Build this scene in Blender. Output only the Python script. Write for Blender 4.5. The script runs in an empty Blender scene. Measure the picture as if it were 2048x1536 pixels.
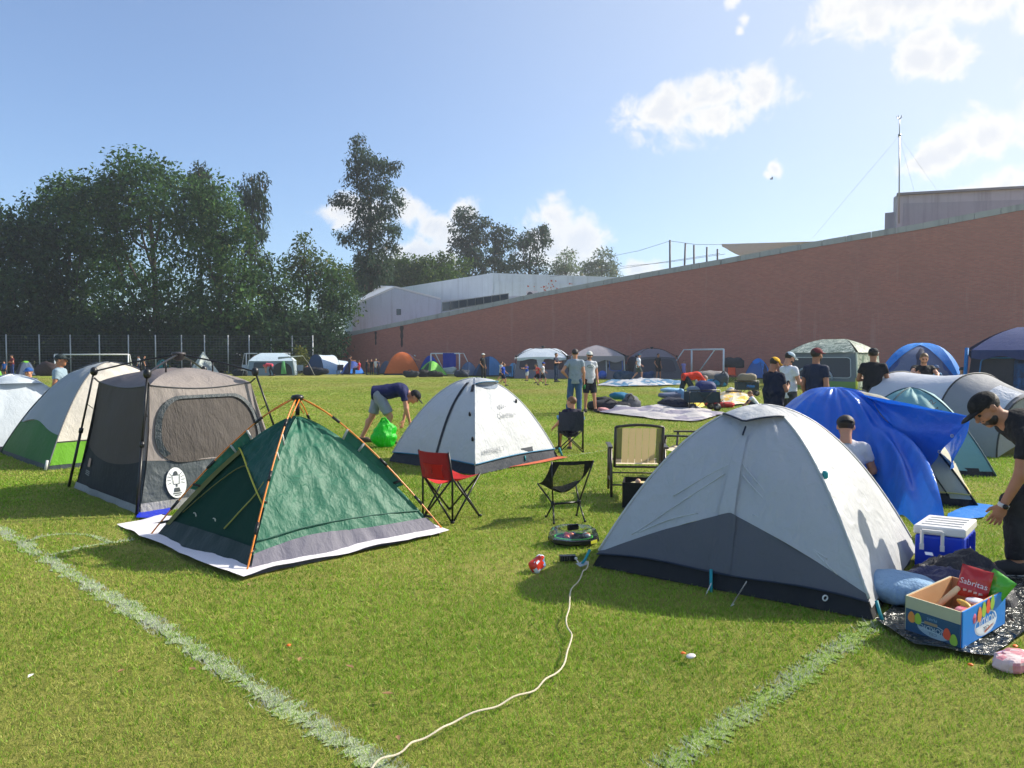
import bpy, math, random
import numpy as np
from mathutils import Vector, Matrix
random.seed(7); rng = np.random.default_rng(7)
R = math.radians
scene = bpy.context.scene
C = scene.collection

# ------------------------------------------------------------------ camera, sky, sun, exposure
CAM_H, FPX, HOR = 1.63, 1450.0, 712.0           # eye height, focal length and horizon row (2048 px wide frame)
PITCH = math.atan((768 - HOR) / FPX)
cam = bpy.data.objects.new('camera', bpy.data.cameras.new('camera')); C.objects.link(cam)
cam.location = (0, 0, CAM_H); cam.rotation_euler = (R(90) - PITCH, 0, 0)
cam.data.sensor_width = 36; cam.data.lens = 36 * FPX / 2048
cam.data.clip_start = 0.05; cam.data.clip_end = 3000
scene.camera = cam

SUN_AZ, SUN_EL = R(67.5), R(34)                  # to the right of the view, a little ahead
world = bpy.data.worlds.new('World'); scene.world = world; world.use_nodes = True
try: world.cycles.sampling_method = 'MANUAL'; world.cycles.sample_map_resolution = 512
except Exception: pass
sun = bpy.data.objects.new('sun', bpy.data.lights.new('sun', 'SUN')); C.objects.link(sun)
sun.data.energy = 4.3; sun.data.angle = R(0.6); sun.data.color = (1.0, 0.93, 0.80)
sd = Vector((math.sin(SUN_AZ) * math.cos(SUN_EL), math.cos(SUN_AZ) * math.cos(SUN_EL), math.sin(SUN_EL)))
sun.rotation_euler = sd.to_track_quat('Z', 'Y').to_euler(); sun.location = (30, 15, 30)
scene.view_settings.view_transform = 'Standard'; scene.view_settings.look = 'None'
scene.view_settings.exposure = 0.8; scene.view_settings.gamma = 1.0
scene.render.film_transparent = False
try:
    scene.cycles.use_denoising = True; scene.cycles.use_adaptive_sampling = True; scene.cycles.adaptive_threshold = .03
    scene.cycles.max_bounces = 5; scene.cycles.diffuse_bounces = 2; scene.cycles.glossy_bounces = 2; scene.cycles.transmission_bounces = 4; scene.cycles.volume_bounces = 0; scene.cycles.transparent_max_bounces = 12
    scene.cycles.caustics_reflective = False; scene.cycles.caustics_refractive = False
except Exception: pass

# ------------------------------------------------------------------ pixel <-> place (to measure the photograph)
_f = np.array([0, math.cos(PITCH), -math.sin(PITCH)]); _u = np.array([0, math.sin(PITCH), math.cos(PITCH)]); _r = np.array([1., 0, 0])
CAMP = np.array([0, 0, CAM_H])
def ray(px, py): return _f + _r * (px - 1024) / FPX - _u * (py - 768) / FPX
def G(px, py, z=0.0):                            # where that sight line meets the height z
    d = ray(px, py); return CAMP + d * ((z - CAM_H) / d[2])
def W(px, py, Y):                                # where it is Y metres ahead
    d = ray(px, py); return CAMP + d * (Y / d[1])
def A3(*p): return np.array(p, float)
def nrm(v): v = np.asarray(v, float); return v / (np.linalg.norm(v) + 1e-12)

# ------------------------------------------------------------------ noise in numpy
def _hash(ix, iy, iz):
    n = (ix.astype(np.int64) * 374761393 + iy.astype(np.int64) * 668265263 + iz.astype(np.int64) * 2147483647) & 0xffffffff
    n = ((n ^ (n >> 13)) * 1274126177) & 0xffffffff
    return ((n ^ (n >> 16)) & 0xffff) / 65535.0
def vnoise(P):
    P = np.asarray(P, float); i = np.floor(P).astype(np.int64); f = P - i; f = f * f * (3 - 2 * f)
    out = 0
    for dx in (0, 1):
        for dy in (0, 1):
            for dz in (0, 1):
                w = (f[..., 0] if dx else 1 - f[..., 0]) * (f[..., 1] if dy else 1 - f[..., 1]) * (f[..., 2] if dz else 1 - f[..., 2])
                out = out + w * _hash(i[..., 0] + dx, i[..., 1] + dy, i[..., 2] + dz)
    return out * 2 - 1
def fbm(P, o=4):
    P = np.asarray(P, float); a, s = 1.0, 0
    for _ in range(o): s = s + a * vnoise(P); P = P * 2.03 + 17.1; a *= 0.5
    return s
def sstep(a, b, x): t = np.clip((x - a) / (b - a), 0, 1); return t * t * (3 - 2 * t)

# ------------------------------------------------------------------ objects
def tag(o, label=None, cat=None, group=None, kind=None):
    if label: o['label'] = label
    if cat: o['category'] = cat
    if group: o['group'] = group
    if kind: o['kind'] = kind
    return o
def thing(name, label, cat, loc=(0, 0, 0), group=None):
    o = bpy.data.objects.new(name, None); C.objects.link(o); o.location = tuple(loc); o.empty_display_size = .1
    return tag(o, label, cat, group)
def wloc(o):
    p = np.zeros(3)
    while o is not None: p = p + np.array(o.location); o = o.parent
    return p
def mk(name, V, F, m, parent=None, smooth=True, label=None, cat=None, group=None, kind=None, loc=None, mi=None, cols=None):
    V = np.asarray(V, float).reshape(-1, 3)
    if parent is not None: o0 = wloc(parent)
    elif loc is not None: o0 = np.asarray(loc, float)
    else: o0 = A3(V[:, 0].mean(), V[:, 1].mean(), V[:, 2].min()) if len(V) else np.zeros(3)
    me = bpy.data.meshes.new(name); L = V - o0
    if isinstance(F, np.ndarray):
        k = F.shape[1]; n = len(F)
        me.vertices.add(len(L)); me.vertices.foreach_set('co', L.astype(np.float32).ravel())
        me.loops.add(n * k); me.loops.foreach_set('vertex_index', F.astype(np.int32).ravel())
        me.polygons.add(n); me.polygons.foreach_set('loop_start', np.arange(0, n * k, k, dtype=np.int32))
        me.update(calc_edges=True)
    else:
        me.from_pydata(L.tolist(), [], [tuple(int(i) for i in f) for f in F]); me.update()
    if smooth and len(me.polygons): me.polygons.foreach_set('use_smooth', np.ones(len(me.polygons), bool))
    for mm in (m if isinstance(m, (list, tuple)) else [m]):
        me.materials.append(mm)
    if mi is not None: me.polygons.foreach_set('material_index', np.asarray(mi, np.int32))
    if cols is not None:
        at = me.color_attributes.new('tint', 'FLOAT_COLOR', 'POINT')
        at.data.foreach_set('color', np.concatenate([cols, np.ones((len(cols), 1))], 1).astype(np.float32).ravel())
    o = bpy.data.objects.new(name, me); C.objects.link(o)
    if parent is not None: o.parent = parent
    else: o.location = tuple(o0)
    return tag(o, label, cat, group, kind)
def struct(name, V, F, m, **k): return mk(name, V, F, m, kind='structure', **k)
def bevel(o, w, seg=2):
    b = o.modifiers.new('bevel', 'BEVEL'); b.width = w; b.segments = seg; b.limit_method = 'ANGLE'; b.angle_limit = R(40); return o
def join(*VF):
    V, F, n = [], [], 0
    for v, f in VF:
        v = np.asarray(v, float).reshape(-1, 3); V.append(v); F += [tuple(int(i) + n for i in q) for q in f]; n += len(v)
    return np.concatenate(V), F

# shapes: every one returns (vertices, faces)
def frame(d, up=(0, 0, 1)):
    d = nrm(d); a = np.asarray(up, float)
    if abs(d @ nrm(a)) > .97: a = A3(1, 0, 0) if abs(d[0]) < .9 else A3(0, 1, 0)
    x = nrm(np.cross(a, d)); return x, np.cross(d, x), d
def box(c, s, ax=None):
    c = np.asarray(c, float); s = np.asarray(s, float) / 2
    M = np.eye(3) if ax is None else np.array(ax)
    V = np.array([[x, y, z] for z in (-1, 1) for y in (-1, 1) for x in (-1, 1)], float) * s
    return c + V @ M, [(0, 2, 3, 1), (4, 5, 7, 6), (0, 1, 5, 4), (2, 6, 7, 3), (0, 4, 6, 2), (1, 3, 7, 5)]
def rotz(a): c, s = math.cos(a), math.sin(a); return np.array([[c, s, 0], [-s, c, 0], [0, 0, 1.]])   # rows are the axes
def tube(P, r, n=6, closed=False, caps=True):
    P = np.asarray(P, float); k = len(P); r = np.broadcast_to(np.asarray(r, float), (k,))
    V, F = [], []; px = None
    for i in range(k):
        if closed: d = P[(i + 1) % k] - P[i - 1]
        else: d = P[min(i + 1, k - 1)] - P[max(i - 1, 0)]
        d = nrm(d)
        if px is None: x, y, _ = frame(d)
        else: x = nrm(px - d * (px @ d)); y = np.cross(d, x)
        px = x
        for j in range(n):
            a = 2 * math.pi * j / n; V.append(P[i] + r[i] * (math.cos(a) * x + math.sin(a) * y))
    for i in range(k if closed else k - 1):
        i2 = (i + 1) % k
        for j in range(n): F.append((i * n + j, i * n + (j + 1) % n, i2 * n + (j + 1) % n, i2 * n + j))
    if caps and not closed: F += [tuple(range(n - 1, -1, -1)), tuple(range((k - 1) * n, k * n))]
    return np.array(V), F
def bar(a, b, w, h=None, up=(0, 0, 1)):
    a = np.asarray(a, float); b = np.asarray(b, float); x, y, d = frame(b - a, up); L = np.linalg.norm(b - a)
    return box((a + b) / 2, (w, h or w, L), (x, y, d))
def lathe(c, prof, n=16, ax=None):
    c = np.asarray(c, float); M = np.eye(3) if ax is None else np.array(ax); V, F = [], []
    for r, z in prof:
        for j in range(n):
            a = 2 * math.pi * j / n; V.append(c + A3(r * math.cos(a), r * math.sin(a), z) @ M)
    k = len(prof)
    for i in range(k - 1):
        for j in range(n): F.append((i * n + j, i * n + (j + 1) % n, (i + 1) * n + (j + 1) % n, (i + 1) * n + j))
    F += [tuple(range(n - 1, -1, -1)), tuple(range((k - 1) * n, k * n))]
    return np.array(V), F
def gridF(nu, nv): return [(j * nu + i, j * nu + i + 1, (j + 1) * nu + i + 1, (j + 1) * nu + i) for j in range(nv - 1) for i in range(nu - 1)]
def prism(poly, z0, z1):                          # poly: list of (x, y)
    n = len(poly); V = [(x, y, z0) for x, y in poly] + [(x, y, z1) for x, y in poly]
    return np.array(V, float), [tuple(range(n - 1, -1, -1)), tuple(range(n, 2 * n))] + [(i, (i + 1) % n, n + (i + 1) % n, n + i) for i in range(n)]
def slab(poly3, t):                               # a flat polygon in space, given thickness t away from its normal
    P = np.asarray(poly3, float); nn = nrm(np.cross(P[1] - P[0], P[2] - P[1])); n = len(P)
    V = np.concatenate([P, P - nn * t]); return V, [tuple(range(n)), tuple(range(2 * n - 1, n - 1, -1))] + [((i + 1) % n, i, n + i, n + (i + 1) % n) for i in range(n)]
def lump(c, rad, ax=None, e=0.7, nz=.06, fs=6., seed=0, nu=20, nv=12, flat=True):   # superellipsoid with crumples
    c = np.asarray(c, float); rad = np.asarray(rad, float); M = np.eye(3) if ax is None else np.array(ax)
    t = np.linspace(0, 2 * math.pi, nu, endpoint=False); p = np.linspace(-math.pi / 2, math.pi / 2, nv)
    T, Pp = np.meshgrid(t, p); s = lambda w: np.sign(w) * np.abs(w) ** e
    D = np.stack([s(np.cos(Pp)) * s(np.cos(T)), s(np.cos(Pp)) * s(np.sin(T)), s(np.sin(Pp))], -1).reshape(-1, 3)
    Vv = D * rad; q = 1 + nz * fbm(Vv * fs + seed * 13.7, 3); Vv = Vv * q[:, None]
    if flat: Vv[:, 2] = np.maximum(Vv[:, 2], -rad[2] * .86)
    F = [(j * nu + i, j * nu + (i + 1) % nu, (j + 1) * nu + (i + 1) % nu, (j + 1) * nu + i) for j in range(nv - 1) for i in range(nu)]
    return c + Vv @ M, F
def spline(P, n=24):                              # Catmull-Rom through the points
    P = np.asarray(P, float); Q = np.concatenate([[2 * P[0] - P[1]], P, [2 * P[-1] - P[-2]]]); out = []
    m = len(P) - 1
    for k in range(n):
        s = k / (n - 1) * m; i = min(int(s), m - 1); t = s - i; a, b, c, d = Q[i:i + 4]
        out.append(.5 * (2 * b + (c - a) * t + (2 * a - 5 * b + 4 * c - d) * t * t + (3 * b - a - 3 * c + d) * t ** 3))
    return np.array(out)
def inpoly(x, y, poly):
    x = np.asarray(x); r = np.zeros(x.shape, bool); n = len(poly); j = n - 1
    for i in range(n):
        xi, yi = poly[i][:2]; xj, yj = poly[j][:2]
        if yi != yj: r ^= ((yi > y) != (yj > y)) & (x < (xj - xi) * (y - yi) / (yj - yi) + xi)
        j = i
    return r
_txt = {}
def text2d(s, size=1.0, res=2):                   # lettering as flat faces in x, y, centred on its middle
    if s not in _txt:
        cu = bpy.data.curves.new('t', 'FONT'); cu.body = s; cu.align_x = 'CENTER'; cu.align_y = 'CENTER'; cu.resolution_u = res
        o = bpy.data.objects.new('t', cu); C.objects.link(o); bpy.context.view_layer.update()
        me = bpy.data.meshes.new_from_object(o.evaluated_get(bpy.context.evaluated_depsgraph_get()))
        V = np.array([v.co[:] for v in me.vertices]).reshape(-1, 3); F = [tuple(p.vertices) for p in me.polygons]
        bpy.data.objects.remove(o); bpy.data.curves.remove(cu); bpy.data.meshes.remove(me); _txt[s] = (V, F)
    V, F = _txt[s]; V = V.copy(); V[:, :2] *= size; return V, F

# ------------------------------------------------------------------ materials
def srgb(r, g, b):
    f = lambda c: (c / 255 / 12.92) if c / 255 <= .04045 else ((c / 255 + .055) / 1.055) ** 2.4
    return (f(r), f(g), f(b))
class NT:
    def __init__(s, nt): s.nt = nt
    def n(s, typ, ins=None, **props):
        nd = s.nt.nodes.new(typ)
        for k, v in props.items(): setattr(nd, k, v)
        for k, v in (ins or {}).items():
            if isinstance(v, bpy.types.NodeSocket): s.nt.links.new(v, nd.inputs[k])
            else: nd.inputs[k].default_value = v
        return nd
    def math(s, op, a, b=0.0, c=None, clamp=False):
        nd = s.nt.nodes.new('ShaderNodeMath'); nd.operation = op; nd.use_clamp = clamp
        for i, v in enumerate((a, b) if c is None else (a, b, c)):
            if isinstance(v, bpy.types.NodeSocket): s.nt.links.new(v, nd.inputs[i])
            else: nd.inputs[i].default_value = v
        return nd.outputs[0]
    def mix(s, f, a, b, blend='MIX'):
        nd = s.nt.nodes.new('ShaderNodeMix'); nd.data_type = 'RGBA'; nd.blend_type = blend
        for k, v in ((0, f), (6, a), (7, b)):
            if isinstance(v, bpy.types.NodeSocket): s.nt.links.new(v, nd.inputs[k])
            else: nd.inputs[k].default_value = (v if k == 0 else (*v[:3], 1))
        return nd.outputs[2]
    def ramp(s, f, stops):
        nd = s.n('ShaderNodeValToRGB', {0: f}); e = nd.color_ramp.elements
        while len(e) < len(stops): e.new(.5)
        for q, (p, c) in zip(e, stops): q.position = p; q.color = (*c[:3], 1) if hasattr(c, '__len__') else (c, c, c, 1)
        return nd.outputs[0]
    def noise(s, vec, scale, detail=4, rough=.5, dist=0.0): return s.n('ShaderNodeTexNoise', {'Vector': vec, 'Scale': scale, 'Detail': detail, 'Roughness': rough, 'Distortion': dist}).outputs[0]
def newmat(name):
    m = bpy.data.materials.new(name); m.use_nodes = True; m.node_tree.nodes.clear(); t = NT(m.node_tree)
    out = t.n('ShaderNodeOutputMaterial'); return m, t, out
def plain(name, col, rough=.5, metal=0., spec=.5, var=.12, vs=6., bump=0., bs=40.):
    m, t, out = newmat(name); co = t.n('ShaderNodeTexCoord').outputs['Object']
    nz = t.noise(co, vs, 5, .6); c = t.mix(nz, tuple(x * (1 - var) for x in col), tuple(min(1, x * (1 + var)) for x in col))
    p = t.n('ShaderNodeBsdfPrincipled', {'Base Color': c, 'Roughness': rough, 'Metallic': metal, 'Specular IOR Level': spec})
    if bump: t.nt.links.new(t.n('ShaderNodeBump', {'Height': t.noise(co, bs, 4), 'Strength': bump, 'Distance': .01}).outputs[0], p.inputs['Normal'])
    t.nt.links.new(p.outputs[0], out.inputs[0]); return m
def fabric(name, col, trans=.2, rough=.62, spec=.25, wr=.35, ws=3.5, stretch=(1, 1, 1), crease=0., cs=5., var=.06, sheen=0.):
    """thin cloth: soft wrinkles (stretched noise), optional sharp creases, some light through it"""
    m, t, out = newmat(name); co = t.n('ShaderNodeTexCoord').outputs['Object']
    mp = t.n('ShaderNodeMapping', {'Vector': co, 'Scale': stretch}).outputs[0]
    big = t.noise(mp, ws, 3, .5, .6); mid = t.noise(t.n('ShaderNodeMapping', {'Vector': co, 'Scale': (1.0, 1.0, .28), 'Rotation': (.35, .25, .2)}).outputs[0], ws * 4.5, 3, .5, 1.2); fine = t.noise(mp, ws * 11, 4, .6, .4)
    h = t.math('ADD', t.math('ADD', big, t.math('MULTIPLY', mid, .34)), t.math('MULTIPLY', fine, .12))
    if crease:
        w = t.n('ShaderNodeTexNoise', {'Vector': co, 'Scale': cs * .8, 'Detail': 2.0}).outputs[1]
        cv = t.n('ShaderNodeVectorMath', {0: co, 1: t.n('ShaderNodeVectorMath', {0: w, 'Scale': .35}, operation='SCALE').outputs[0]}, operation='ADD').outputs[0]
        for k, (sc_, am) in enumerate(((cs, 1.), (cs * 2.3, .5))):
            v = t.n('ShaderNodeTexVoronoi', {'Vector': cv, 'Scale': sc_}, feature='F1').outputs['Distance']
            h = t.math('ADD', h, t.math('MULTIPLY', v, crease * am))
    c = t.mix(t.noise(co, 1.7, 4), tuple(x * (1 - var) for x in col), tuple(min(1, x * (1 + var)) for x in col))
    bn = t.n('ShaderNodeBump', {'Height': h, 'Strength': min(1., wr * 1.1), 'Distance': .055}).outputs[0]
    p = t.n('ShaderNodeBsdfPrincipled', {'Base Color': c, 'Roughness': rough, 'Specular IOR Level': spec, 'Normal': bn})
    if sheen: p.inputs['Sheen Weight'].default_value = sheen
    if trans:
        tr = t.n('ShaderNodeBsdfTranslucent', {'Color': c, 'Normal': bn})
        mx = t.n('ShaderNodeMixShader', {0: trans, 1: p.outputs[0], 2: tr.outputs[0]}); t.nt.links.new(mx.outputs[0], out.inputs[0])
    else: t.nt.links.new(p.outputs[0], out.inputs[0])
    return m
def meshcloth(name, col, open_=.4):                # see-through netting
    m, t, out = newmat(name); p = t.n('ShaderNodeBsdfPrincipled', {'Base Color': (*col, 1), 'Roughness': .7, 'Specular IOR Level': .2})
    mx = t.n('ShaderNodeMixShader', {0: open_, 1: p.outputs[0], 2: t.n('ShaderNodeBsdfTransparent').outputs[0]}); t.nt.links.new(mx.outputs[0], out.inputs[0]); return m
def tinted(name, trans=.3, rough=.6, spec=.2):     # colour comes from the mesh's own tint
    m, t, out = newmat(name); c = t.n('ShaderNodeAttribute', attribute_name='tint').outputs['Color']
    p = t.n('ShaderNodeBsdfPrincipled', {'Base Color': c, 'Roughness': rough, 'Specular IOR Level': spec}); tr = t.n('ShaderNodeBsdfTranslucent', {'Color': c})
    mx = t.n('ShaderNodeMixShader', {0: trans, 1: p.outputs[0], 2: tr.outputs[0]}); t.nt.links.new(mx.outputs[0], out.inputs[0]); return m
MC = {}
def pm(col, rough=.55, metal=0., spec=.4, **k):    # plain material from an 8-bit colour, cached
    key = ('p', tuple(col), rough, metal, spec, tuple(sorted(k.items())))
    if key not in MC: MC[key] = plain('paint_%d_%d_%d' % tuple(col), srgb(*col), rough, metal, spec, **k)
    return MC[key]
def fm(col, **k):
    key = ('f', tuple(col), tuple(sorted(k.items())))
    if key not in MC: MC[key] = fabric('fabric_%d_%d_%d' % tuple(col), srgb(*col), **k)
    return MC[key]
# ------------------------------------------------------------------ sky with clouds
def build_sky():
    t = NT(world.node_tree); world.node_tree.nodes.clear(); out = t.n('ShaderNodeOutputWorld')
    sky = t.n('ShaderNodeTexSky', sky_type='NISHITA', sun_disc=False, sun_elevation=SUN_EL, sun_rotation=SUN_AZ, altitude=200, air_density=1.0, dust_density=1.0, ozone_density=3.0)
    co = t.n('ShaderNodeTexCoord').outputs['Generated']; sp = t.n('ShaderNodeSeparateXYZ', {0: co}).outputs
    az = t.math('ARCTAN2', sp[0], sp[1]); el = t.math('ARCSINE', sp[2])
    big = t.math('SUBTRACT', t.noise(co, 11, 4, .6, .6), .5); fine = t.math('SUBTRACT', t.noise(co, 20, 7, .62, .5), .5)
    M = None
    cl = [(1330, 220, 95, 55, 0), (1420, 240, 120, 48, 8), (1430, 190, 100, 38, 10), (1520, 185, 78, 48, 12), (1790, 5, 220, 70, 4), (1960, -10, 190, 75, 0), (2080, 20, 90, 70, 0),
          (1840, 120, 75, 42, 0), (1905, 105, 85, 52, 5), (1860, 75, 80, 30, 10), (1900, 300, 95, 45, 22), (1985, 265, 110, 65, 22), (2090, 230, 120, 90, 0), (1860, 320, 70, 22, 15), (2010, 370, 110, 45, 10), (1930, 390, 70, 22, 10),
          (1548, 338, 26, 20, 25), (1535, 348, 18, 14, 0), (1490, 40, 24, 20, 60), (1480, 60, 16, 16, 0), (1468, 4, 30, 24, 30), 
          (830, 425, 62, 40, -25), (880, 455, 80, 40, -20), (925, 425, 40, 36, 30), (690, 425, 60, 40, 0), (740, 440, 60, 40, 0), (830, 515, 100, 50, -12), (880, 520, 70, 40, -12), (1105, 435, 60, 50, -30), (1165, 480, 60, 62, -30), (1090, 500, 80, 75, 0), (1150, 530, 80, 50, 0), (1280, 538, 50, 22, 5)]
    vec = t.n('ShaderNodeCombineXYZ', {0: az, 1: el, 2: 0.}).outputs[0]
    for px, py, rx, ry, ro in cl:
        d = ray(px, py); d = d / np.linalg.norm(d); a, e = math.atan2(d[0], d[1]), math.asin(d[2]); k = math.cos(a) ** 2
        mp = t.n('ShaderNodeMapping', {'Vector': vec, 'Location': (a, e, 0), 'Rotation': (0, 0, R(ro)), 'Scale': (1.6 * rx / FPX * k, 1.6 * ry / FPX * math.sqrt(k), 1)}, vector_type='TEXTURE').outputs[0]
        q = t.n('ShaderNodeTexGradient', {0: mp}, gradient_type='SPHERICAL').outputs[1]
        if rx < 31: q = t.math('MULTIPLY', q, .84)      # the little ones stay thin and bright
        M = q if M is None else t.math('SMOOTH_MAX', M, q, .1)
    M = t.math('MULTIPLY_ADD', M, 1.6, -.6)
    # the same kind of scattered cumulus goes on all round, beyond the part of the sky the photograph shows
    pl = t.n('ShaderNodeVectorMath', {0: co, 1: t.n('ShaderNodeCombineXYZ', {0: t.math('ADD', t.math('ABSOLUTE', sp[2]), .12), 1: t.math('ADD', t.math('ABSOLUTE', sp[2]), .12), 2: 1.0}).outputs[0]}, operation='DIVIDE').outputs[0]
    far = t.math('MULTIPLY_ADD', t.noise(pl, 1.1, 3, .5), 6.0, -3.75)
    away = t.math('MAXIMUM', t.n('ShaderNodeMapRange', {0: t.math('ABSOLUTE', az), 1: .68, 2: .85}).outputs[0], t.n('ShaderNodeMapRange', {0: el, 1: .52, 2: .68}).outputs[0])
    M = t.math('MAXIMUM', M, t.math('MULTIPLY_ADD', away, 3.0, t.math('SUBTRACT', far, 3.0)))
    f = t.math('ADD', M, t.math('MULTIPLY_ADD', big, 1.7, t.math('MULTIPLY', fine, 2.0)))
    mask = t.n('ShaderNodeMapRange', {0: f, 1: .0, 2: .62}, interpolation_type='SMOOTHSTEP').outputs[0]
    core = t.n('ShaderNodeMapRange', {0: t.math('ADD', f, t.math('MULTIPLY', big, .6)), 1: .35, 2: 1.1}, interpolation_type='SMOOTHSTEP').outputs[0]
    low = t.n('ShaderNodeMapRange', {0: el, 1: .08, 2: .24}).outputs[0]
    ccol = t.mix(core, (1.0, .985, .96), (.80, .83, .89))
    fade = t.math('MULTIPLY_ADD', low, .28, .70)       # the low far clouds are seen through more air
    mask = t.math('MULTIPLY', mask, t.math('MULTIPLY', fade, t.n('ShaderNodeMapRange', {0: el, 1: -.01, 2: .06}).outputs[0]))
    # thin summer haze: the blue pales towards the horizon and towards the sun
    sdv = t.n('ShaderNodeVectorMath', {0: co, 1: tuple(sd)}, operation='DOT_PRODUCT').outputs['Value']
    b1 = t.n('ShaderNodeBackground', {'Color': t.mix(1.0, sky.outputs[0], (.90, 1.0, 1.12), 'MULTIPLY'), 'Strength': .104})
    veil = t.math('MULTIPLY', t.math('POWER', t.math('MAXIMUM', sdv, 0.0), 2.4), 1.0)
    b2 = t.n('ShaderNodeBackground', {'Color': (.86, .92, 1.0, 1), 'Strength': .54})
    b3 = t.n('ShaderNodeBackground', {'Color': ccol, 'Strength': .60})
    m1 = t.n('ShaderNodeMixShader', {0: t.math('ADD', veil, .10), 1: b1.outputs[0], 2: b2.outputs[0]})
    m2 = t.n('ShaderNodeMixShader', {0: mask, 1: m1.outputs[0], 2: b3.outputs[0]})
    t.nt.links.new(m2.outputs[0], out.inputs[0])
build_sky()

# ------------------------------------------------------------------ the field
def field_cols(x, y):                              # the turf's own colour: fresh, yellowed and worn patches
    P = np.stack([x, y, 0 * x], -1)
    dry = .38 + .52 * fbm(P * .7 + 3, 3) + .24 * fbm(P * 2.3 + 9, 3)
    a = G(0, 1060); b = G(740, 1512); dline = ((x - a[0]) * (b[1] - a[1]) - (y - a[1]) * (b[0] - a[0])) / np.hypot(b[0] - a[0], b[1] - a[1])
    dry = dry + .30 * sstep(0, .8, dline) * sstep(9, 4, y)   # beyond the touchline the grass is yellower
    dry = dry + .8 * np.exp(-((dline - .22) / .07) ** 2) * (fbm(P * 1.7 + 5, 2) > -.25)   # trodden edge along the line
    return np.clip(dry, 0, 1)
def ground_mat():
    m, t, out = newmat('turf'); co = t.n('ShaderNodeTexCoord').outputs['Object']
    n1 = t.noise(co, .55, 4, .55); n2 = t.noise(co, .09, 4, .6); n3 = t.noise(co, 9, 5, .7); n4 = t.noise(co, 120, 3, .7)
    mp = t.n('ShaderNodeMapping', {'Vector': co, 'Scale': (.03, .16, 1), 'Rotation': (0, 0, R(-12))}).outputs[0]; n5 = t.noise(mp, 1.6, 3, .55)
    c = t.mix(t.ramp(n1, [(.38, 0.), (.62, 1.)]), srgb(112, 136, 44), srgb(140, 152, 66))
    c = t.mix(t.math('MULTIPLY', t.ramp(n5, [(.34, 0.), (.58, 1.)]), .9), c, srgb(172, 158, 96))
    c = t.mix(t.math('MULTIPLY', t.ramp(n2, [(.5, 0.), (.7, 1.)]), .5), c, srgb(160, 150, 84))
    c = t.mix(t.math('MULTIPLY', t.ramp(n3, [(.42, 0.), (.66, 1.)]), .5), c, srgb(70, 98, 22))
    c = t.mix(.42, c, t.ramp(n4, [(.28, srgb(40, 56, 12)), (.72, srgb(170, 182, 78))]))
    bn = t.n('ShaderNodeBump', {'Height': t.math('ADD', n4, t.math('MULTIPLY', n3, .6)), 'Strength': .8, 'Distance': .02}).outputs[0]
    p = t.n('ShaderNodeBsdfPrincipled', {'Base Color': c, 'Roughness': .9, 'Specular IOR Level': .1, 'Normal': bn}); t.nt.links.new(p.outputs[0], out.inputs[0]); return m
xs = np.concatenate([[-900, -300, -120], np.linspace(-60, 60, 41), [120, 300, 900]]); ys = np.concatenate([[-300, -60, -10], np.linspace(0, 90, 46), [140, 300, 1200]])
X, Y = np.meshgrid(xs, ys); Z = .012 * vnoise(np.stack([X, Y, 0 * X], -1) * .21) * (np.abs(X) < 60) * (Y > 16)
struct('ground', np.stack([X, Y, Z - .012], -1).reshape(-1, 3), np.array(gridF(len(xs), len(ys))), ground_mat(), loc=(0, 0, 0))

# field markings: worn white lines
LINES = []                                        # (polyline of ground points, width, strength)
LINES.append(([G(-260, 900), G(0, 1060), G(200, 1180), G(430, 1322), G(600, 1430), G(745, 1515), G(860, 1580)], .135, 1.0))
LINES.append(([G(100, 1108), G(180, 1090), G(262, 1078)], .075, 1.))
LINES.append(([G(52, 1082), G(90, 1070), G(140, 1066), G(185, 1070), G(225, 1084)], .065, 1.))
LINES.append(([G(1760, 1235), G(1650, 1310), G(1540, 1390), G(1450, 1450), G(1330, 1530)], .15, .62))
LINES.append(([G(1130, 912), G(1180, 905), G(1240, 896), G(1330, 888)], .07, .7))
LINES.append(([G(1172, 888), G(1225, 895)], .07, .6))
LINES.append(([G(430, 985), G(250, 1003), G(60, 1020)], .07, .0))
def line_mat(s_):
    m, t, out = newmat('chalk_line'); co = t.n('ShaderNodeTexCoord').outputs['Object']
    n = t.noise(co, 150, 4, .7); c = t.mix(t.ramp(n, [(.66 - .22 * s_, 0.), (.80 - .22 * s_, 1.)]), srgb(112, 136, 44), srgb(180, 190, 156))
    p = t.n('ShaderNodeBsdfPrincipled', {'Base Color': c, 'Roughness': .9}); t.nt.links.new(p.outputs[0], out.inputs[0]); return m
for pts, w, s in LINES:
    if s < .5: continue
    P = spline(pts, 240); V = []; w = w * .72
    for i, p in enumerate(P):
        d = nrm(P[min(i + 1, 239)] - P[max(i - 1, 0)]); sdn = A3(-d[1], d[0], 0)
        j = .7 * w * vnoise(np.array([[i * .9, len(V) * .01, 3.3], [i * .9, 7.7, 1.1]]))
        V += [p + sdn * (w / 2 + j[0]), p - sdn * (w / 2 + j[1])]
    V = np.array(V); V[:, 2] = -.007
    struct('field_line', V, [(2 * i, 2 * i + 2, 2 * i + 3, 2 * i + 1) for i in range(239)], line_mat(s))

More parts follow.
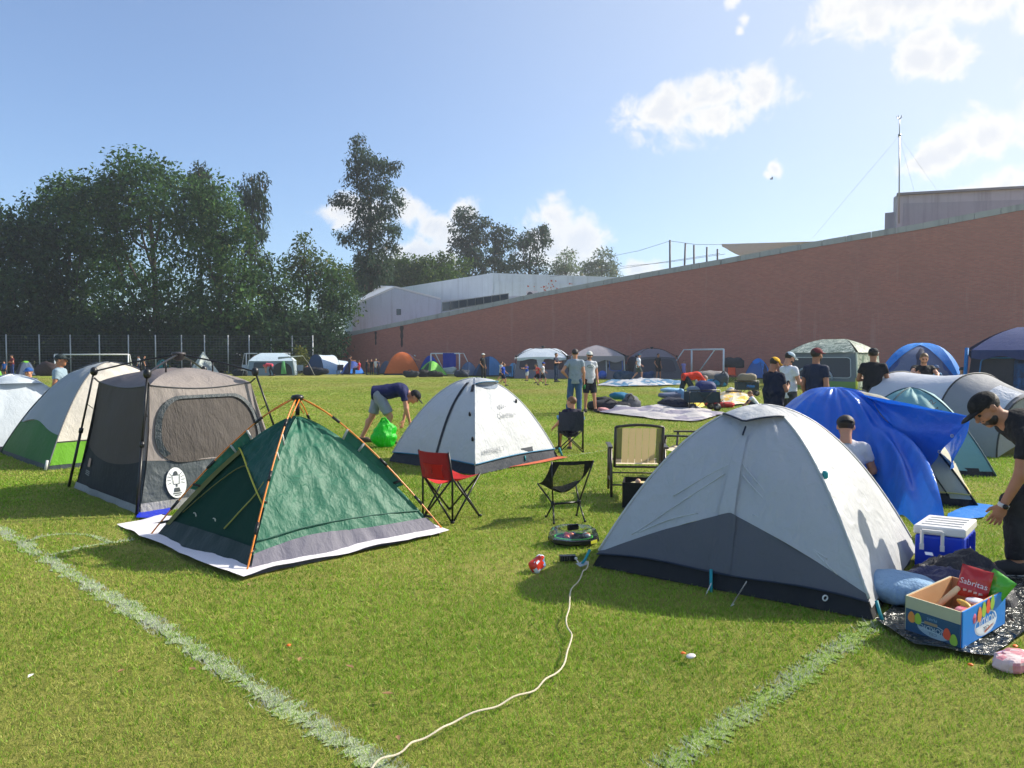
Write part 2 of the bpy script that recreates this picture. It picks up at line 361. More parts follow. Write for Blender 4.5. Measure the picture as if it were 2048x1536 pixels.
NOGRASS = []                                      # footprints that press the grass flat (filled in below, grass is grown last)
def grow_grass():
    LN = []
    for pts, w, s in LINES:
        if s > 0: LN.append((spline(pts, 80)[:, :2], w, s))
    def batch(n, y0, y1):
        v = rng.random(n); y = (y0 ** .4 + v * (y1 ** .4 - y0 ** .4)) ** 2.5; x = (rng.random(n) - .5) * (1.52 * y + 1.6)
        keep = np.ones(n, bool)
        for poly in NOGRASS: keep &= ~inpoly(x, y, poly)
        x, y = x[keep], y[keep]; n = len(x)
        dry = field_cols(x, y)
        P3 = np.stack([x, y, 0 * x], -1)
        wornp = sstep(.25, .6, fbm(P3 * .9 + 40, 3)); thin = rng.random(n) < (.45 * wornp + .12 * dry); x, y, dry = x[~thin], y[~thin], dry[~thin]; n = len(x)
        P3b = np.stack([x, y, 0 * x], -1); hh = .021 * (y / 4) ** .12 * (.45 + .75 * rng.random(n)) * (1.1 - .35 * dry); a = rng.random(n) * 2 * math.pi; ln = (.3 + 1.3 * rng.random(n) ** 1.1)
        wx = .0056 * (y / 4) ** .9 * (.7 + .6 * rng.random(n)); b = rng.random(n) * 2 * math.pi
        bx, by = np.cos(b) * wx / 2, np.sin(b) * wx / 2; tx, ty = np.cos(a) * ln * hh, np.sin(a) * ln * hh
        z0 = -.008
        V = np.empty((n, 3, 3)); V[:, 0] = np.stack([x - bx, y - by, np.full(n, z0)], -1); V[:, 1] = np.stack([x + bx, y + by, np.full(n, z0)], -1)
        V[:, 2] = np.stack([x + tx, y + ty, hh * (.98 - .3 * ln / 1.45)], -1)
        g = np.array(srgb(106, 152, 30)); g2 = np.array(srgb(160, 198, 62)); yl = np.array(srgb(222, 208, 126)); br = np.array(srgb(120, 100, 52))
        r1 = rng.random(n)[:, None]; pt = .5 + .5 * np.clip(fbm(P3b * 1.1 + 21, 3), -1, 1)[:, None]; r1 = np.clip(.65 * r1 + .5 * pt - .08, 0, 1); col = (g * (1 - r1) + g2 * r1) * (.72 + .46 * rng.random((n, 1)))
        isd = (rng.random(n) < .10 + .55 * dry)[:, None]; r2 = rng.random(n)[:, None]; col = np.where(isd, col * .45 + .55 * (yl * r2 + (1 - r2) * (.5 * yl + .5 * br)), col)
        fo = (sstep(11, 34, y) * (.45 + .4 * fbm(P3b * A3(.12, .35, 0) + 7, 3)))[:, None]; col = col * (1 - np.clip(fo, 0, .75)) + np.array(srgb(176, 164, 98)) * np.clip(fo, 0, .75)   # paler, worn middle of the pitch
        w = np.zeros(n)
        for P, lw, s in LN:
            dm = np.full(n, 9.)
            near = (x > P[:, 0].min() - .3) & (x < P[:, 0].max() + .3) & (y > P[:, 1].min() - .3) & (y < P[:, 1].max() + .3); xi, yi = x[near], y[near]; dd = np.full(len(xi), 9.)
            for i in range(len(P) - 1):
                ax, ay = P[i]; ex, ey = P[i + 1] - P[i]; q = np.clip(((xi - ax) * ex + (yi - ay) * ey) / (ex * ex + ey * ey + 1e-9), 0, 1)
                dd = np.minimum(dd, np.hypot(xi - ax - q * ex, yi - ay - q * ey))
            dm[near] = dd
            edge = lw / 2 * (1 + .35 * vnoise(np.stack([x * 9, y * 9, 0 * x], -1)))
            w = np.maximum(w, np.where(rng.random(n) < s * sstep(edge * 1.25, edge * .6, dm) * (.7 + .5 * vnoise(np.stack([x * 5, y * 5, 5 + 0 * x], -1))) * .92, 1., 0.))
        wh = np.array(srgb(208, 212, 196)) * (.75 + .25 * rng.random((n, 1))); col = np.where(w[:, None] > 0, wh, col)
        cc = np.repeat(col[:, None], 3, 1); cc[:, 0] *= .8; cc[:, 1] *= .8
        return V.reshape(-1, 3), cc.reshape(-1, 3), n
    VV, CC, FF, o = [], [], [], 0
    for a in ((500000, 2.2, 55.), (500000, 2.2, 55.)):
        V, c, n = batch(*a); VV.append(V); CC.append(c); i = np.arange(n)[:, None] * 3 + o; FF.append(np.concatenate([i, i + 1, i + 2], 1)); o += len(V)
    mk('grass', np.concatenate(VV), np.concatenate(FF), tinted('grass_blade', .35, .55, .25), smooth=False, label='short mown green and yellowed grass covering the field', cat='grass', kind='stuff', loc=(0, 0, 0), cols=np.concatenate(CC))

# ------------------------------------------------------------------ brick boundary wall, rising to the right
def brick_mat():
    m, t, out = newmat('brick'); co = t.n('ShaderNodeTexCoord').outputs['Object']
    d = nrm(A3(67.4, -37, 0)); rz = math.atan2(d[1], d[0])
    mp = t.n('ShaderNodeMapping', {'Vector': co, 'Rotation': (0, 0, -rz)}).outputs[0]; s = t.n('ShaderNodeSeparateXYZ', {0: mp}).outputs
    uv = t.n('ShaderNodeCombineXYZ', {0: s[0], 1: s[2], 2: 0.}).outputs[0]
    b = t.n('ShaderNodeTexBrick', {'Vector': uv, 'Color1': (*srgb(180, 108, 94), 1), 'Color2': (*srgb(196, 121, 105), 1), 'Mortar': (*srgb(160, 126, 116), 1), 'Scale': 1.0, 'Mortar Size': .013, 'Mortar Smooth': .1, 'Bias': -.1, 'Brick Width': .27, 'Row Height': .088})
    n = t.noise(uv, .35, 5, .6); n2 = t.noise(t.n('ShaderNodeMapping', {'Vector': uv, 'Scale': (1.2, .12, 1)}).outputs[0], 1.0, 4, .6); n3 = t.noise(t.n('ShaderNodeMapping', {'Vector': uv, 'Scale': (1.6, 9, 1)}).outputs[0], 1.0, 3, .7)
    c = t.mix(t.math('MULTIPLY', t.ramp(n, [(.4, 0.), (.7, 1.)]), .30), b.outputs[0], srgb(150, 106, 98))
    c = t.mix(t.math('MULTIPLY', t.ramp(n3, [(.58, 0.), (.72, 1.)]), .25), c, srgb(122, 90, 86))
    c = t.mix(t.math('MULTIPLY', t.ramp(n2, [(.6, 0.), (.75, 1.)]), .25), c, srgb(200, 166, 154))
    bn = t.n('ShaderNodeBump', {'Height': t.math('ADD', t.math('MULTIPLY', b.outputs[1], -1.0), t.math('MULTIPLY', n3, .6)), 'Strength': .3, 'Distance': .02}).outputs[0]
    p = t.n('ShaderNodeBsdfPrincipled', {'Base Color': c, 'Roughness': .85, 'Specular IOR Level': .15, 'Normal': bn}); t.nt.links.new(p.outputs[0], out.inputs[0]); return m
def concrete(name, col, streak=.35):
    m, t, out = newmat(name); co = t.n('ShaderNodeTexCoord').outputs['Object']
    n = t.noise(co, .8, 6, .65); st = t.noise(t.n('ShaderNodeMapping', {'Vector': co, 'Scale': (2.2, 2.2, .12)}).outputs[0], 1.0, 4, .6)
    c = t.mix(n, tuple(x * .86 for x in srgb(*col)), tuple(min(1, x * 1.1) for x in srgb(*col)))
    c = t.mix(t.math('MULTIPLY', t.ramp(st, [(.52, 0.), (.72, 1.)]), streak), c, tuple(x * .38 for x in srgb(*col)))
    bn = t.n('ShaderNodeBump', {'Height': n, 'Strength': .25, 'Distance': .02}).outputs[0]
    p = t.n('ShaderNodeBsdfPrincipled', {'Base Color': c, 'Roughness': .8, 'Specular IOR Level': .2, 'Normal': bn}); t.nt.links.new(p.outputs[0], out.inputs[0]); return m
WA, WB = A3(-19.6, 76, 0), A3(47.8, 39, 0)         # foot of the wall, far left end to beyond the right of the frame
wd_ = nrm(WB - WA); wn = A3(wd_[1], -wd_[0], 0);  wn = wn if wn[1] < 0 else -wn
BRICK, CONC = brick_mat(), concrete('coping_concrete', (172, 170, 168), .45)
def wall_at(px):                                   # foot of the wall on that column
    s = (px - 1024) / FPX; t_ = (s * WA[1] - WA[0]) / ((WB - WA)[0] - s * (WB - WA)[1]); return WA + (WB - WA) * t_
prof = [(650, 688), (700, 672), (760, 660), (900, 632), (1080, 594), (1240, 564), (1440, 529), (1640, 492), (1840, 458), (2048, 418)]
pts = []
for px, py in prof:
    p = wall_at(px); pts.append((p, W(px, py, p[1])[2]))
pe = pts[-1]; sl = (pts[-1][1] - pts[-3][1]) / np.linalg.norm(pts[-1][0] - pts[-3][0])
pts.append((WB, pe[1] + sl * np.linalg.norm(WB - pe[0])))
wall = thing('brick_wall', 'long red brick boundary wall rising to the right behind the tents', 'wall', WA)
V, F = [], []
for p, z in pts: V += [p + A3(0, 0, -.1), p + A3(0, 0, z), p - wn * .4 + A3(0, 0, -.1), p - wn * .4 + A3(0, 0, z)]
for i in range(len(pts) - 1):
    a, b = 4 * i, 4 * i + 4; F += [(a, b, b + 1, a + 1), (a + 2, a + 3, b + 3, b + 2), (a + 1, b + 1, b + 3, a + 3)]
F += [(0, 1, 3, 2), (len(V) - 4, len(V) - 2, len(V) - 1, len(V) - 3)]
mk('wall_face', V, F, BRICK, wall, smooth=False)
for i in range(len(pts) - 1):                      # coping cast in lengths, with open joints
    (p, z), (q, w) = pts[i], pts[i + 1]; L = np.linalg.norm(q - p); n = max(1, int(round(L / 1.5)))
    for k in range(n):
        a = p + (q - p) * ((k + .012) / n); b = p + (q - p) * ((k + .988) / n); za = z + (w - z) * (k + .012) / n; zb = z + (w - z) * (k + .988) / n
        h0, h1 = .004, .40 + .02 * random.random(); o_ = .05 + .015 * random.random()
        Vv = [a + wn * o_ + A3(0, 0, za + h0), b + wn * o_ + A3(0, 0, zb + h0), b - wn * .46 + A3(0, 0, zb + h0), a - wn * .46 + A3(0, 0, za + h0)]
        Vv = np.array(Vv + [v + A3(0, 0, h1) for v in Vv]); mk('coping_block', Vv, [(0, 3, 2, 1), (4, 5, 6, 7), (0, 1, 5, 4), (1, 2, 6, 5), (2, 3, 7, 6), (3, 0, 4, 7)], CONC, wall, smooth=False)
# damp stains below the drain gaps near the low end
ST = plain('damp_stain', srgb(74, 58, 56), .9, var=.3, vs=3)
for px, y0, y1, w in ((752, 663, 690, .28), (804, 652, 694, .42)):
    p = wall_at(px); zt, zb = W(px, y0, p[1])[2], W(px, y1, p[1])[2]; Vv = []
    for k in range(9):
        f = k / 8; ww = w * (1 - .5 * f) * (1 + .3 * math.sin(k * 2.1)); z = zt + (zb - zt) * f; c = p + wn * .004
        Vv += [c - wd_ * ww / 2 + A3(0, 0, z), c + wd_ * ww / 2 + A3(0, 0, z)]
    mk('damp_stain', Vv, [(2 * k, 2 * k + 1, 2 * k + 3, 2 * k + 2) for k in range(8)], ST, wall)
# low brick wall going on to the left of it
a, b = A3(*WA) + A3(-.05, .1, 0), W(600, 745, 77.5); b[2] = 0; z = W(630, 700, 77)[2]
lw = thing('low_brick_wall', 'low stub of brick wall at the left end of the long wall', 'wall', b)
mk('wall_face', *slab([b, a, a + A3(0, 0, z), b + A3(0, 0, z)], -.3), BRICK, lw, smooth=False)

# ------------------------------------------------------------------ white building beyond the wall
WHI, WHI2 = concrete('white_render', (206, 212, 222), .25), concrete('white_brick_shaded', (190, 198, 214), .35)  # WHI2: bluish shade of the hall front put into the white
GLS = plain('dark_glass', srgb(58, 70, 84), .12, 0, .6); ALU = plain('aluminium', srgb(150, 152, 155), .4, .7)
bd = thing('white_building', 'low white building with a gable and a strip window beyond the brick wall', 'building', (-12, 80, 0))
D0 = 80.
P = lambda px, py, Y: W(px, py, Y)
g0, g1, g2 = P(705, 613, D0), P(790, 576, D0), P(882, 600, D0)
base = lambda v: A3(v[0], v[1], 0)
back = A3(-4.6, 16, 0)
V = np.array([base(g0), base(g2), g2, g1, g0]); V = np.concatenate([V, V + back]); V[8] += A3(0, 0, 0); V[7] += A3(0, 0, 1.3); V[8] += A3(0, 0, 1.6); n = 5
mk('gable_wall', V, [(0, 1, 2, 3, 4), (9, 8, 7, 6, 5), (0, 4, 9, 5), (1, 6, 7, 2)], WHI2, bd, smooth=False)
rl = [g1, g2, V[7], V[8]]; mk('roof', *slab([v + A3(0, 0, .22) for v in rl], .18), concrete('roof_sheet', (224, 226, 230), .1), bd, smooth=False)
rl = [g0, g1, V[8], V[9]]; mk('roof', *slab([v + A3(0, 0, .20) for v in rl], .18), concrete('roof_sheet_b', (224, 226, 230), .1), bd, smooth=False)
# lower wing with the strip window, running to the right
l0, l1 = P(884, 600, D0), P(1200, 583, 66.); V = np.array([base(l0), base(l1), l1, l0]) 
mk('wing_wall', *slab(V, .4), WHI, bd, smooth=False)
dw = nrm(base(l1) - base(l0)); nw = A3(dw[1], -dw[0], 0)
def on(px, py, off=0.0):                           # a point of the wing wall's face
    d = ray(px, py); t_ = ((l0 - CAMP) @ nw) / (d @ nw); return CAMP + d * t_ + nw * off
for k in range(8):
    a, b = 886 + k * 16.5, 886 + (k + 1) * 16.5 - 2; q = [on(a, 621 - (a - 886) * .17, .03), on(b, 621 - (b - 886) * .17, .03), on(b, 606 - (b - 886) * .14, .03), on(a, 606 - (a - 886) * .14, .03)]
    fr = mk('window', *slab([on(a - 1.6, 623 - (a - 886) * .17, .016), on(b + 1.6, 623 - (b - 886) * .17, .016), on(b + 1.6, 604.5 - (b - 886) * .14, .016), on(a - 1.6, 604.5 - (a - 886) * .14, .016)], .012), ALU, bd, smooth=False); mk('pane', *slab(q, .01), GLS, fr, smooth=False)
q = [P(793, 630, D0 - .03), P(802, 630, D0 - .03), P(802, 618, D0 - .03), P(793, 618, D0 - .03)]; mk('window', *slab(q, .02), GLS, bd, smooth=False)
# tall hall block behind
c0, cl_, cr = P(985, 546, 86.), P(795, 577, 105.), P(1262, 554, 91.)
zt = c0[2]; V = [base(cl_), base(c0), base(c0) + A3(0, 0, zt), base(cl_) + A3(0, 0, zt)]; mk('hall_wall', *slab(V, .5), WHI, bd, smooth=False)
V = [base(c0) + A3(.0, .01, 0), base(cr), base(cr) + A3(0, 0, zt), base(c0) + A3(0, .01, zt)]; mk('hall_wall', *slab(V, .5), WHI2, bd, smooth=False)
for a, b in ((985, 1100), (1104, 1185)):          # raised panels of the hall front
    f = lambda px, z: (lambda p: A3(p[0], p[1], z))(base(c0) + (base(cr) - base(c0)) * ((px - 985) / 277.) + A3(-.02, -.07, 0))
    mk('wall_panel', *slab([f(a + 4, 4), f(b - 3, 4), f(b - 3, zt - 1.0), f(a + 4, zt - .9)], .05), WHI2, bd, smooth=False)
PEEL = plain('bare_brick_patch', srgb(176, 96, 84), .9)
for k in range(26):                                # flaked paint showing the brick
    px = random.gauss(1085, 12) if k < 20 else random.gauss(1150, 10); py = random.gauss(575, 5); p = base(c0) + (base(cr) - base(c0)) * ((px - 985) / 277.) + A3(-.02, -.082, 0); z = W(px, py, p[1])[2]; w, h = .06 + .2 * random.random(), .05 + .1 * random.random()
    dd = nrm(base(cr) - base(c0)); mk('flaked_patch', [p + A3(0, 0, z - h), p + dd * w + A3(0, 0, z - h * .6), p + dd * w * .8 + A3(0, 0, z + h * .7), p - dd * w * .2 + A3(0, 0, z + h)], [(0, 1, 2, 3)], PEEL, bd, smooth=False)
ac = thing('air_conditioner', 'small white outdoor air conditioner unit on the white roof edge', 'air conditioner', W(1064, 598, 70.))
V0 = W(1064, 590, 70.); mk('casing', *box(V0, (1.1, .5, .75)), pm((212, 214, 216)), ac, smooth=False); mk('fan_grille', *lathe(V0 + A3(-.2, -.26, 0), [(.0, 0), (.28, 0), (.28, .03), (.0, .03)], 16, (A3(1, 0, 0), A3(0, 0, 1), A3(0, 1, 0))), pm((90, 92, 96)), ac)
mk('bracket', *box(V0 + A3(0, 0, -1.1), (1.0, .4, 1.4)), pm((150, 150, 150)), ac, smooth=False)
# grey concrete block above the wall at the right
gb = thing('concrete_building', 'grey concrete building rising above the brick wall at the right', 'building', (27, 52, 0))
GC = concrete('grey_render', (168, 168, 176), .5); GC2 = concrete('grey_render_panel', (150, 152, 162), .3)
a, b = W(1794, 390, 57.), W(2300, 362, 53.); V = [base(a), base(b), b, a]; mk('main_wall', *slab(V, 1.), GC, gb, smooth=False)
kk = 1.17; mk('side_wall', *slab([base(a) + A3(.3, .5, 0), a + A3(.3, .5, 0), A3(a[0] * kk + .4, a[1] * kk, a[2]), A3(a[0] * kk + .4, a[1] * kk, 0)], .3), GC, gb, smooth=False)
off = A3(0, -.05, 0); f = lambda px, py: W(px, py, 57. - (px - 1794) / 506 * 4) + off
mk('wall_panel', *slab([f(1806, 470), f(2280, 440), f(2280, 392), f(1806, 407)], .04), GC2, gb, smooth=False)
a = W(1770, 426, 58.); b = W(1796, 423, 57.6); mk('stair_block', *slab([base(a), base(b), b, a], .6), GC2, gb, smooth=False)
mk('roof_edge', *bar(W(1794, 388.5, 56.9), W(2300, 360.5, 52.9), .25, .18), pm((120, 120, 126)), gb, smooth=False)
# mast with guy wires
STEEL = plain('galvanised', srgb(140, 142, 146), .4, .5)
ms = thing('lightning_mast', 'tall thin steel mast with guy wires above the concrete building', 'mast', W(1798, 445, 54.))
mk('pole', *tube([W(1798, 447, 54.), W(1799, 270, 54.)], .05, 8), STEEL, ms); mk('upper_pole', *tube([W(1799, 270, 54.), W(1799, 238, 54.)], .03, 6), STEEL, ms)
mk('collar', *tube([W(1799, 268, 54.), W(1799, 273, 54.)], .10, 8), STEEL, ms)
V = [tube([W(1799, 239, 54.), W(1799, 236, 54.) + A3(.16 * math.cos(k), .16 * math.sin(k), .05), W(1799, 233, 54.) + A3(.2 * math.cos(k), .2 * math.sin(k), .06)], .02, 4) for k in np.arange(5) * 1.2566]
mk('finial', *join(*V), STEEL, ms)
for px, py, d in ((1625, 476, 56.), (1878, 386, 57.5), (1830, 389, 58.)): mk('guy_wire', *tube([W(1798, 272, 54.), W(px, py, d)], .006, 4), STEEL, ms)
# net poles, shade sail and cables behind the wall
for px, y0, y1, lean in ((1340, 480, 545, 0), (1367, 487, 540, 4), (1388, 490, 536, 0), (1413, 494, 530, 1), (1435, 498, 526, 0)):
    mk('net_pole', *tube([W(px, y1 + 40, 63.), W(px + lean, y0, 63.)], .085, 8), pm((96, 98, 104)), label={1340: 'tallest dark net pole standing behind the wall', 1367: 'leaning net pole, second from the left behind the wall', 1388: 'third net pole from the left behind the wall', 1413: 'fourth net pole from the left behind the wall', 1435: 'shortest net pole, nearest the shade sail'}[px], cat='pole', group='net poles behind the wall')
V = []; nu, nv = 16, 6
for j in range(nv):
    for i in range(nu):
        u, v = i / (nu - 1), j / (nv - 1); top = (1 - u) * W(1443, 488, 62.) + u * W(1660, 482, 57.); bot = (1 - u) * W(1446, 490, 62.) + u * W(1640, 500, 60.) + A3(0, 0, -1.1 * math.sin(math.pi * min(1, u * 1.3)) ** .7)
        V.append(top * (1 - v) + bot * v + A3(0, 0, -.18 * math.sin(math.pi * v)))
mk('shade_sail', V, gridF(nu, nv), fm((150, 152, 154), trans=.12), label='pale shade sail stretched above the brick wall', cat='shade sail')
for k, (a, b) in enumerate((((1225, 512, 75), (1340, 482, 63)), ((1100, 553, 80), (1440, 507, 62)), ((1240, 533, 80), (1450, 508, 62)), ((1341, 482, 63), (1445, 489, 62)))):
    mk('cable', *tube([W(*a), (W(*a) + W(*b)) / 2 - A3(0, 0, .15), W(*b)], .018, 4), pm((90, 96, 104)), label=('thin cable from the treetops to the tallest net pole', 'long low cable running behind the net poles', 'short cable crossing behind the net poles', 'cable between the tallest net pole and the shade sail')[k], cat='cable')
bird = thing('bird', 'small dark bird flying below the little round cloud', 'bird', W(1543, 358, 90.))
p = W(1543, 358, 90.); mk('body', *lump(p, (.22, .07, .07), e=1, nz=0, flat=False, nu=8, nv=6), pm((40, 40, 44)), bird)
for s in (-1, 1): mk('wing', [p, p + A3(.12, 0, 0), p + A3(.02, s * .45, .2), p + A3(-.1, s * .28, .14)], [(0, 1, 2, 3)], pm((40, 40, 44)), bird)

# ------------------------------------------------------------------ trees
LEAF = tinted('leaf', .34, .75, .12); BARK = plain('bark', srgb(70, 60, 50), .9, var=.35, vs=3, bump=.6, bs=12)
def leaf_cloud(bl, per, size, cols, droop=.4, spread=.5, clump=14, shell=.45, seed=0, asp=.5):
    """bl: list of (centre, (rx, ry, rz)); leaves hang in clumps on the uneven shells of those lobes"""
    r_ = np.random.default_rng(seed); VV, CC = [], []; c1, c2, c3 = [np.array(srgb(*c)) for c in cols]
    for bi, (c, rad) in enumerate(bl):
        rad = np.asarray(rad, float); area = (rad[0] * rad[2] + rad[0] * rad[1] + rad[1] * rad[2]) / 3; k = max(6, int(per * area))
        d = r_.normal(size=(k, 3)); d /= np.linalg.norm(d, axis=1)[:, None]
        bump = 1 + .42 * fbm(d * 2.6 + bi * 7.3 + seed, 3); rr = (1 - shell * r_.random(k) ** 1.6) * bump
        cc = np.asarray(c) + d * rad * rr[:, None]
        n = k * clump; ci = np.repeat(np.arange(k), clump); P = cc[ci] + np.clip(r_.normal(size=(n, 3)), -1.5, 1.5) * spread * np.array([1, 1, .75])
        P[:, 2] -= spread * .5 * r_.random(n)
        ax = r_.normal(size=(n, 3)) + d[ci] * .7; ax[:, 2] -= droop * 2; ax /= np.linalg.norm(ax, axis=1)[:, None]
        sx = np.cross(ax, r_.normal(size=(n, 3))); sx /= np.linalg.norm(sx, axis=1)[:, None] + 1e-9
        L = size * (.45 + 1.1 * r_.random(n) ** 1.5)[:, None]; w = L * asp
        V = np.stack([P, P + ax * L * .45 + sx * w * .5, P + ax * L, P + ax * L * .45 - sx * w * .5], 1)
        tcl = r_.random(k)[ci][:, None]; tl = r_.random(n)[:, None]; col = (c1 * (1 - tcl) + c2 * tcl) * r_.uniform(.72, 1.22); col = col * (.86 + .28 * tl); col = np.where(r_.random((n, 1)) < .03, c3 * (.7 + .5 * tl), col)
        VV.append(V.reshape(-1, 3)); CC.append(np.repeat(col, 4, 0))
    V = np.concatenate(VV); return V, np.arange(len(V)).reshape(-1, 4), np.concatenate(CC)
GREENS = ((42, 72, 44), (84, 116, 60), (118, 132, 70)); DARKG = ((32, 56, 40), (58, 84, 52), (84, 100, 58)); OLIVE = ((66, 88, 52), (100, 120, 68), (136, 120, 84)); GREY = ((98, 112, 92), (128, 140, 112), (150, 136, 108)); BLUEG = ((40, 58, 46), (66, 86, 62), (120, 104, 84))
def tree(name, label, trunk_px, Y, blobs, per=9., size=.42, cols=GREENS, droop=.4, spread=.62, clump=30, seed=1, tr=.3, limbs=True, group=None, deep=.9, shell=.45, asp=.5, top=None, base_y=0.):
    bp = W(trunk_px, 745, Y); bp[2] = base_y
    t = thing(name, label, 'tree' if 'shrub' not in name and 'bush' not in name else 'shrub', bp, group)
    rnd = random.Random(seed); bl = []
    for b in blobs:
        px, py, r = b[:3]; q = b[3] if len(b) > 3 else .9; s = r / FPX * Y
        c = W(px, py, Y + rnd.uniform(-.6, .6) * s); bl.append((c, (s, s * deep, s * q)))
    V, F, cc = leaf_cloud(bl, per * 1.25, size * .92, cols, droop, spread, clump, shell, seed, asp)
    keep = V.reshape(-1, 4, 3)[:, :, 2].min(1) > .05
    V = V.reshape(-1, 4, 3)[keep].reshape(-1, 3); cc = cc.reshape(-1, 4, 3)[keep].reshape(-1, 3); F = np.arange(len(V)).reshape(-1, 4)
    mk('crown', V, F, LEAF, t, smooth=False, cols=cc)
    cen = np.mean([b[0] for b in bl], 0); tp = cen if top is None else W(top[0], top[1], Y)
    mid = (bp * .55 + tp * .45) + A3(rnd.uniform(-.3, .3), 0, 0); TR = spline([bp, mid, tp], 10); mk('trunk', *tube(TR, np.linspace(tr, tr * .35, 10), 8), BARK, t)
    if limbs:
        for c, rad in sorted(bl, key=lambda b: -b[1][0])[:7]:
            s0 = TR[rnd.randint(3, 7)]; e = c + A3(0, 0, rad[2] * .2); mk('limb', *tube(spline([s0, (s0 + e) / 2 + A3(0, 0, -.12 * np.linalg.norm(e - s0)), e], 7), np.linspace(tr * .42, .04, 7), 6), BARK, t)
    return t
gt = 'big trees behind the fence'
tree('broadleaf_tree', 'dark spreading tree at the far left edge behind the fence', 20, 70, [(0, 450, 60, .6), (50, 470, 55, .6), (-60, 470, 70), (20, 520, 75), (80, 540, 60), (-50, 560, 80), (30, 590, 70), (90, 600, 55), (-40, 640, 70), (40, 655, 60), (110, 640, 50)], cols=DARKG, seed=3, group=gt)
tree('broadleaf_tree', 'rounded green tree just left of the tallest broad crown', 130, 74, [(95, 400, 42), (140, 385, 45), (185, 395, 48), (110, 440, 55), (170, 450, 60), (80, 480, 45), (140, 510, 65), (190, 530, 55), (120, 580, 55), (165, 610, 50), (150, 660, 50)], cols=GREENS, seed=4, group=gt)
tree('broadleaf_tree', 'tallest broad leafy tree with sky gaps and a dark trunk', 312, 71, [(262, 330, 36), (240, 360, 45), (300, 355, 45), (335, 350, 28), (210, 400, 48), (270, 410, 52), (330, 400, 48), (200, 455, 50), (250, 465, 48), (345, 450, 42), (235, 520, 45), (345, 515, 38), (250, 590, 48), (300, 560, 34), (345, 590, 52), (240, 640, 34), (380, 620, 45), (375, 660, 30), (290, 620, 34)], cols=GREENS, seed=5, tr=.45, group=gt, top=(300, 420), per=8.5)
tree('broadleaf_tree', 'full green tree hanging low at the right end of the big group', 440, 70, [(400, 385, 40), (430, 395, 42), (395, 440, 45), (445, 450, 50), (470, 500, 42), (410, 510, 52), (465, 560, 50), (420, 580, 50), (490, 610, 38), (440, 630, 48), (490, 650, 36), (400, 640, 36), (500, 560, 26)], cols=GREENS, seed=6, tr=.4, group=gt)
tree('conifer_tree', 'dark conifer tip showing above the big broadleaf crowns', 405, 84, [(408, 340, 18, 1.3), (400, 370, 24, 1.2), (412, 400, 26, 1.2), (385, 375, 12), (405, 450, 30, 1.5)], cols=BLUEG, droop=.9, seed=7, per=11, spread=.4, limbs=False)
tree('casuarina_tree', 'ragged drooping conifer beside the big broadleaf trees', 500, 82, [(520, 358, 12, 1.2), (490, 370, 16, 1.3), (505, 390, 22, 1.1), (525, 395, 12, 1.6), (490, 420, 20, 1.2), (515, 430, 18, 1.3), (500, 460, 22, 1.1), (520, 465, 10), (480, 400, 12), (500, 520, 26, 1.6)], cols=BLUEG, droop=1.2, seed=8, per=10, spread=.4, asp=.3, size=.55)
tree('creeper_tree', 'small tree with a reddish creeper clad top left of the tall tree', 610, 76, [(608, 490, 15, 1.3), (600, 512, 20), (622, 520, 18), (590, 548, 28), (635, 548, 24), (660, 532, 22), (675, 550, 20)], cols=OLIVE, seed=9, per=11)
tree('broadleaf_tree', 'leafy green tree between the big group and the brick wall', 580, 73, [(545, 560, 36), (560, 600, 46), (530, 640, 40), (590, 640, 45), (570, 680, 36), (540, 530, 22)], cols=GREENS, seed=10, group='trees by the corner of the wall')
tree('broadleaf_tree', 'feathery green tree overhanging the low end of the brick wall', 665, 75, [(640, 590, 40), (668, 585, 32), (650, 640, 40), (672, 630, 28), (620, 670, 34), (655, 672, 20), (665, 560, 28), (690, 575, 20), (690, 618, 24), (688, 596, 24)], cols=GREENS, seed=11, group='trees by the corner of the wall', asp=.4)
tree('tall_tree', 'tallest ragged narrow tree with a creeper covered trunk', 735, 90, [(712, 280, 9, 1.6), (722, 305, 16, 1.3), (735, 330, 24), (705, 320, 14), (755, 325, 16), (775, 340, 15), (795, 330, 9), (740, 370, 32), (700, 350, 14), (775, 380, 24), (690, 395, 16), (672, 400, 12, .7), (740, 420, 34), (780, 420, 18), (795, 400, 10), (735, 460, 30), (775, 460, 22), (690, 470, 18, .8), (735, 505, 26, 1.3), (775, 495, 20), (735, 550, 28, 1.3), (760, 535, 26)], cols=BLUEG, droop=.9, seed=12, tr=.5, per=14, spread=.42, asp=.4)
for k, (px, lab) in enumerate(((745, 'low hedge tree at the foot of the tall tree'), (790, 'rounded hedge tree just right of the tall tree'), (835, 'rounded hedge tree in the middle above the white building'), (890, 'rounded hedge tree right of the white building gable'))):
    tree('hedge_tree', lab, px, 112, [(px - 22, 548, 26), (px + 18, 540, 28), (px, 530, 22), (px, 565, 32), (px + 20, 575, 28), (px - 30, 575, 28)], cols=((52, 76, 30), (84, 108, 44), (120, 130, 60)), seed=20 + k, group='hedge trees above the white building', size=.5)
tree('eucalyptus_tree', 'tall loose eucalyptus left of the trio above the white hall', 935, 120, [(928, 428, 18), (950, 440, 20), (968, 440, 10), (915, 455, 14), (935, 465, 24), (908, 480, 10), (958, 470, 20), (925, 500, 24), (955, 510, 26), (945, 540, 30)], cols=BLUEG, seed=31, per=8, size=.5, spread=.45, group='eucalyptus trees above the hall')
tree('eucalyptus_tree', 'middle eucalyptus of the trio above the white hall', 1000, 122, [(988, 455, 12), (1008, 465, 16), (985, 480, 16), (1005, 490, 20), (990, 515, 22), (1010, 525, 18), (1000, 545, 22)], cols=BLUEG, seed=32, per=8, size=.5, spread=.45, group='eucalyptus trees above the hall')
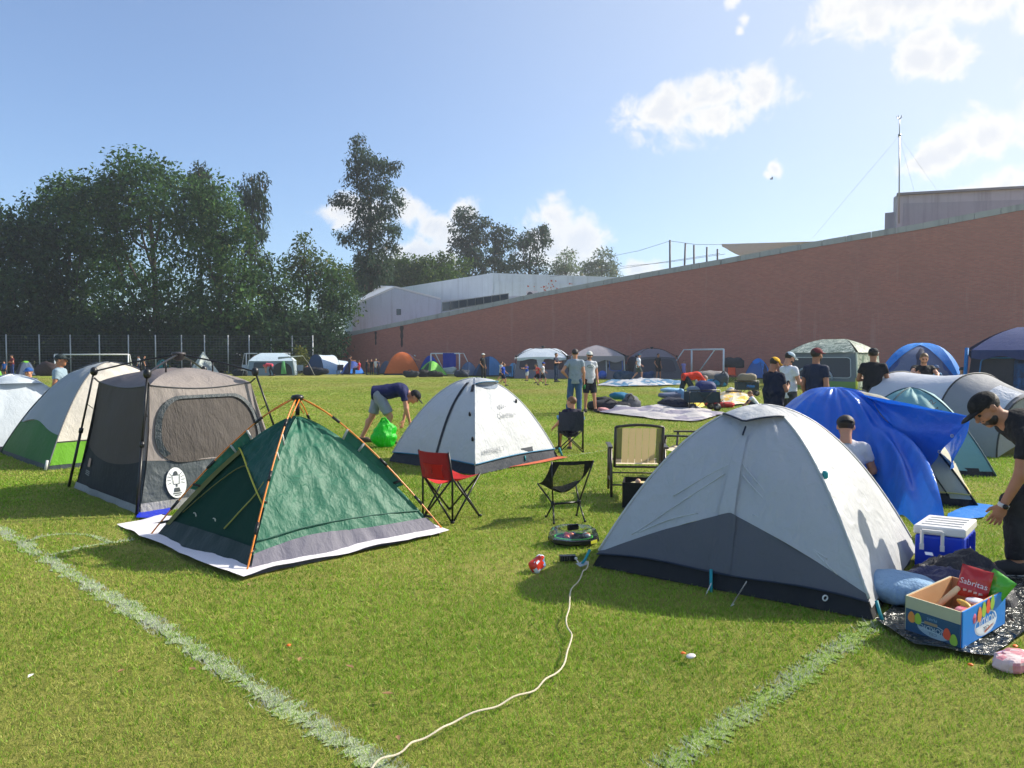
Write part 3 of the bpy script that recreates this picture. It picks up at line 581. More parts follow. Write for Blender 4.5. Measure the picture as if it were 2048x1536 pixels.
tree('eucalyptus_tree', 'spreading eucalyptus with an open crown right of the trio', 1045, 118, [(1085, 465, 16), (1070, 475, 20), (1090, 485, 10), (1045, 480, 18), (1062, 500, 18), (1035, 500, 16), (1078, 525, 14), (1020, 525, 18), (1050, 535, 18), (1085, 545, 18), (1030, 548, 16)], cols=BLUEG, seed=33, per=7, size=.5, spread=.45, group='eucalyptus trees above the hall')
tree('pale_tree', 'small pale grey green tree above the hall, left of the pair', 1132, 140, [(1133, 518, 14, 1.4), (1120, 535, 16), (1142, 535, 14), (1130, 550, 20)], cols=GREY, seed=34, per=6, size=.55)
tree('pale_tree', 'wider pale grey green tree above the hall, right of the pair', 1195, 145, [(1212, 515, 16), (1190, 528, 20), (1222, 532, 14), (1170, 540, 16), (1205, 548, 24), (1225, 548, 14)], cols=GREY, seed=35, per=6, size=.55)
# undergrowth behind the fence
for k, px in enumerate((-110, -20, 60, 140, 215, 275, 360, 430, 500, 565, 620)):
    tree('undergrowth_shrub', 'dense dark undergrowth behind the fence, number %s clump counted from the left' % ('zero first second third fourth fifth sixth seventh eighth ninth last'.split()[k] if k else 'leftmost'), px, 69.5 + (k % 3) * .8, [(px, 705, 52, .9), (px + 25, 670, 44), (px - 28, 668, 44), (px, 738, 40, .7)], cols=DARKG, seed=50 + k, group='undergrowth behind the fence', limbs=False, per=13, tr=.12)
for k, (px, py) in enumerate(((600, 705), (198, 735))):
    tree('yellow_bush', ('yellow green bush growing through the fence by the brick corner', 'dull yellow bush inside the left goal')[k], px, 64 if k else 66, [(px, py, 12), (px - 6, py + 10, 12), (px + 8, py + 12, 10)], cols=((86, 96, 40), (130, 136, 60), (150, 140, 80)), seed=70 + k, limbs=False, per=30, size=.25, spread=.2, tr=.04)

# ------------------------------------------------------------------ wire fence on posts
FP = [-126, -56, 14, 80, 142, 200, 258, 312, 364, 410, 457, 499, 543, 585, 626]
GALV = plain('fence_steel', srgb(176, 182, 186), .45, .3); WIRE = plain('fence_wire', srgb(84, 94, 100), .5, .4)
fy = lambda px: 64.5 + (px / 620.) * 3.0
fence = thing('mesh_fence', 'tall grey wire mesh fence on posts in front of the trees', 'fence', A3(W(0, 745, fy(0))[0], fy(0), 0))
HF = 3.45
for k, px in enumerate(FP):
    p = W(px, 745, fy(px)); p[2] = 0; mk('post', *tube([p, p + A3(0, 0, HF + .1)], .055, 6), GALV, fence)
    if k + 1 < len(FP):
        q = W(FP[k + 1], 745, fy(FP[k + 1])); q[2] = 0; B = []
        for z in np.linspace(.1, HF, 15):
            B.append(tube([p + A3(0, .03, z), q + A3(0, .03, z)], .016, 3, caps=False))
        nvw = int(np.linalg.norm(q - p) / .25)
        for i in range(1, nvw): c = p + (q - p) * i / nvw + A3(0, .035, 0); B.append(tube([c + A3(0, 0, .05), c + A3(0, 0, HF)], .006, 3, caps=False))
        mk('mesh_panel', *join(*B), WIRE, fence)
# ------------------------------------------------------------------ tents: cloth panels over poles
class Panel:
    """a cloth face P(u, v): u runs left to right seen from outside, v from the hem to the top"""
    def __init__(s, fn): s.fn = fn
    def P(s, u, v):
        u, v = np.broadcast_arrays(np.asarray(u, float), np.asarray(v, float)); return s.fn(u[..., None], v[..., None])
    def N(s, u, v, e=2e-3):
        u, v = np.broadcast_arrays(np.asarray(u, float), np.asarray(v, float)); v = np.clip(v, 0, .97)
        a = s.P(u + e, v) - s.P(u - e, v); b = s.P(u, v + e) - s.P(u, v - e); n = np.cross(a, b); return n / (np.linalg.norm(n, axis=-1)[..., None] + 1e-12)
    def grid(s, vlo=0., vhi=1., ulo=0., uhi=1., nu=20, nv=16, off=0., amp=0., fs=(5, 5), seed=0):
        ev = lambda g, x: g(x) if callable(g) else np.full(np.shape(x), float(g))
        q = np.linspace(0, 1, nu); T = np.linspace(0, 1, nv)[:, None]
        lo, hi = ev(vlo, q)[None], ev(vhi, q)[None]; v = lo + (hi - lo) * T
        ua, ub = ev(ulo, v), ev(uhi, v); u = ua + (ub - ua) * q[None]
        V = s.P(u, v); n = s.N(u, v); o = off(u, v) if callable(off) else off
        d = 0.
        if amp:
            Q = np.stack([u * fs[0] + seed * 3.1, v * fs[1], 0 * u + seed], -1); d = amp * fbm(Q, 3) * np.clip(6 * u * (1 - u), 0, 1) * np.clip(8 * (1 - v), 0, 1)
        V = V + n * (np.asarray(o + d) * np.ones_like(u))[..., None]; return V.reshape(-1, 3), gridF(nu, nv)
    def patch(s, poly, off=.004, rings=5):         # polygon drawn on the face, star-shaped about its middle
        p = np.asarray(poly, float); c = p.mean(0); n = len(p); V, F = [c], []
        for k in range(1, rings + 1): V += list(c + (p - c) * k / rings)
        for i in range(n): F.append((0, 1 + i, 1 + (i + 1) % n))
        for k in range(rings - 1):
            for i in range(n): a, b = 1 + k * n + i, 1 + k * n + (i + 1) % n; F.append((a, a + n, b + n, b))
        V = np.array(V); return s.P(V[:, 0], V[:, 1]) + s.N(V[:, 0], V[:, 1]) * off, F
    def line(s, pts, r=.006, off=.004, n=24, k=5, closed=False):
        p = np.asarray(pts, float); p = spline(np.c_[p, 0 * p[:, 0]], n)[:, :2] if len(p) > 2 and not closed else (p if closed else np.linspace(p[0], p[-1], n))
        return tube(s.P(p[:, 0], p[:, 1]) + s.N(p[:, 0], p[:, 1]) * off, r, k, closed=closed)
    def strip(s, pts, w, off=.004, n=20):           # flat tape along a line on the face
        p = np.asarray(pts, float); p = spline(np.c_[p, 0 * p[:, 0]], n)[:, :2] if len(p) > 2 else np.linspace(p[0], p[-1], n)
        X = s.P(p[:, 0], p[:, 1]); nn = s.N(p[:, 0], p[:, 1]); V = []
        for i in range(n):
            d = nrm(X[min(i + 1, n - 1)] - X[max(i - 1, 0)]); q = nrm(np.cross(nn[i], d)); V += [X[i] + nn[i] * off - q * w / 2, X[i] + nn[i] * off + q * w / 2]
        return np.array(V), [(2 * i, 2 * i + 1, 2 * i + 3, 2 * i + 2) for i in range(n - 1)]
    def art(s, VF, u0, v0, off=.005, rot=0., shear=0.):
        V, F = VF; e = 5e-3; a = s.P(u0 + e, v0) - s.P(u0 - e, v0); b = s.P(u0, v0 + e) - s.P(u0, v0 - e); a, b = np.ravel(a), np.ravel(b)
        la = np.linalg.norm(a) / (2 * e); an = nrm(a); lb = np.linalg.norm(b - an * (b @ an)) / (2 * e); k = (b @ an) / (2 * e)
        x = V[:, 0] * math.cos(rot) - V[:, 1] * math.sin(rot); y = V[:, 0] * math.sin(rot) + V[:, 1] * math.cos(rot)
        v = v0 + y / lb; u = u0 + (x - (v - v0) * k) / la; return s.P(u, v) + s.N(u, v) * off, F
def rrect(u0, u1, v0, v1, r=.2, n=6, ry=None):
    P = []; ry = ry or r
    for (cu, cv, a0) in ((u1 - r, v1 - ry, 0), (u0 + r, v1 - ry, 90), (u0 + r, v0 + ry, 180), (u1 - r, v0 + ry, 270)):
        for k in range(n + 1): a = R(a0 + 90 * k / n); P.append((cu + r * math.cos(a), cv + ry * math.sin(a)))
    return np.array(P)
def dome_panels(cs, h, p=1.85, bulge=0., cen=None, ease=1.):
    cs = [np.asarray(c, float) for c in cs]; cen = np.mean(cs, 0) if cen is None else np.asarray(cen, float)
    def pole(c): return lambda v: cen + (c - cen) * (1 - v) ** ease + A3(0, 0, 1) * h * (1 - (1 - v) ** p)
    ps = [pole(c) for c in cs]; out = []
    for i in range(len(cs)):
        A, B = ps[i], ps[(i + 1) % len(cs)]; m = nrm((cs[i] + cs[(i + 1) % len(cs)]) / 2 - cen)
        out.append(Panel(lambda u, v, A=A, B=B, m=m: A(v) * (1 - u) + B(v) * u + m * bulge * 4 * u * (1 - u) * 4 * v * (1 - v)))
    return out, ps
def pole_tube(f, r=.006, n=20, off=.006, v0=0., v1=1., k=5):
    v = np.linspace(v0, v1, n)[:, None]; return tube(f(v) + A3(0, 0, off), r, k)

def sheet_on_ground(name, poly, mat, z=.012, amp=.02, fs=2.5, seed=0, rings=8, parent=None, sub=6, edge=.02, **k):
    P = np.asarray(poly, float)[:, :2]; Q = []; NOGRASS.append([tuple(q) for q in P])
    for i in range(len(P)):
        a, b = P[i], P[(i + 1) % len(P)]
        for j in range(sub): q = a + (b - a) * j / sub; Q.append(q)
    Q = np.array(Q); w = fbm(np.c_[Q * 2.1, 0 * Q[:, 0] + seed], 2)[:, None]; c = Q.mean(0); Q = Q + nrm_rows(Q - c) * w * edge; n = len(Q)
    V = [c] + [c + (q - c) * r_ / rings for r_ in range(1, rings + 1) for q in Q]; V = np.array(V)
    zz = z + amp * (.5 + .5 * fbm(np.c_[V * fs, 0 * V[:, 0] + seed], 4)); rr = np.concatenate([[0.]] + [np.full(n, r_ / rings) for r_ in range(1, rings + 1)]); zz = z + (zz - z) * np.where(amp > .08, 1.15 - rr ** 5, 1.0); zz = np.maximum(zz, .008)
    F = [(0, 1 + i, 1 + (i + 1) % n) for i in range(n)]
    for r_ in range(rings - 1):
        for i in range(n): a, b = 1 + r_ * n + i, 1 + r_ * n + (i + 1) % n; F.append((a, a + n, b + n, b))
    return mk(name, np.c_[V, zz], F, mat, parent, **k)
def nrm_rows(v): return v / (np.linalg.norm(v, axis=1)[:, None] + 1e-9)

POLE_BLACK = plain('pole_black', srgb(26, 26, 28), .4); TEAL = plain('teal_strap', srgb(20, 140, 150), .6)
# ---- front right: white and grey two-pole dome
def tent_front_right():
    FL, FR = G(1180, 1132), G(1752, 1243); e = FR - FL; n = A3(-e[1], e[0], 0); BR, BL = FR + n * .98, FL + n * .98; cs = [FL, FR, BR, BL]
    NOGRASS.append(cs); cen = np.mean(cs, 0)
    t = thing('dome_tent', 'large white and grey dome tent in front at the right', 'tent', cen)
    ps, poles = dome_panels(cs, 1.235, 1.9, .05)
    inner, _ = dome_panels([cen + (c - cen) * .985 for c in cs], 1.18, 1.9, .03)
    WH = fabric('fly_white', srgb(198, 199, 200), .16, .5, .35, .5, 2.6, (1, 1, .6), .35, 4.); GR = fabric('fly_grey', srgb(182, 185, 191), .17, .5, .35, .62, 2.4, (1, 1, .5), .3, 3.4)
    DK = fabric('fly_charcoal', srgb(92, 94, 102), .12, .6, .3, .35, 3., (1, 1, .6), .15, 3.); BK = fabric('bathtub_black', srgb(26, 27, 31), .0, .6, .3, .4, 3.)
    hem = lambda u: .040 + .014 * np.sin(np.pi * u) + .006 * np.sin(9 * u)
    vb = lambda u: hem(u) + .012 + .185 * np.clip(1 - np.abs(2 * u - 1.03) ** 1.12, 0, 1)
    F_, Rp = ps[0], ps[1]
    mk('fly_panel', *F_.grid(vb, 1., nu=60, nv=54, amp=.017, fs=(5, 3), seed=2), GR, t)
    mk('lower_fly_panel', *F_.grid(hem, vb, nu=50, nv=14, amp=.008, fs=(8, 4), seed=3), DK, t)
    mk('fly_panel', *Rp.grid(lambda u: .03 - .02 * u, 1., nu=36, nv=40, amp=.016, fs=(4, 3), seed=4), WH, t); mk('fly_panel', *ps[2].grid(hem, 1., nu=24, nv=24), GR, t); mk('fly_panel', *ps[3].grid(hem, 1., nu=24, nv=24), WH, t)
    for k in range(4): mk('bathtub_floor', *inner[k].grid(0., .11, nu=30, nv=5, amp=.01, fs=(9, 6), seed=k), BK, t)
    TR = plain('hem_tape', srgb(28, 40, 62), .6)
    for k in (0,): u = np.linspace(0, 1, 40); mk('hem_tape', *tube(ps[k].P(u, hem(u)) + ps[k].N(u, hem(u)) * .006, .007, 5), TR, t)
    # pole sleeves, centre door seam and tension lines
    for f in poles: mk('pole_sleeve', *pole_tube(f, .010, 40, .004, .05), WH, t)
    mk('door_flap', *F_.grid(lambda q: vb(.465 + .07 * q), .62, .465, .535, nu=8, nv=30, off=.010, amp=.004, fs=(3, 6), seed=9), GR, t)
    mk('door_flap', *F_.grid(lambda q: hem(.46 + .085 * q) + .004, lambda q: vb(.46 + .085 * q), .46, .545, nu=8, nv=12, off=.009, amp=.003, fs=(3, 6), seed=10), DK, t)
    SE = fabric('seam_grey', srgb(196, 199, 204), .1)
    for a, b in (((.10, .12), (.44, .40)), ((.2, .28), (.46, .45)), ((.92, .10), (.55, .40)), ((.80, .22), (.54, .45)), ((.9, .14), (.62, .25)), ((.12, .13), (.36, .23))): mk('tension_fold', *F_.line([a, ((a[0] + b[0]) / 2, (a[1] + b[1]) / 2 + .012), b], .0045, -.001, 20, 6), SE, t)
    # roof vent: triangular hood with dark blue piping, held by a short strut
    hd = lambda u: .655 + .115 * np.abs(2 * u - 1) ** .9
    vent = mk('vent_hood', *F_.grid(hd, .95, -.01, 1.01, nu=24, nv=12, off=lambda u, v: .012 + .075 * np.clip((.95 - v) / .3, 0, 1) * np.sin(np.pi * np.clip(u, 0, 1)) ** .7, amp=.006, fs=(5, 4), seed=5), WH, t)
    u = np.linspace(0, 1, 24); o = .012 + .075 * np.clip((.95 - hd(u)) / .3, 0, 1) * np.sin(np.pi * u) ** .7
    mk('piping', *tube(F_.P(u, hd(u)) + F_.N(u, hd(u)) * (o + .003)[:, None], .008, 5), TR, vent); mk('strut', *F_.line([(.5, .60), (.5, .66)], .007, .03), TR, vent)
    for c, o in ((FL, A3(-.08, -.05, 0)), (FR, A3(.02, -.05, 0)), (BR, A3(.1, .05, 0))): mk('corner_strap', *tube([c + A3(0, 0, .13), c + o * .5 + A3(0, 0, .06), c + o + A3(0, 0, .012)], .011, 5), TEAL, t)
    m = F_.P(.47, hem(.47)); mk('door_strap', *tube([m + A3(0, -.01, .02), m + A3(-.01, -.05, -.06), m + A3(-.02, -.09, -.115)], .012, 5), TEAL, t); mk('cord', *tube([m + A3(-.01, -.06, -.06), m + A3(-.07, -.13, -.13)], .004, 4), pm((226, 224, 216)), t)
    mk('cord', *tube([F_.P(.6, .03) + A3(0, -.02, .03), G(1462, 1212, .01), G(1468, 1208, .02)], .004, 4), pm((226, 224, 216)), t)
    mk('toggle', *lump(Rp.P(.02, .42) + Rp.N(.02, .42) * .02, (.02, .02, .03), nz=0, nu=8, nv=6), TEAL, t)
    gm = F_.P(.86, .035) + A3(0, -.012, 0); mk('eyelet', *tube([gm + .017 * (A3(math.cos(a), .3 * math.cos(a), math.sin(a))) for a in np.linspace(0, 2 * math.pi, 12, endpoint=False)], .005, 5, closed=True), pm((220, 222, 224)), t)
    return FL
# ---- the white dome in the middle of the field
def tent_middle():
    L, Fc, Rr = G(776, 922), G(950, 951), G(1118, 914); B = L + Rr - Fc; cs = [L, Fc, Rr, B]; NOGRASS.append(cs); cen = np.mean(cs, 0)
    t = thing('dome_tent', 'white dome tent with a black zip strip in the middle of the field', 'tent', cen)
    ps, poles = dome_panels(cs, 1.28, 1.95, .05); WH = fabric('dome_white', srgb(194, 197, 200), .16, .55, .3, .5, 2.6, (1, 1, .5), .25, 4.)
    NV = fabric('band_navy', srgb(30, 40, 54), 0, .6); tape = plain('tape_blue', srgb(40, 120, 160), .6)
    hem = lambda u: .055 + .012 * np.sin(np.pi * u)
    for k in range(4): mk('fly_panel', *ps[k].grid(hem, 1., nu=36, nv=36, amp=.016 if k < 2 else .008, fs=(4, 5), seed=20 + k), WH, t)
    inner, _ = dome_panels([cen + (c - cen) * .99 for c in cs], 1.25, 1.95, .04)
    for k in range(4): mk('bathtub_floor', *inner[k].grid(0, .1, nu=20, nv=4), NV, t)
    for k in range(2): u = np.linspace(0, 1, 30); mk('hem_tape', *tube(ps[k].P(u, hem(u)) + ps[k].N(u, hem(u)) * .006, .009, 5), tape, t)
    for f in poles: mk('pole_sleeve', *pole_tube(f, .011, 30, .004, .05), WH, t)
    BKs = plain('zip_black', srgb(24, 26, 32), .6)
    mk('zip_strip', *ps[0].strip([(.56, .075), (.60, .45), (.70, .78)], .055, .012), BKs, t); mk('label_tab', *ps[0].strip([(.93, .62), (.95, .74)], .045, .012, 6), BKs, t)
    hd = lambda u: .70 + .045 * (2 * u - 1) ** 2
    fr = ps[1]; mk('vent_shade', *fr.grid(lambda u: hd(u) - .05 * np.sin(np.pi * u), lambda u: hd(u) + .01, .03, .97, nu=16, nv=4, off=.008), fabric('vent_shadow', srgb(120, 132, 148), 0), t)  # shade under the hood, painted as a grey-blue patch
    vent = mk('vent_hood', *fr.grid(hd, .9, -.01, 1.01, nu=20, nv=8, off=lambda u, v: .014 + .09 * np.clip((.9 - v) / .2, 0, 1) * np.sin(np.pi * np.clip(u, 0, 1)) ** .7, amp=.006, seed=6), WH, t)
    u = np.linspace(0, 1, 20); o = .014 + .09 * np.sin(np.pi * u) ** .7; mk('piping', *tube(fr.P(u, hd(u)) + fr.N(u, hd(u)) * o[:, None], .007, 5), tape, vent)
    INK = plain('print_grey', srgb(116, 122, 132), .7)
    mk('printed_name', *fr.art(text2d('Quechua', .115), .50, .355, .034), INK, t); mk('printed_name', *fr.art(text2d('ARPENAZ 2', .095), .20, .115, .032, rot=.02), INK, t)
    z = [(-.09, -.03), (-.075, .045), (-.05, -.045), (-.02, .05), (.005, -.03), (.03, .02), (.05, -.005), (.1, -.01)]; q = np.array(z) * .9; V, F = [], []
    for i in range(len(q) - 1):
        d = q[i + 1] - q[i]; nn = np.array([-d[1], d[0]]) / np.hypot(*d) * .006; a = len(V); V += [(*(q[i] - nn), 0), (*(q[i] + nn), 0), (*(q[i + 1] + nn), 0), (*(q[i + 1] - nn), 0)]; F.append((a, a + 1, a + 2, a + 3))
    mk('printed_logo', *fr.art((np.array(V), F), .47, .43, .034), INK, t)
    for P_, u_, v_ in ((ps[0], .93, .38), (fr, .86, .47), (ps[0], .98, .2)): mk('toggle', *lump(P_.P(u_, v_) + P_.N(u_, v_) * .02, (.018, .018, .035), nz=0, nu=8, nv=6), BKs, t)
    m = fr.P(.58, .05); mk('door_strap', *tube([m, m + A3(.01, -.03, -.07)], .012, 5), TEAL, t); mk('corner_strap', *tube([Rr + A3(0, 0, .15), Rr + A3(.05, 0, .02)], .018, 5), TEAL, t)
    g = sheet_on_ground('groundsheet', [L * .5 + Rr * .5, Fc + (Rr - Fc) * .35, Fc + (Rr - Fc) * .5 + A3(.04, -.06, 0), Rr + A3(.18, -.08, 0), Rr * .7 + B * .3], fabric('groundsheet_orange', srgb(206, 108, 78), 0, .6), .004, .012, seed=4, parent=t, edge=.03)
# ---- front left: green quick-pitch tent with orange outer poles on a white sheet
def tent_green():
    L, Fc, Rr = G(296, 1076), G(492, 1150), G(888, 1062); B = L + Rr - Fc; cs = [L, Fc, Rr, B]; cen = np.mean(cs, 0); H = 1.26
    white = [G(238, 1050), G(286, 1080), G(392, 1130), G(486, 1164), G(560, 1142), G(700, 1112), G(800, 1090), G(894, 1066), B + A3(.3, .1, 0), B + A3(-.2, .2, 0), L + A3(-.2, .5, 0), G(330, 1034)]
    NOGRASS.append(white)
    sheet_on_ground('groundsheet', white, fabric('sheet_white', srgb(226, 222, 226), 0, .6, .3, .4, 2.), .012, .045, 1.6, 3, 10, edge=.04, label='white plastic groundsheet spread under the green tent', cat='groundsheet')
    t = thing('popup_tent', 'dark green pop-up tent with orange outer poles and open front', 'tent', cen)
    fc = [cen + (c - cen) * .955 for c in cs]; ps, fp = dome_panels(fc, 1.085, 1.42, -.03)
    GN = fabric('ripstop_green', srgb(46, 114, 90), .24, .5, .35, .36, 4., (1, 1, .7), .24, 5.5, .05); GD = fabric('ripstop_green_dark', srgb(30, 90, 74), .25, .46, .4, .42, 4., (1, 1, .7), .6, 7.)
    GY = fabric('skirt_grey', srgb(108, 106, 120), .1, .6, .3, .25, 4.); MESH = fabric('door_mesh', srgb(26, 62, 50), .10, .8, .1, .25, 4.); OLV = fabric('olive_binding', srgb(112, 112, 64), .1, .6)
    YEL = plain('yellow_piping', srgb(190, 182, 60), .6)
    right, left = ps[1], ps[0]; sk = lambda u: .066 + .03 * np.sin(np.pi * u) + .012 * np.sin(7 * u)
    mk('fly_panel', *right.grid(sk, 1., nu=56, nv=52, amp=.013, fs=(8, 7), seed=31), GN, t); mk('skirt', *right.grid(-.035, lambda u: sk(u) + .01, nu=50, nv=10, off=lambda u, v: .03 * np.clip((.14 - v) / .14, 0, 1) + .002, amp=.012, fs=(14, 3), seed=32), GY, t)
    vb = lambda u: .60 - .30 * u ** 1.15
    mk('fly_panel', *left.grid(vb, 1., nu=40, nv=36, amp=.016, fs=(8, 8), seed=33, off=.01), GD, t)
    mk('door_mesh', *left.grid(.08, lambda u: vb(u) + .02, nu=40, nv=28, amp=.008, off=-.012, fs=(4, 4), seed=34), MESH, t)
    mk('side_binding', *left.grid(.08, lambda u: .62 + 0 * u, -.005, lambda v: .04 + .10 * np.clip(v, 0, 1), nu=5, nv=30, off=.008, amp=.006, seed=3), OLV, t)
    mk('lower_wall', *left.grid(-.01, .105, nu=40, nv=8, off=lambda u, v: .004 + 0 * v, amp=.014, fs=(10, 3), seed=35), fabric('skirt_charcoal', srgb(46, 60, 58), .08, .6), t)
    for k in (2, 3): mk('fly_panel', *ps[k].grid(0, 1., nu=24, nv=24, amp=.01, seed=36 + k), GN, t)
    u = np.linspace(0, 1, 30); mk('door_piping', *tube(left.P(u, vb(u)) + left.N(u, vb(u)) * .022, .008, 6), YEL, t)
    mk('zip', *left.line([(.62, .14), (.70, .24), (.80, .34), (.86, .42)], .007, .004), plain('olive_zip', srgb(150, 148, 66), .6), t); mk('zip', *left.line([(.07, .16), (.16, .34), (.30, .47), (.52, .50)], .006, .004), OLV, t)
    for u_ in (.2, .45): mk('tie', *tube([left.P(u_, .17) + left.N(u_, .17) * .012 + A3(.015 * k, 0, .02 * math.sin(k * 2)) - A3(0, 0, .02 * k) for k in range(4)], .006, 4), pm((196, 198, 186)), t)
    mk('skirt_seam', *right.line([(.0, .13), (.3, .155), (.7, .15), (1, .13)], .006, .01), plain('dark_seam', srgb(30, 88, 72), .6), t)
    OR = plain('fibreglass_orange', srgb(222, 128, 40), .35, spec=.5); BK = POLE_BLACK
    hub = cen + A3(0, 0, H); mk('hub', *lathe(hub, [(.02, -.04), (.045, -.03), (.06, -.008), (.05, .012), (.02, .02)], 12), BK, t); mk('hub_stem', *tube([hub - A3(0, 0, .02), hub - A3(0, 0, .17)], .02, 8), BK, t); mk('top_tie', *tube([cen + A3(0, 0, 1.09), hub - A3(0, 0, .15)], .012, 5), pm((200, 202, 200)), t)
    for k, c in enumerate(cs):
        f = lambda v, c=c: cen + (c - cen) * (1 - v) * 1.0 + A3(0, 0, 1) * ((H - .01) * (1 - (1 - v) ** 1.36))
        p = mk('outer_pole', *pole_tube(f, .0075, 26, .0, .0, .97, 6), OR, t)
        for v in (.18, .42, .74): x = f(np.array([[v - .025], [v + .025]])); mk('joint', *tube(x, .014, 6), BK, p)
        q = f(np.array([[.78], [.97]])); sd_ = nrm(np.cross(q[1] - q[0], A3(0, 0, 1))) * .03; mk('second_rod', *tube(q + sd_, .006, 5), OR, p)
        for v in (.08, .30, .55, .66): x = f(np.array([[v]]))[0]; y = fp[k](np.array([[v + .02]]))[0]; mk('clip', *tube([x, y], .012, 5), BK if v < .5 else pm((170, 174, 172)), p)
        x = f(np.array([[.70], [.45]])); sl = nrm(np.cross(x[1] - x[0], A3(0, 0, 1))); 
        mk('edge_flap', *slab_strip([f(np.array([[v]]))[0] - A3(0, 0, .012) for v in np.linspace(.28, .66, 10)], [fp[k](np.array([[v + .012]]))[0] for v in np.linspace(.28, .66, 10)]), GD, t)
def slab_strip(A, B):
    V = []
    for a, b in zip(A, B): V += [a, b]
    return np.array(V), [(2 * i, 2 * i + 1, 2 * i + 3, 2 * i + 2) for i in range(len(A) - 1)]
# ---- left: taupe and slate cabin tent with black outer legs
def tent_cabin_grey():
    L, Fc, Rr = A3(-5.53, 8.99, 0), A3(-3.84, 7.36, 0), A3(-2.62, 8.75, 0); B = L + Rr - Fc; cs = [L, Fc, Rr, B]; NOGRASS.append(cs); cen = np.mean(cs, 0)
    t = thing('cabin_tent', 'taupe and slate cabin tent with black outer legs and mesh window', 'tent', cen)
    ez, lean = 1.44, (.25, .26, .34, .25); el = [c + (cen - c) * l + A3(0, 0, ez) for c, l in zip(cs, lean)]
    ft = [c + (cen - c) * .06 for c in cs]; ev = [c + (cen - c) * (l + .04) + A3(0, 0, 1.31) for c, l in zip(cs, lean)]
    def wallp(i, j, bow=.03):
        a, b, d, e = ft[i], ft[j], ev[i], ev[j]; m = nrm((a + b) / 2 - cen)
        return Panel(lambda u, v: (a * (1 - u) + b * u) * (1 - v) + (d * (1 - u) + e * u) * v + m * (bow * 4 * u * (1 - u) * (v * (1 - v) * 4) - .035 * np.sin(np.pi * v) * np.cos(np.pi * u) ** 2) + A3(0, 0, -.05) * np.sin(np.pi * u) * v * v)
    w0, w1, w2, w3 = wallp(0, 1), wallp(1, 2), wallp(2, 3), wallp(3, 0)
    TP = fabric('taupe', srgb(150, 141, 136), .14, .6, .25, .4, 3., (1, 1, .7), .25, 4.); SL = fabric('slate', srgb(76, 84, 88), .1, .55, .3, .45, 3.5, (1, 1, 1), .35, 4.5); ME = fabric('window_mesh', srgb(88, 82, 78), .12, .7, .2, .45, 5., (1, 1, .35), .2, 4.); TE = fabric('window_border', srgb(66, 74, 78), .08, .5, .35, .5, 8.)
    BK = fabric('charcoal_wall', srgb(44, 46, 50), .08, .7, .2, .3, 3.); MD = fabric('shade_mesh', srgb(86, 78, 74), .10, .75, .2, .25, 4.); SK = fabric('skirt_light', srgb(150, 150, 150), .1, .55, .35, .5, 5.)
    # left wall: mesh above, charcoal below
    dv = lambda u: .44 - .12 * np.sin(np.pi * np.clip(u, 0, 1)) ** .55
    mk('wall_panel', *w0.grid(.04, dv, nu=30, nv=14, amp=.008, seed=41), BK, t); mk('mesh_panel', *w0.grid(dv, 1., nu=30, nv=24, amp=.006, seed=42), MD, t); mk('ground_flap', *w0.grid(-.01, .05, nu=30, nv=4, off=.012, amp=.014, fs=(9, 9), seed=43), SK, t)
    mk('care_label', *w0.patch(rrect(.14, .19, .22, .30, .01, 2), .014, 2), pm((168, 132, 116)), t)
    for k in range(3): mk('care_label', *w0.strip([(.13, .185 - k * .016), (.21, .18 - k * .016)], .008, .014, 4), pm((150, 152, 152)), t)
    # right wall: big framed window above a slate panel with the lantern badge
    sv = lambda u: .40 - .03 * np.sin(np.pi * u)
    mk('wall_panel', *w1.grid(.05, sv, nu=30, nv=16, amp=.012, fs=(6, 6), seed=44), SL, t); mk('wall_panel', *w1.grid(sv, 1., nu=30, nv=24, amp=.008, seed=45), TP, t); mk('ground_flap', *w1.grid(-.01, .07, nu=30, nv=4, off=.02, amp=.02, fs=(9, 9), seed=46), SK, t)
    win = rrect(.07, .95, .36, .93, .20, 7, .24); wi = mk('window', *w1.patch(win, .012, 7), ME, t)
    big = np.array([.51, .63]) + (win - [.51, .63]) * 1.0; V, F = [], []
    ui = np.concatenate([win, win[:1]]); c = win.mean(0); ins = c + (ui - c) * .90; V = np.concatenate([w1.P(ui[:, 0], ui[:, 1]) + w1.N(ui[:, 0], ui[:, 1]) * .016, w1.P(ins[:, 0], ins[:, 1]) + w1.N(ins[:, 0], ins[:, 1]) * .03]); n = len(ui)
    keep = [i for i in range(n - 1) if ui[i, 1] > .45 or ui[i + 1, 1] > .45]; mk('window_border', V, [(i, i + 1, n + i + 1, n + i) for i in keep], TE, wi)
    WHT = plain('badge_white', srgb(236, 238, 236), .6); INK = plain('badge_ink', srgb(58, 66, 70), .6); bu, bv = .215, .20
    el_ = [(.105 * math.cos(a), .165 * math.sin(a)) for a in np.linspace(0, 2 * math.pi, 28, endpoint=False)]; V = np.array([(0, 0, 0)] + [(x, y, 0) for x, y in el_]); bad = mk('lantern_badge', *w1.art((V, [(0, 1 + i, 1 + (i + 1) % 28) for i in range(28)]), bu, bv, .022), WHT, t)
    def quad(pts, o=.026): mk('badge_mark', *w1.art((np.array([(x, y, 0) for x, y in pts]), [tuple(range(len(pts)))]), bu, bv, o), INK, bad)
    def seg(a, b, w=.006): d = np.array(b) - a; n_ = np.array([-d[1], d[0]]) / np.hypot(*d) * w / 2; quad([a - n_, np.array(b) - n_, np.array(b) + n_, a + n_])
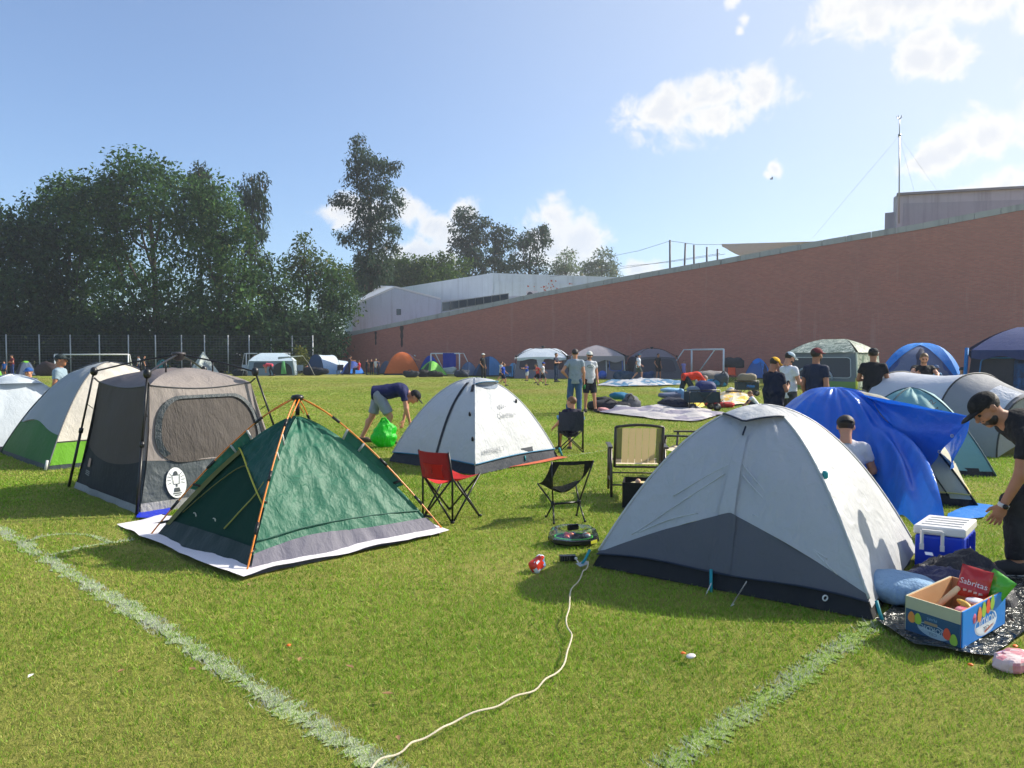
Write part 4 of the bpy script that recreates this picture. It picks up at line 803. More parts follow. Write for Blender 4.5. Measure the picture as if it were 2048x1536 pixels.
    quad([(-.026, .085), (.026, .085), (.018, .115), (0, .128), (-.018, .115)]); seg((-.04, .08), (.04, .08)); seg((-.04, .08), (-.03, -.015)); seg((.04, .08), (.03, -.015)); seg((-.03, -.015), (.03, -.015)); quad([(-.008, -.015), (.008, -.015), (.008, -.045), (-.008, -.045)])
    quad([(-.025, -.055), (.025, -.055), (.035, -.10), (-.035, -.10)]); seg((-.045, -.115), (.045, -.115), .01); seg((-.03, -.135), (.03, -.135), .008)
    for a in (20, 0, -20, 160, 180, 200, 40, 140): ca, sa = math.cos(R(a)), math.sin(R(a)); seg(np.array((.055 * ca, .03 + .08 * sa)), (.092 * ca, .03 + .12 * sa), .005)
    mk('wall_panel', *w2.grid(0, 1., nu=16, nv=12), TP, t); mk('wall_panel', *w3.grid(0, 1., nu=16, nv=12), BK, t)
    # roof
    rc = cen + A3(0, 0, 1.47)
    for i in range(4):
        a, b = ev[i], ev[(i + 1) % 4]; P_ = Panel(lambda u, v, a=a, b=b: ((a * (1 - u) + b * u) + A3(0, 0, -.05) * np.sin(np.pi * u)) * (1 - v) + rc * v + A3(0, 0, .045) * np.sin(np.pi * np.clip(v, 0, 1) ** .8) + A3(0, 0, .05) * np.sin(np.pi * u) * (1 - v)*v*4)
        mk('roof_panel', *P_.grid(0, 1., nu=22, nv=14, amp=.008, seed=50 + i), TP if i != 0 else fabric('taupe_shaded', srgb(120, 110, 108), .1, .6), t)  # left roof panel: shade put into a darker taupe
        mk('eave_piping', *P_.line([(0, 0), (.5, 0), (1, 0)], .007, .004), pm((60, 62, 66)), t)
    # legs, elbows and roof poles
    BKp = POLE_BLACK; hub = cen + A3(0, 0, 1.64); mk('roof_hub', *lathe(hub, [(.02, -.07), (.06, -.05), (.07, 0), (.085, .012), (.08, .03), (.02, .04)], 12), plain('hub_grey', srgb(64, 60, 62), .5), t)
    for k in range(4):
        leg = mk('leg', *tube([cs[k], cs[k] + (el[k] - cs[k]) * .5], .017, 8), BKp, t); mk('upper_leg', *tube([cs[k] + (el[k] - cs[k]) * .48, el[k]], .0125, 8), BKp, t); mk('leg_clamp', *tube([cs[k] + (el[k] - cs[k]) * .47, cs[k] + (el[k] - cs[k]) * .51], .026, 8), BKp, leg)
        mk('elbow', *lump(el[k], (.042, .042, .055), e=.9, nz=.0, nu=12, nv=8, flat=False), BKp, t); q = spline([el[k], el[k] * .5 + hub * .5 + A3(0, 0, .02), hub + A3(0, 0, .01)], 10); mk('roof_pole', *tube(q, .011, 6), BKp, t)
        mk('strap', *tube([el[k] - A3(0, 0, .08), ev[k]], .010, 5), BKp, t); x = q[5]; mk('strap', *tube([x, x - A3(0, 0, .13)], .010, 5), BKp, t); mk('wall_tie', *tube([cs[k] + (el[k] - cs[k]) * .72, ft[k] + (ev[k] - ft[k]) * .75], .005, 4), BKp, t)
    # blue sheet poking out from under the front
    sheet_on_ground('blue_sheet', [G(272, 1038), G(330, 1038), G(352, 1012), G(420, 985), G(330, 985), G(280, 1016)], fabric('sheet_blue', srgb(24, 50, 190), 0, .5, .4, .4, 3.), .01, .02, seed=9, label='bright blue plastic sheet edge under the taupe cabin tent', cat='groundsheet')
# ---- generic dome for the others
def dome(name, label, cs, h, cols, p=1.9, band=None, bandh=.22, door=None, bulge=.06, win=None, fl=None, pole=(60, 62, 66), floor=(40, 42, 48), group=None, cap=None, nu=20, amp=.014, cen=None, ease=1., trans=.18):
    cs = [A3(c[0], c[1], 0) for c in cs]; cen = np.mean(cs, 0) if cen is None else cen; t = thing(name, label, 'tent', np.mean(cs, 0), group); ps, poles = dome_panels(cs, h, p, bulge, cen=cen, ease=ease)
    for k in range(len(cs)):
        c = cols[k % len(cols)]; m = fm(c, trans=trans, wr=.35, ws=2.5, crease=.12, cs=3.)
        lo = .03
        if band:
            bc = band[k % len(band)]
            if bc: f = lambda u: bandh - .06 * np.sin(np.pi * u) * (1 if isinstance(bandh, float) else 0); mk('lower_panel', *ps[k].grid(.03, f, nu=nu, nv=6, amp=amp * .6, seed=k), fm(bc, trans=.15, wr=.35), t); lo = f
        mk('fly_panel', *ps[k].grid(lo, 1., nu=nu, nv=nu, amp=amp, fs=(4, 4), seed=k + 5), m, t)
        mk('floor_edge', *ps[k].grid(-.005, .05, nu=nu, nv=3, off=-.012), fm(floor, trans=0.), t)
    if door:
        for k, c, shape in door: mk('door', *ps[k].patch(shape, .014, 6), fm(c, trans=.06, wr=.2), t)
    if cap: 
        for k in range(len(cs)): mk('top_panel', *ps[k].grid(lambda u: cap[1] - .12 * np.sin(np.pi * u), 1., nu=nu, nv=8, off=.02), fm(cap[0], trans=.2), t)
    for f in poles: mk('pole', *pole_tube(f, .012, 24, .006, 0, 1), pm(pole), t)
    return t, ps, poles
def square(cx, cy, half, rot):
    return [A3(cx + half * math.sqrt(2) * math.cos(R(rot + 90 * k)), cy + half * math.sqrt(2) * math.sin(R(rot + 90 * k)), 0) for k in range(4)]
def rect(cx, cy, a, b, rot):                       # a: half width across, b: half depth; first edge is the near one, left to right when rot = 0
    c, s = math.cos(R(rot)), math.sin(R(rot)); return [A3(cx + x * c - y * s, cy + x * s + y * c, 0) for x, y in ((-a, -b), (a, -b), (a, b), (-a, b))]
ARCH = lambda u0, u1, v1, v0=.03, n=10: np.array([(u0, v0), (u1, v0)] + [((u0 + u1) / 2 + (u1 - u0) / 2 * math.cos(a), v0 + (v1 - v0) * (.45 + .55 * math.sin(a))) for a in np.linspace(0, math.pi, n)])
def tent_left_green():
    L, Fc = G(0, 906), G(95, 940); e = Fc - L; n = A3(-e[1], e[0], 0); n = n if n[1] > 0 else -n; Rr = Fc + n * .95; B = L + n * .95; cs = [L, Fc, Rr, B]; NOGRASS.append(cs); cen = np.mean(cs, 0)
    t = thing('dome_tent', 'cream dome tent, shaded side coloured grey, with a green base at the left', 'tent', cen); ps, poles = dome_panels(cs, 1.52, 1.95, .10)
    GY = fabric('fly_cream_shaded', srgb(150, 158, 164), .15, .55, .3, .3, 2.2, (1, 1, .5)); CR = fabric('fly_cream', srgb(218, 210, 196), .15, .6, .25, .4, 3., (1, 1, 1), .2, 3.)  # grey is the cream cloth coloured for the tent's shaded side
    vb = lambda u: .20 - .03 * u + .05 * np.sin(np.pi * u) ** 2; v2 = lambda u: .135 + .01 * u
    mk('fly_panel', *ps[0].grid(vb, 1., nu=30, nv=30, amp=.02, seed=61), GY, t); mk('lower_panel', *ps[0].grid(.02, vb, nu=30, nv=8, amp=.01, seed=62), fabric('green_shaded', srgb(50, 110, 44), .2), t)  # base green darkened in colour on this shaded panel
    mk('fly_panel', *ps[1].grid(v2, 1., nu=30, nv=30, amp=.03, fs=(3, 10), seed=63), CR, t); mk('lower_panel', *ps[1].grid(.02, lambda u: v2(u) - .006, nu=30, nv=8, off=-.01, amp=.01, fs=(9, 3), seed=64), fabric('green_lit', srgb(120, 186, 52), .3), t)
    for k in (2, 3): mk('fly_panel', *ps[k].grid(.02, 1., nu=20, nv=20), CR, t)
    for k in range(4): mk('floor_edge', *ps[k].grid(-.005, .035, nu=20, nv=3, off=-.012), fm((52, 62, 66), trans=0.), t)
    for f in poles: mk('pole', *pole_tube(f, .010, 26, .012, 0, 1), pm((92, 96, 100)), t)
    mk('corner_peg', *tube([Fc + A3(0, 0, .14), Fc + A3(-.01, -.03, 0)], .018, 6), pm((206, 206, 204)), t)
def tent_left_edge():
    cs = square(-9.3, 13.5, 1.15, -92); NOGRASS.append(cs)
    t, ps, po = dome('dome_tent', 'pale blue and white dome tent cut by the left edge', cs, 1.28, [(206, 214, 220), (206, 214, 220), (150, 166, 190), (120, 140, 176)], 1.9, nu=26, amp=.012, pole=(196, 204, 210))
    for k in (0,): mk('vent_hood', *ps[k].grid(lambda u: .60 + .06 * (2 * u - 1) ** 2, .86, 0, 1, nu=18, nv=8, off=lambda u, v: .012 + .10 * np.clip((.86 - v) / .2, 0, 1) * np.sin(np.pi * np.clip(u, 0, 1))), fm((196, 206, 214), trans=.2), t)
    mk('toggle', *lump(ps[3].P(.95, .35) + ps[3].N(.95, .35) * .02, (.02, .02, .03), nz=0, nu=8, nv=6), POLE_BLACK, t)
# ---- blue tarpaulin thrown over a beige dome behind the front right tent
def tent_tarp():
    FL, FR, BR, BL = A3(2.95, 8.75, 0), A3(5.02, 7.75, 0), A3(5.75, 9.3, 0), A3(3.78, 10.35, 0); cs = [FL, FR, BR, BL]; NOGRASS.append(cs); cen = np.mean(cs, 0) + A3(-.36, -.02, 0)
    t, ps, po = dome('dome_tent', 'beige dome tent mostly hidden under a blue tarpaulin', cs, 1.20, [(196, 190, 170)] * 4, 2.1, nu=28, amp=.03, pole=(40, 40, 42), band=[None, (188, 184, 166), None, None], cen=cen, bulge=.16)
    mk('yellow_hem', *ps[0].line([(.5, .07), (1, .05)], .008, .006), pm((206, 192, 110)), t); mk('yellow_hem', *ps[1].line([(0, .05), (1, .06)], .008, .006), pm((206, 192, 110)), t); mk('zip', *ps[0].line([(.9, .04), (.86, .3), (.9, .5)], .008, .006), POLE_BLACK, t)
    m, tt, out = newmat('tarpaulin_blue'); co = tt.n('ShaderNodeTexCoord').outputs['Object']; w = tt.n('ShaderNodeTexVoronoi', {'Vector': co, 'Scale': 9.}).outputs['Distance']; w2 = tt.noise(co, 22, 4, .6, .8); w3 = tt.noise(co, 3, 3)
    h = tt.math('ADD', tt.math('MULTIPLY', w, .6), tt.math('ADD', tt.math('MULTIPLY', w2, .35), w3)); bn = tt.n('ShaderNodeBump', {'Height': h, 'Strength': .55, 'Distance': .03}).outputs[0]
    c = tt.mix(w3, srgb(22, 92, 206), srgb(44, 126, 236)); p = tt.n('ShaderNodeBsdfPrincipled', {'Base Color': c, 'Roughness': .24, 'Specular IOR Level': .6, 'Normal': bn}); tr = tt.n('ShaderNodeBsdfTranslucent', {'Color': c})
    tt.nt.links.new(tt.n('ShaderNodeMixShader', {0: .22, 1: p.outputs[0], 2: tr.outputs[0]}).outputs[0], out.inputs[0])
    T = thing('tarpaulin', 'shiny blue tarpaulin draped over the beige tent', 'tarpaulin', cen)
    P0, P1 = ps[0], ps[1]
    lo = lambda u: -.01 + .03 * u
    fold = lambda u, v: .035 + .045 * np.sin(u * 26 + 3 * v) ** 2 * np.clip(1.1 - v, 0, 1) + .06 * np.clip(.35 - v, 0, 1) + .30 * np.clip(.45 - v, 0, 1) * sstep(.5, .95, u)
    Vt, Ft = P0.grid(lo, 1., 0., lambda v: .78 + .09 * sstep(.5, .2, v) + .04 * np.sin(7 * v) + .22 * sstep(.45, .9, v), nu=60, nv=46, off=fold, amp=.02, fs=(5, 3), seed=71)
    q = np.linspace(0, 1, 46)[:, None]; uu = np.linspace(0, 1, 60)[None]; dr = sstep(.48, 0., q) * sstep(.52, 1., uu); Vt = Vt.reshape(46, 60, 3) + dr[..., None] * A3(-.85, -1.40, 0)   # the right half hangs out and down to the grass
    Vt[..., 2] += .05 * np.sin(uu * 40) * np.sin(np.pi * np.clip(dr, 0, 1)); Vt[..., 2] = np.maximum(Vt[..., 2], .015); mk('front_sheet', Vt.reshape(-1, 3), Ft, m, T)
    mk('rear_sheet', *ps[3].grid(.1, 1., nu=24, nv=24, off=.04, amp=.02, seed=72), m, T); mk('rear_sheet', *ps[2].grid(.25, 1., nu=24, nv=24, off=.04, amp=.02, seed=73), m, T)
    tip = W(1940, 832, 7.35); v = np.linspace(.12, 1., 30); ua = .78 + .04 * np.sin(7 * v) + .22 * sstep(.45, .9, v); arch = P0.P(ua, v) + P0.N(ua, v) * (.02 + .06 * (1 - v))[:, None]; q0 = arch[0]; V = []
    far = cen + A3(.55, .7, 1.18)
    for j, s in enumerate(np.linspace(0, 1, 30)):
        a = arch[j]; b = q0 * (1 - s) + tip * s
        for tq in np.linspace(0, 1, 22): V.append(a * (1 - tq) + b * tq + A3(.02, -.03, -.10) * math.sin(math.pi * tq) * math.sin(math.pi * s) + .018 * A3(.3, -1, .3) * vnoise(np.array([[j * .35, tq * 8, 2.2]]))[0])
    mk('side_sheet', V, gridF(22, 30), m, T)
    for s in (.12, .38, .64, .9): p = q0 * (1 - s) + tip * s + A3(-.01, -.02, .035); mk('eyelet', *tube([p + .014 * A3(math.cos(a), 0, math.sin(a)) for a in np.linspace(0, 6.283, 10, endpoint=False)], .005, 5, closed=True), pm((200, 200, 196), .3, .8), T)
    V = []
    for j, s in enumerate(np.linspace(0, 1, 14)):
        a = arch[-1] * (1 - s) + tip * s; b = far * (1 - s) + (tip + A3(.25, .75, -.15)) * s
        for tq in np.linspace(0, 1, 10): V.append(a * (1 - tq) + b * tq + A3(0, 0, -.04) * math.sin(math.pi * s) + A3(0, 0, .012) * vnoise(np.array([[j * .7, tq * 5, 7.7]]))[0])
    mk('top_sheet', V, gridF(10, 14), m, T)
    # the far flap hanging from the tip, seen from its dull inside
    V = []; low = W(1905, 940, 7.6)
    for s in np.linspace(0, 1, 12):
        a = tip * (1 - s) + (tip + A3(.12, .75, -.2)) * s; b = low * (1 - s) + (low + A3(.35, .6, -.05)) * s
        for tq in np.linspace(0, 1, 10): V.append(a * (1 - tq) + b * tq + A3(.03, 0, 0) * math.sin(5 * tq + s * 4))
    mk('hanging_flap', V, gridF(10, 12), m, T)
    mk('trailing_edge', *ps[1].strip([(.10, .50), (.42, .42), (.72, .25), (.95, .04)], .16, .05, 24), m, T)
    sheet_on_ground('groundsheet', [G(1890, 1048), G(1970, 1036), G(1985, 1016), G(1950, 1010), G(1895, 1030)], fabric('groundsheet_blue', srgb(20, 120, 206), 0, .5), .01, .02, seed=12, label='light blue groundsheet strip beside the white lidded cooler', cat='groundsheet')
    # teal tent behind
    cs = [A3(4.9, 10.2, 0), A3(6.55, 9.75, 0), A3(7.0, 11.4, 0), A3(5.35, 11.85, 0)]; NOGRASS.append(cs)
    t, ps, po = dome('dome_tent', 'pale teal dome tent half hidden behind the blue tarpaulin', cs, 1.15, [(120, 168, 174), (150, 192, 196), (120, 168, 174), (120, 168, 174)], 1.8, nu=26, amp=.03, pole=(60, 90, 100))
    for k, (v, s) in enumerate(((.62, 'A'), (.52, 'K'))): mk('printed_mark', *ps[0].art(text2d('M' if k else 'N', .11), .78, v, .03, rot=-.9), POLE_BLACK, t)
# ---- long tunnel tent behind the tarpaulin
def hoopf(c, ax, w, h, k=2.3):
    ax = nrm(A3(ax[0], ax[1], 0)); sx = A3(-ax[1], ax[0], 0)
    def f(a): ca, sa = np.cos(a), np.sin(a); return c + sx * (np.sign(ca) * np.abs(ca) ** (2 / k) * w)[..., None] + A3(0, 0, 1) * (np.abs(sa) ** (2 / k) * h)[..., None]
    return f
def loft(fs, nu=24, nv=8, sag=.03, seed=0, amp=.01):  # cloth between two hoops
    A, B = fs; a = np.linspace(math.pi, 0, nu); s = np.linspace(0, 1, nv)[:, None, None]; V = A(a)[None] * (1 - s) + B(a)[None] * s
    d = np.sin(np.pi * s[..., 0]) * sag * np.sin(a)[None]; V[..., 2] -= d + 0
    n = amp * fbm(np.stack([np.broadcast_to(a[None] * 3, V.shape[:2]), np.broadcast_to(s[..., 0] * 3, V.shape[:2]), np.full(V.shape[:2], seed * 1.7)], -1), 3) * np.sin(np.pi * s[..., 0]); V[..., 2] += n; V[..., 1] += n * .6
    return V.reshape(-1, 3), gridF(nu, nv)
def tunnel(name, label, hoops, cols, pole=(50, 52, 56), endc=None, nu=26, front=None, group=None):
    t = thing(name, label, 'tent', A3(*np.mean([h[0] for h in hoops], 0)[:2], 0), group); d = hoops[-1][0] - hoops[0][0]; fs = [hoopf(A3(*h[0]), d, h[1], h[2], h[3] if len(h) > 3 else 2.3) for h in hoops]
    for k, c in enumerate(cols): mk('section', *loft((fs[k], fs[k + 1]), nu, 10, .05, k), fm(c, trans=.2, wr=.35, ws=2.5, crease=.12, cs=3.), t)
    a = np.linspace(math.pi, 0, 30)
    for f in fs: mk('hoop', *tube(f(a) + A3(0, 0, .006), .014, 6), pm(pole), t)
    for f, c in ((fs[0], endc[0]), (fs[-1], endc[1])) if endc else ():
        P_ = f(np.linspace(math.pi, 0, 30)); ce = P_.mean(0) * 1.0; ce[2] *= .55; V = np.concatenate([[ce], P_]); mk('end_panel', V, [(0, i + 1, i + 2) for i in range(29)], fm(c, trans=.15), t)
    return t, fs
def tent_tunnel():
    c = [W(1765, 745, 14.6), W(1800, 745, 14.2), W(1955, 745, 12.9), W(2062, 745, 12.0)]
    for q in c: q[2] = 0
    t, fs = tunnel('tunnel_tent', 'long white and grey tunnel tent behind the blue tarpaulin', [(c[0] + (c[0] - c[1]) * .6, .8, .72), (c[1], 1.1, 1.32), (c[2], 1.1, 1.32), (c[3] + (c[3] - c[2]) * .1, .95, .98)], [(150, 152, 158), (206, 210, 220), (146, 148, 154)], endc=((150, 152, 158), (150, 152, 158)))
    a = np.linspace(1.9, .7, 14); q = fs[3](a) * .5 + A3(0, 0, 0)
    # the pale window in the right hand end section
    V = []
    for s in np.linspace(.55, .92, 8):
        for an in np.linspace(2.55, 1.75, 10): p = fs[2](np.array([an]))[0] * (1 - s) + fs[3](np.array([an]))[0] * s; V.append(p + A3(-.01, -.035, .02))
    mk('window', V, gridF(10, 8), fm((214, 216, 222), trans=.2, crease=.5, cs=7.), t)
    NOGRASS.append([c[0] + A3(-.5, -1.2, 0), c[3] + A3(.3, -1, 0), c[3] + A3(.8, 1, 0), c[0] + A3(.5, 1.2, 0)])
# ---- cabin shapes
def cabin(name, label, cs, eave, top, cols, roof, inset=.15, ridge=0., panels=None, legs=None, over=.0, group=None, hub=False, valance=None, amp=.02, rsag=.1, trans=.15, roofp=None):
    cs = [A3(c[0], c[1], 0) for c in cs]; cen = np.mean(cs, 0); t = thing(name, label, 'tent', cen, group); ev = [c + (cen - c) * inset + A3(0, 0, eave) for c in cs]; ps = []
    for i in range(4):
        a, b, d, e = cs[i], cs[(i + 1) % 4], ev[i], ev[(i + 1) % 4]; P_ = Panel(lambda u, v, a=a, b=b, d=d, e=e: (a * (1 - u) + b * u) * (1 - v) + (d * (1 - u) + e * u) * v + A3(0, 0, .06 * eave) * np.sin(np.pi * u) * v * v * (1 if hub else 0)); ps.append(P_)
        mk('wall_panel', *P_.grid(0, 1., nu=18, nv=12, amp=amp, seed=i), fm(cols[i % len(cols)], trans=trans, wr=.35), t)
    r0, r1 = cen + (ev[0] + ev[3] - ev[1] - ev[2]) / 4 * ridge * A3(1, 1, 0), cen + (ev[1] + ev[2] - ev[0] - ev[3]) / 4 * ridge * A3(1, 1, 0); r0 = r0 + A3(0, 0, top); r1 = r1 + A3(0, 0, top); rp = []
    for i in range(4):
        a, b = ev[i], ev[(i + 1) % 4]; o = nrm((a + b) / 2 - cen) * A3(1, 1, 0) * over; a, b = a + o, b + o; ta, tb = [(r0, r1), (r1, r1), (r1, r0), (r0, r0)][i]
        P_ = Panel(lambda u, v, a=a, b=b, ta=ta, tb=tb: (a * (1 - u) + b * u) * (1 - v) + (ta * (1 - u) + tb * u) * v + A3(0, 0, rsag) * np.sin(np.pi * v) + A3(0, 0, .06 * eave if hub else 0) * np.sin(np.pi * u) * (1 - v)); rp.append(P_)
        rm = roofp if roofp else fm(roof, trans=trans, wr=.35, crease=.2, cs=3.); mk('roof_panel', *P_.grid(0, 1., nu=18, nv=10, amp=amp * .7, seed=i + 9), rm, t)
        if valance:
            V = []; 
            for u in np.linspace(0, 1, 20): q = P_.P(u, 0.); V += [q, q - A3(0, 0, valance * (1 + .25 * math.sin(u * 17 + i)))]
            mk('valance', V, [(2 * k, 2 * k + 1, 2 * k + 3, 2 * k + 2) for k in range(19)], rm, t)
    for k, shape, c, nm, *fr in panels or ():
        o = mk(nm, *ps[k].patch(shape, .02, 5), fm(c, trans=.06, wr=.2), t)
        if fr: mk(nm.split('_')[0] + '_trim', *tube(ps[k].P(shape[:, 0], shape[:, 1]) + ps[k].N(shape[:, 0], shape[:, 1]) * .024, .025, 5, closed=True), fm(fr[0], trans=0.), o)
    if legs:
        for i in range(4): mk('corner_strip', *tube([cs[i], ev[i], ev[i] + (r0 - ev[i]) * .0 + A3(0, 0, .01)], .04, 6), fm(legs, trans=0.), t)
    if hub:
        h = cen + A3(0, 0, top + .14); mk('roof_hub', *lathe(h, [(.03, -.12), (.12, -.05), (.13, .04), (.03, .06)], 10), POLE_BLACK, t)
        for i in range(4):
            e2 = ev[i] + (cs[i] - cen) * A3(1, 1, 0) * .04 + A3(0, 0, .12); mk('leg', *tube([cs[i] + (cs[i] - cen) * .03, e2], .02, 6), POLE_BLACK, t); mk('roof_pole', *tube(spline([e2, e2 * .5 + h * .5 + A3(0, 0, .12), h], 8), .016, 5), POLE_BLACK, t); mk('elbow', *lump(e2, (.08, .08, .08), nz=0, nu=8, nv=6, flat=False), POLE_BLACK, t)
    return t, ps, rp
guy_start = tent_front_right(); tent_middle(); tent_green(); tent_cabin_grey(); tent_left_green(); tent_left_edge(); tent_tarp(); tent_tunnel()
# ------------------------------------------------------------------ bodies as smooth implicit surfaces
class SDF:
    def __init__(s, lo, hi, h):
        s.lo = np.asarray(lo, float); s.h = h; s.n = np.ceil((np.asarray(hi, float) - s.lo) / h).astype(int) + 1; s.D = np.full(s.n, .2, np.float32)
    def _blk(s, lo, hi):
        a = np.maximum(np.floor((lo - s.lo) / s.h).astype(int), 0); b = np.minimum(np.ceil((hi - s.lo) / s.h).astype(int) + 1, s.n)
        if (b <= a).any(): return None, None
        ax = [s.lo[i] + s.h * np.arange(a[i], b[i]) for i in range(3)]; return tuple(slice(a[i], b[i]) for i in range(3)), np.stack(np.meshgrid(*ax, indexing='ij'), -1)
    def _add(s, sl, d, k, P, cut, sub):
        for pt, n in cut or (): d = np.maximum(d, (P - np.asarray(pt, float)) @ nrm(n))
        o = s.D[sl]
        if sub: d = -d; h = np.maximum(k - np.abs(o - d), 0) / k; s.D[sl] = np.maximum(o, d) + h * h * k / 4
        else: h = np.maximum(k - np.abs(o - d), 0) / k; s.D[sl] = np.minimum(o, d) - h * h * k / 4
    def cone(s, a, b, ra, rb, k=.03, cut=None, sub=False):
        a, b = np.asarray(a, float), np.asarray(b, float); m = max(ra, rb) + k + 3 * s.h; sl, P = s._blk(np.minimum(a, b) - m, np.maximum(a, b) + m)
        if sl is None: return
        ab = b - a; t = np.clip(((P - a) @ ab) / (ab @ ab + 1e-9), 0, 1); s._add(sl, np.linalg.norm(P - a - t[..., None] * ab, axis=-1) - (ra + (rb - ra) * t), k, P, cut, sub)
    def ell(s, c, r, M=None, k=.03, cut=None, sub=False):
        c, r = np.asarray(c, float), np.asarray(r, float); m = r.max() + k + 3 * s.h; sl, P = s._blk(c - m, c + m)
        if sl is None: return
        q = P - c
        if M is not None: q = q @ np.asarray(M).T
        k0 = np.linalg.norm(q / r, axis=-1); k1 = np.linalg.norm(q / (r * r), axis=-1) + 1e-9; s._add(sl, k0 * (k0 - 1) / k1, k, P, cut, sub)
    def mesh(s):
        D = s.D; S = D < 0; nx, ny, nz = D.shape; c = np.zeros((nx - 1, ny - 1, nz - 1), np.int32)
        for i in (0, 1):
            for j in (0, 1):
                for k in (0, 1): c += S[i:nx - 1 + i, j:ny - 1 + j, k:nz - 1 + k]
        act = (c > 0) & (c < 8); idx = np.full(act.shape, -1, np.int64); I = np.argwhere(act); idx[act] = np.arange(len(I)); acc = np.zeros((len(I), 3)); cnt = np.zeros(len(I))
        cor = [(i, j, k) for i in (0, 1) for j in (0, 1) for k in (0, 1)]
        for p in cor:
            for ax in range(3):
                if p[ax]: continue
                q = list(p); q[ax] = 1; d0 = D[I[:, 0] + p[0], I[:, 1] + p[1], I[:, 2] + p[2]]; d1 = D[I[:, 0] + q[0], I[:, 1] + q[1], I[:, 2] + q[2]]
                x = (d0 < 0) != (d1 < 0); t = d0[x] / (d0[x] - d1[x]); e = np.tile(np.array(p, float), (x.sum(), 1)); e[:, ax] += t; acc[x] += e; cnt[x] += 1
        V = s.lo + s.h * (I + acc / np.maximum(cnt, 1)[:, None]); F = []
        for ax in range(3):
            a = [slice(None)] * 3; b = [slice(None)] * 3; a[ax] = slice(0, -1); b[ax] = slice(1, None); x = S[tuple(a)] != S[tuple(b)]; E = np.argwhere(x); u, w = (ax + 1) % 3, (ax + 2) % 3
            E = E[(E[:, u] > 0) & (E[:, w] > 0) & (E[:, u] < D.shape[u] - 1) & (E[:, w] < D.shape[w] - 1)]; ins = S[tuple(E.T)]
            def cell(du, dw): c_ = E.copy(); c_[:, u] -= du; c_[:, w] -= dw; return idx[tuple(c_.T)]
            q = np.stack([cell(1, 1), cell(0, 1), cell(0, 0), cell(1, 0)], 1); q = np.where(ins[:, None], q, q[:, ::-1]); F.append(q)
        F = np.concatenate(F); F = F[(F >= 0).all(1)]; return V, F
def _head(h):
    s = SDF((-.11, -.13, -.19), (.11, .14, .14), h)
    s.ell((0, -.015, .03), (.076, .094, .085)); s.ell((0, .022, -.045), (.058, .062, .07), k=.04); s.ell((0, .058, -.092), (.024, .02, .02), k=.025); s.cone((-.035, .074, .022), (.035, .074, .022), .011, .011, k=.02)
    for x in (-1, 1):
        s.ell((x * .033, .094, .003), (.017, .014, .011), k=.012, sub=True); s.ell((x * .045, .052, -.03), (.02, .022, .018), k=.02); s.ell((x * .078, -.012, -.006), (.010, .020, .031), k=.012)
    s.cone((0, .082, .012), (0, .104, -.024), .008, .014, k=.014); s.cone((-.022, .077, -.052), (.022, .077, -.052), .007, .007, k=.01); s.cone((-.016, .076, -.064), (.016, .076, -.064), .007, .007, k=.008)
    s.cone((0, -.03, -.06), (0, -.035, -.18), .053, .057, k=.03); return s.mesh()
def _hand(h):
    s = SDF((-.06, -.07, -.22), (.05, .11, .05), h); s.cone((0, 0, .04), (0, 0, -.015), .026, .027, k=.02); s.ell((0, 0, -.05), (.017, .041, .05), k=.02)
    for y, L, a in ((.030, .070, .12), (.010, .080, .04), (-.011, .074, -.04), (-.030, .058, -.12)):
        p = np.array([0, y, -.085]); b = .15
        for q, r0, r1 in ((.45, .0095, .009), (.32, .009, .008), (.23, .008, .0065)):
            d = A3(-math.sin(b), math.sin(a), -math.cos(b)); e = p + nrm(d) * L * q; s.cone(p, e, r0, r1, k=.004); p = e; b += .38
    s.cone((0, .028, -.02), (-.008, .056, -.052), .013, .0105, k=.012); s.cone((-.008, .056, -.052), (-.016, .066, -.085), .0105, .008, k=.004); return s.mesh()
HEADS = {0: _head(.0065), 1: _head(.010), 2: _head(.018)}; HANDS = {0: _hand(.0055), 1: _hand(.0085), 2: _hand(.012)}
SKIN = plain('skin', srgb(196, 140, 112), .5, spec=.35, var=.08, vs=14); SKIN2 = plain('skin_tan', srgb(168, 116, 88), .5, spec=.35, var=.08, vs=14); EYE = plain('eye', srgb(40, 30, 26), .2)
STAND = dict(pelvis=(0, 0, .95), chest=(0, .0, 1.28), neck=(0, -.015, 1.47), head=(0, .02, 1.635), shr=(.175, -.01, 1.42), shl=(-.175, -.01, 1.42), elr=(.225, -.03, 1.13), ell=(-.225, -.03, 1.13), wrr=(.235, .05, .90), wrl=(-.235, .05, .90),
             hir=(.09, 0, .91), hil=(-.09, 0, .91), knr=(.105, .03, .50), knl=(-.105, .03, .50), anr=(.11, -.02, .085), anl=(-.11, -.02, .085), hf=(0, 1, 0), tor=(.14, .19, .03), tol=(-.14, .19, .03))
def pose(**k): d = dict(STAND); d.update(k); return d
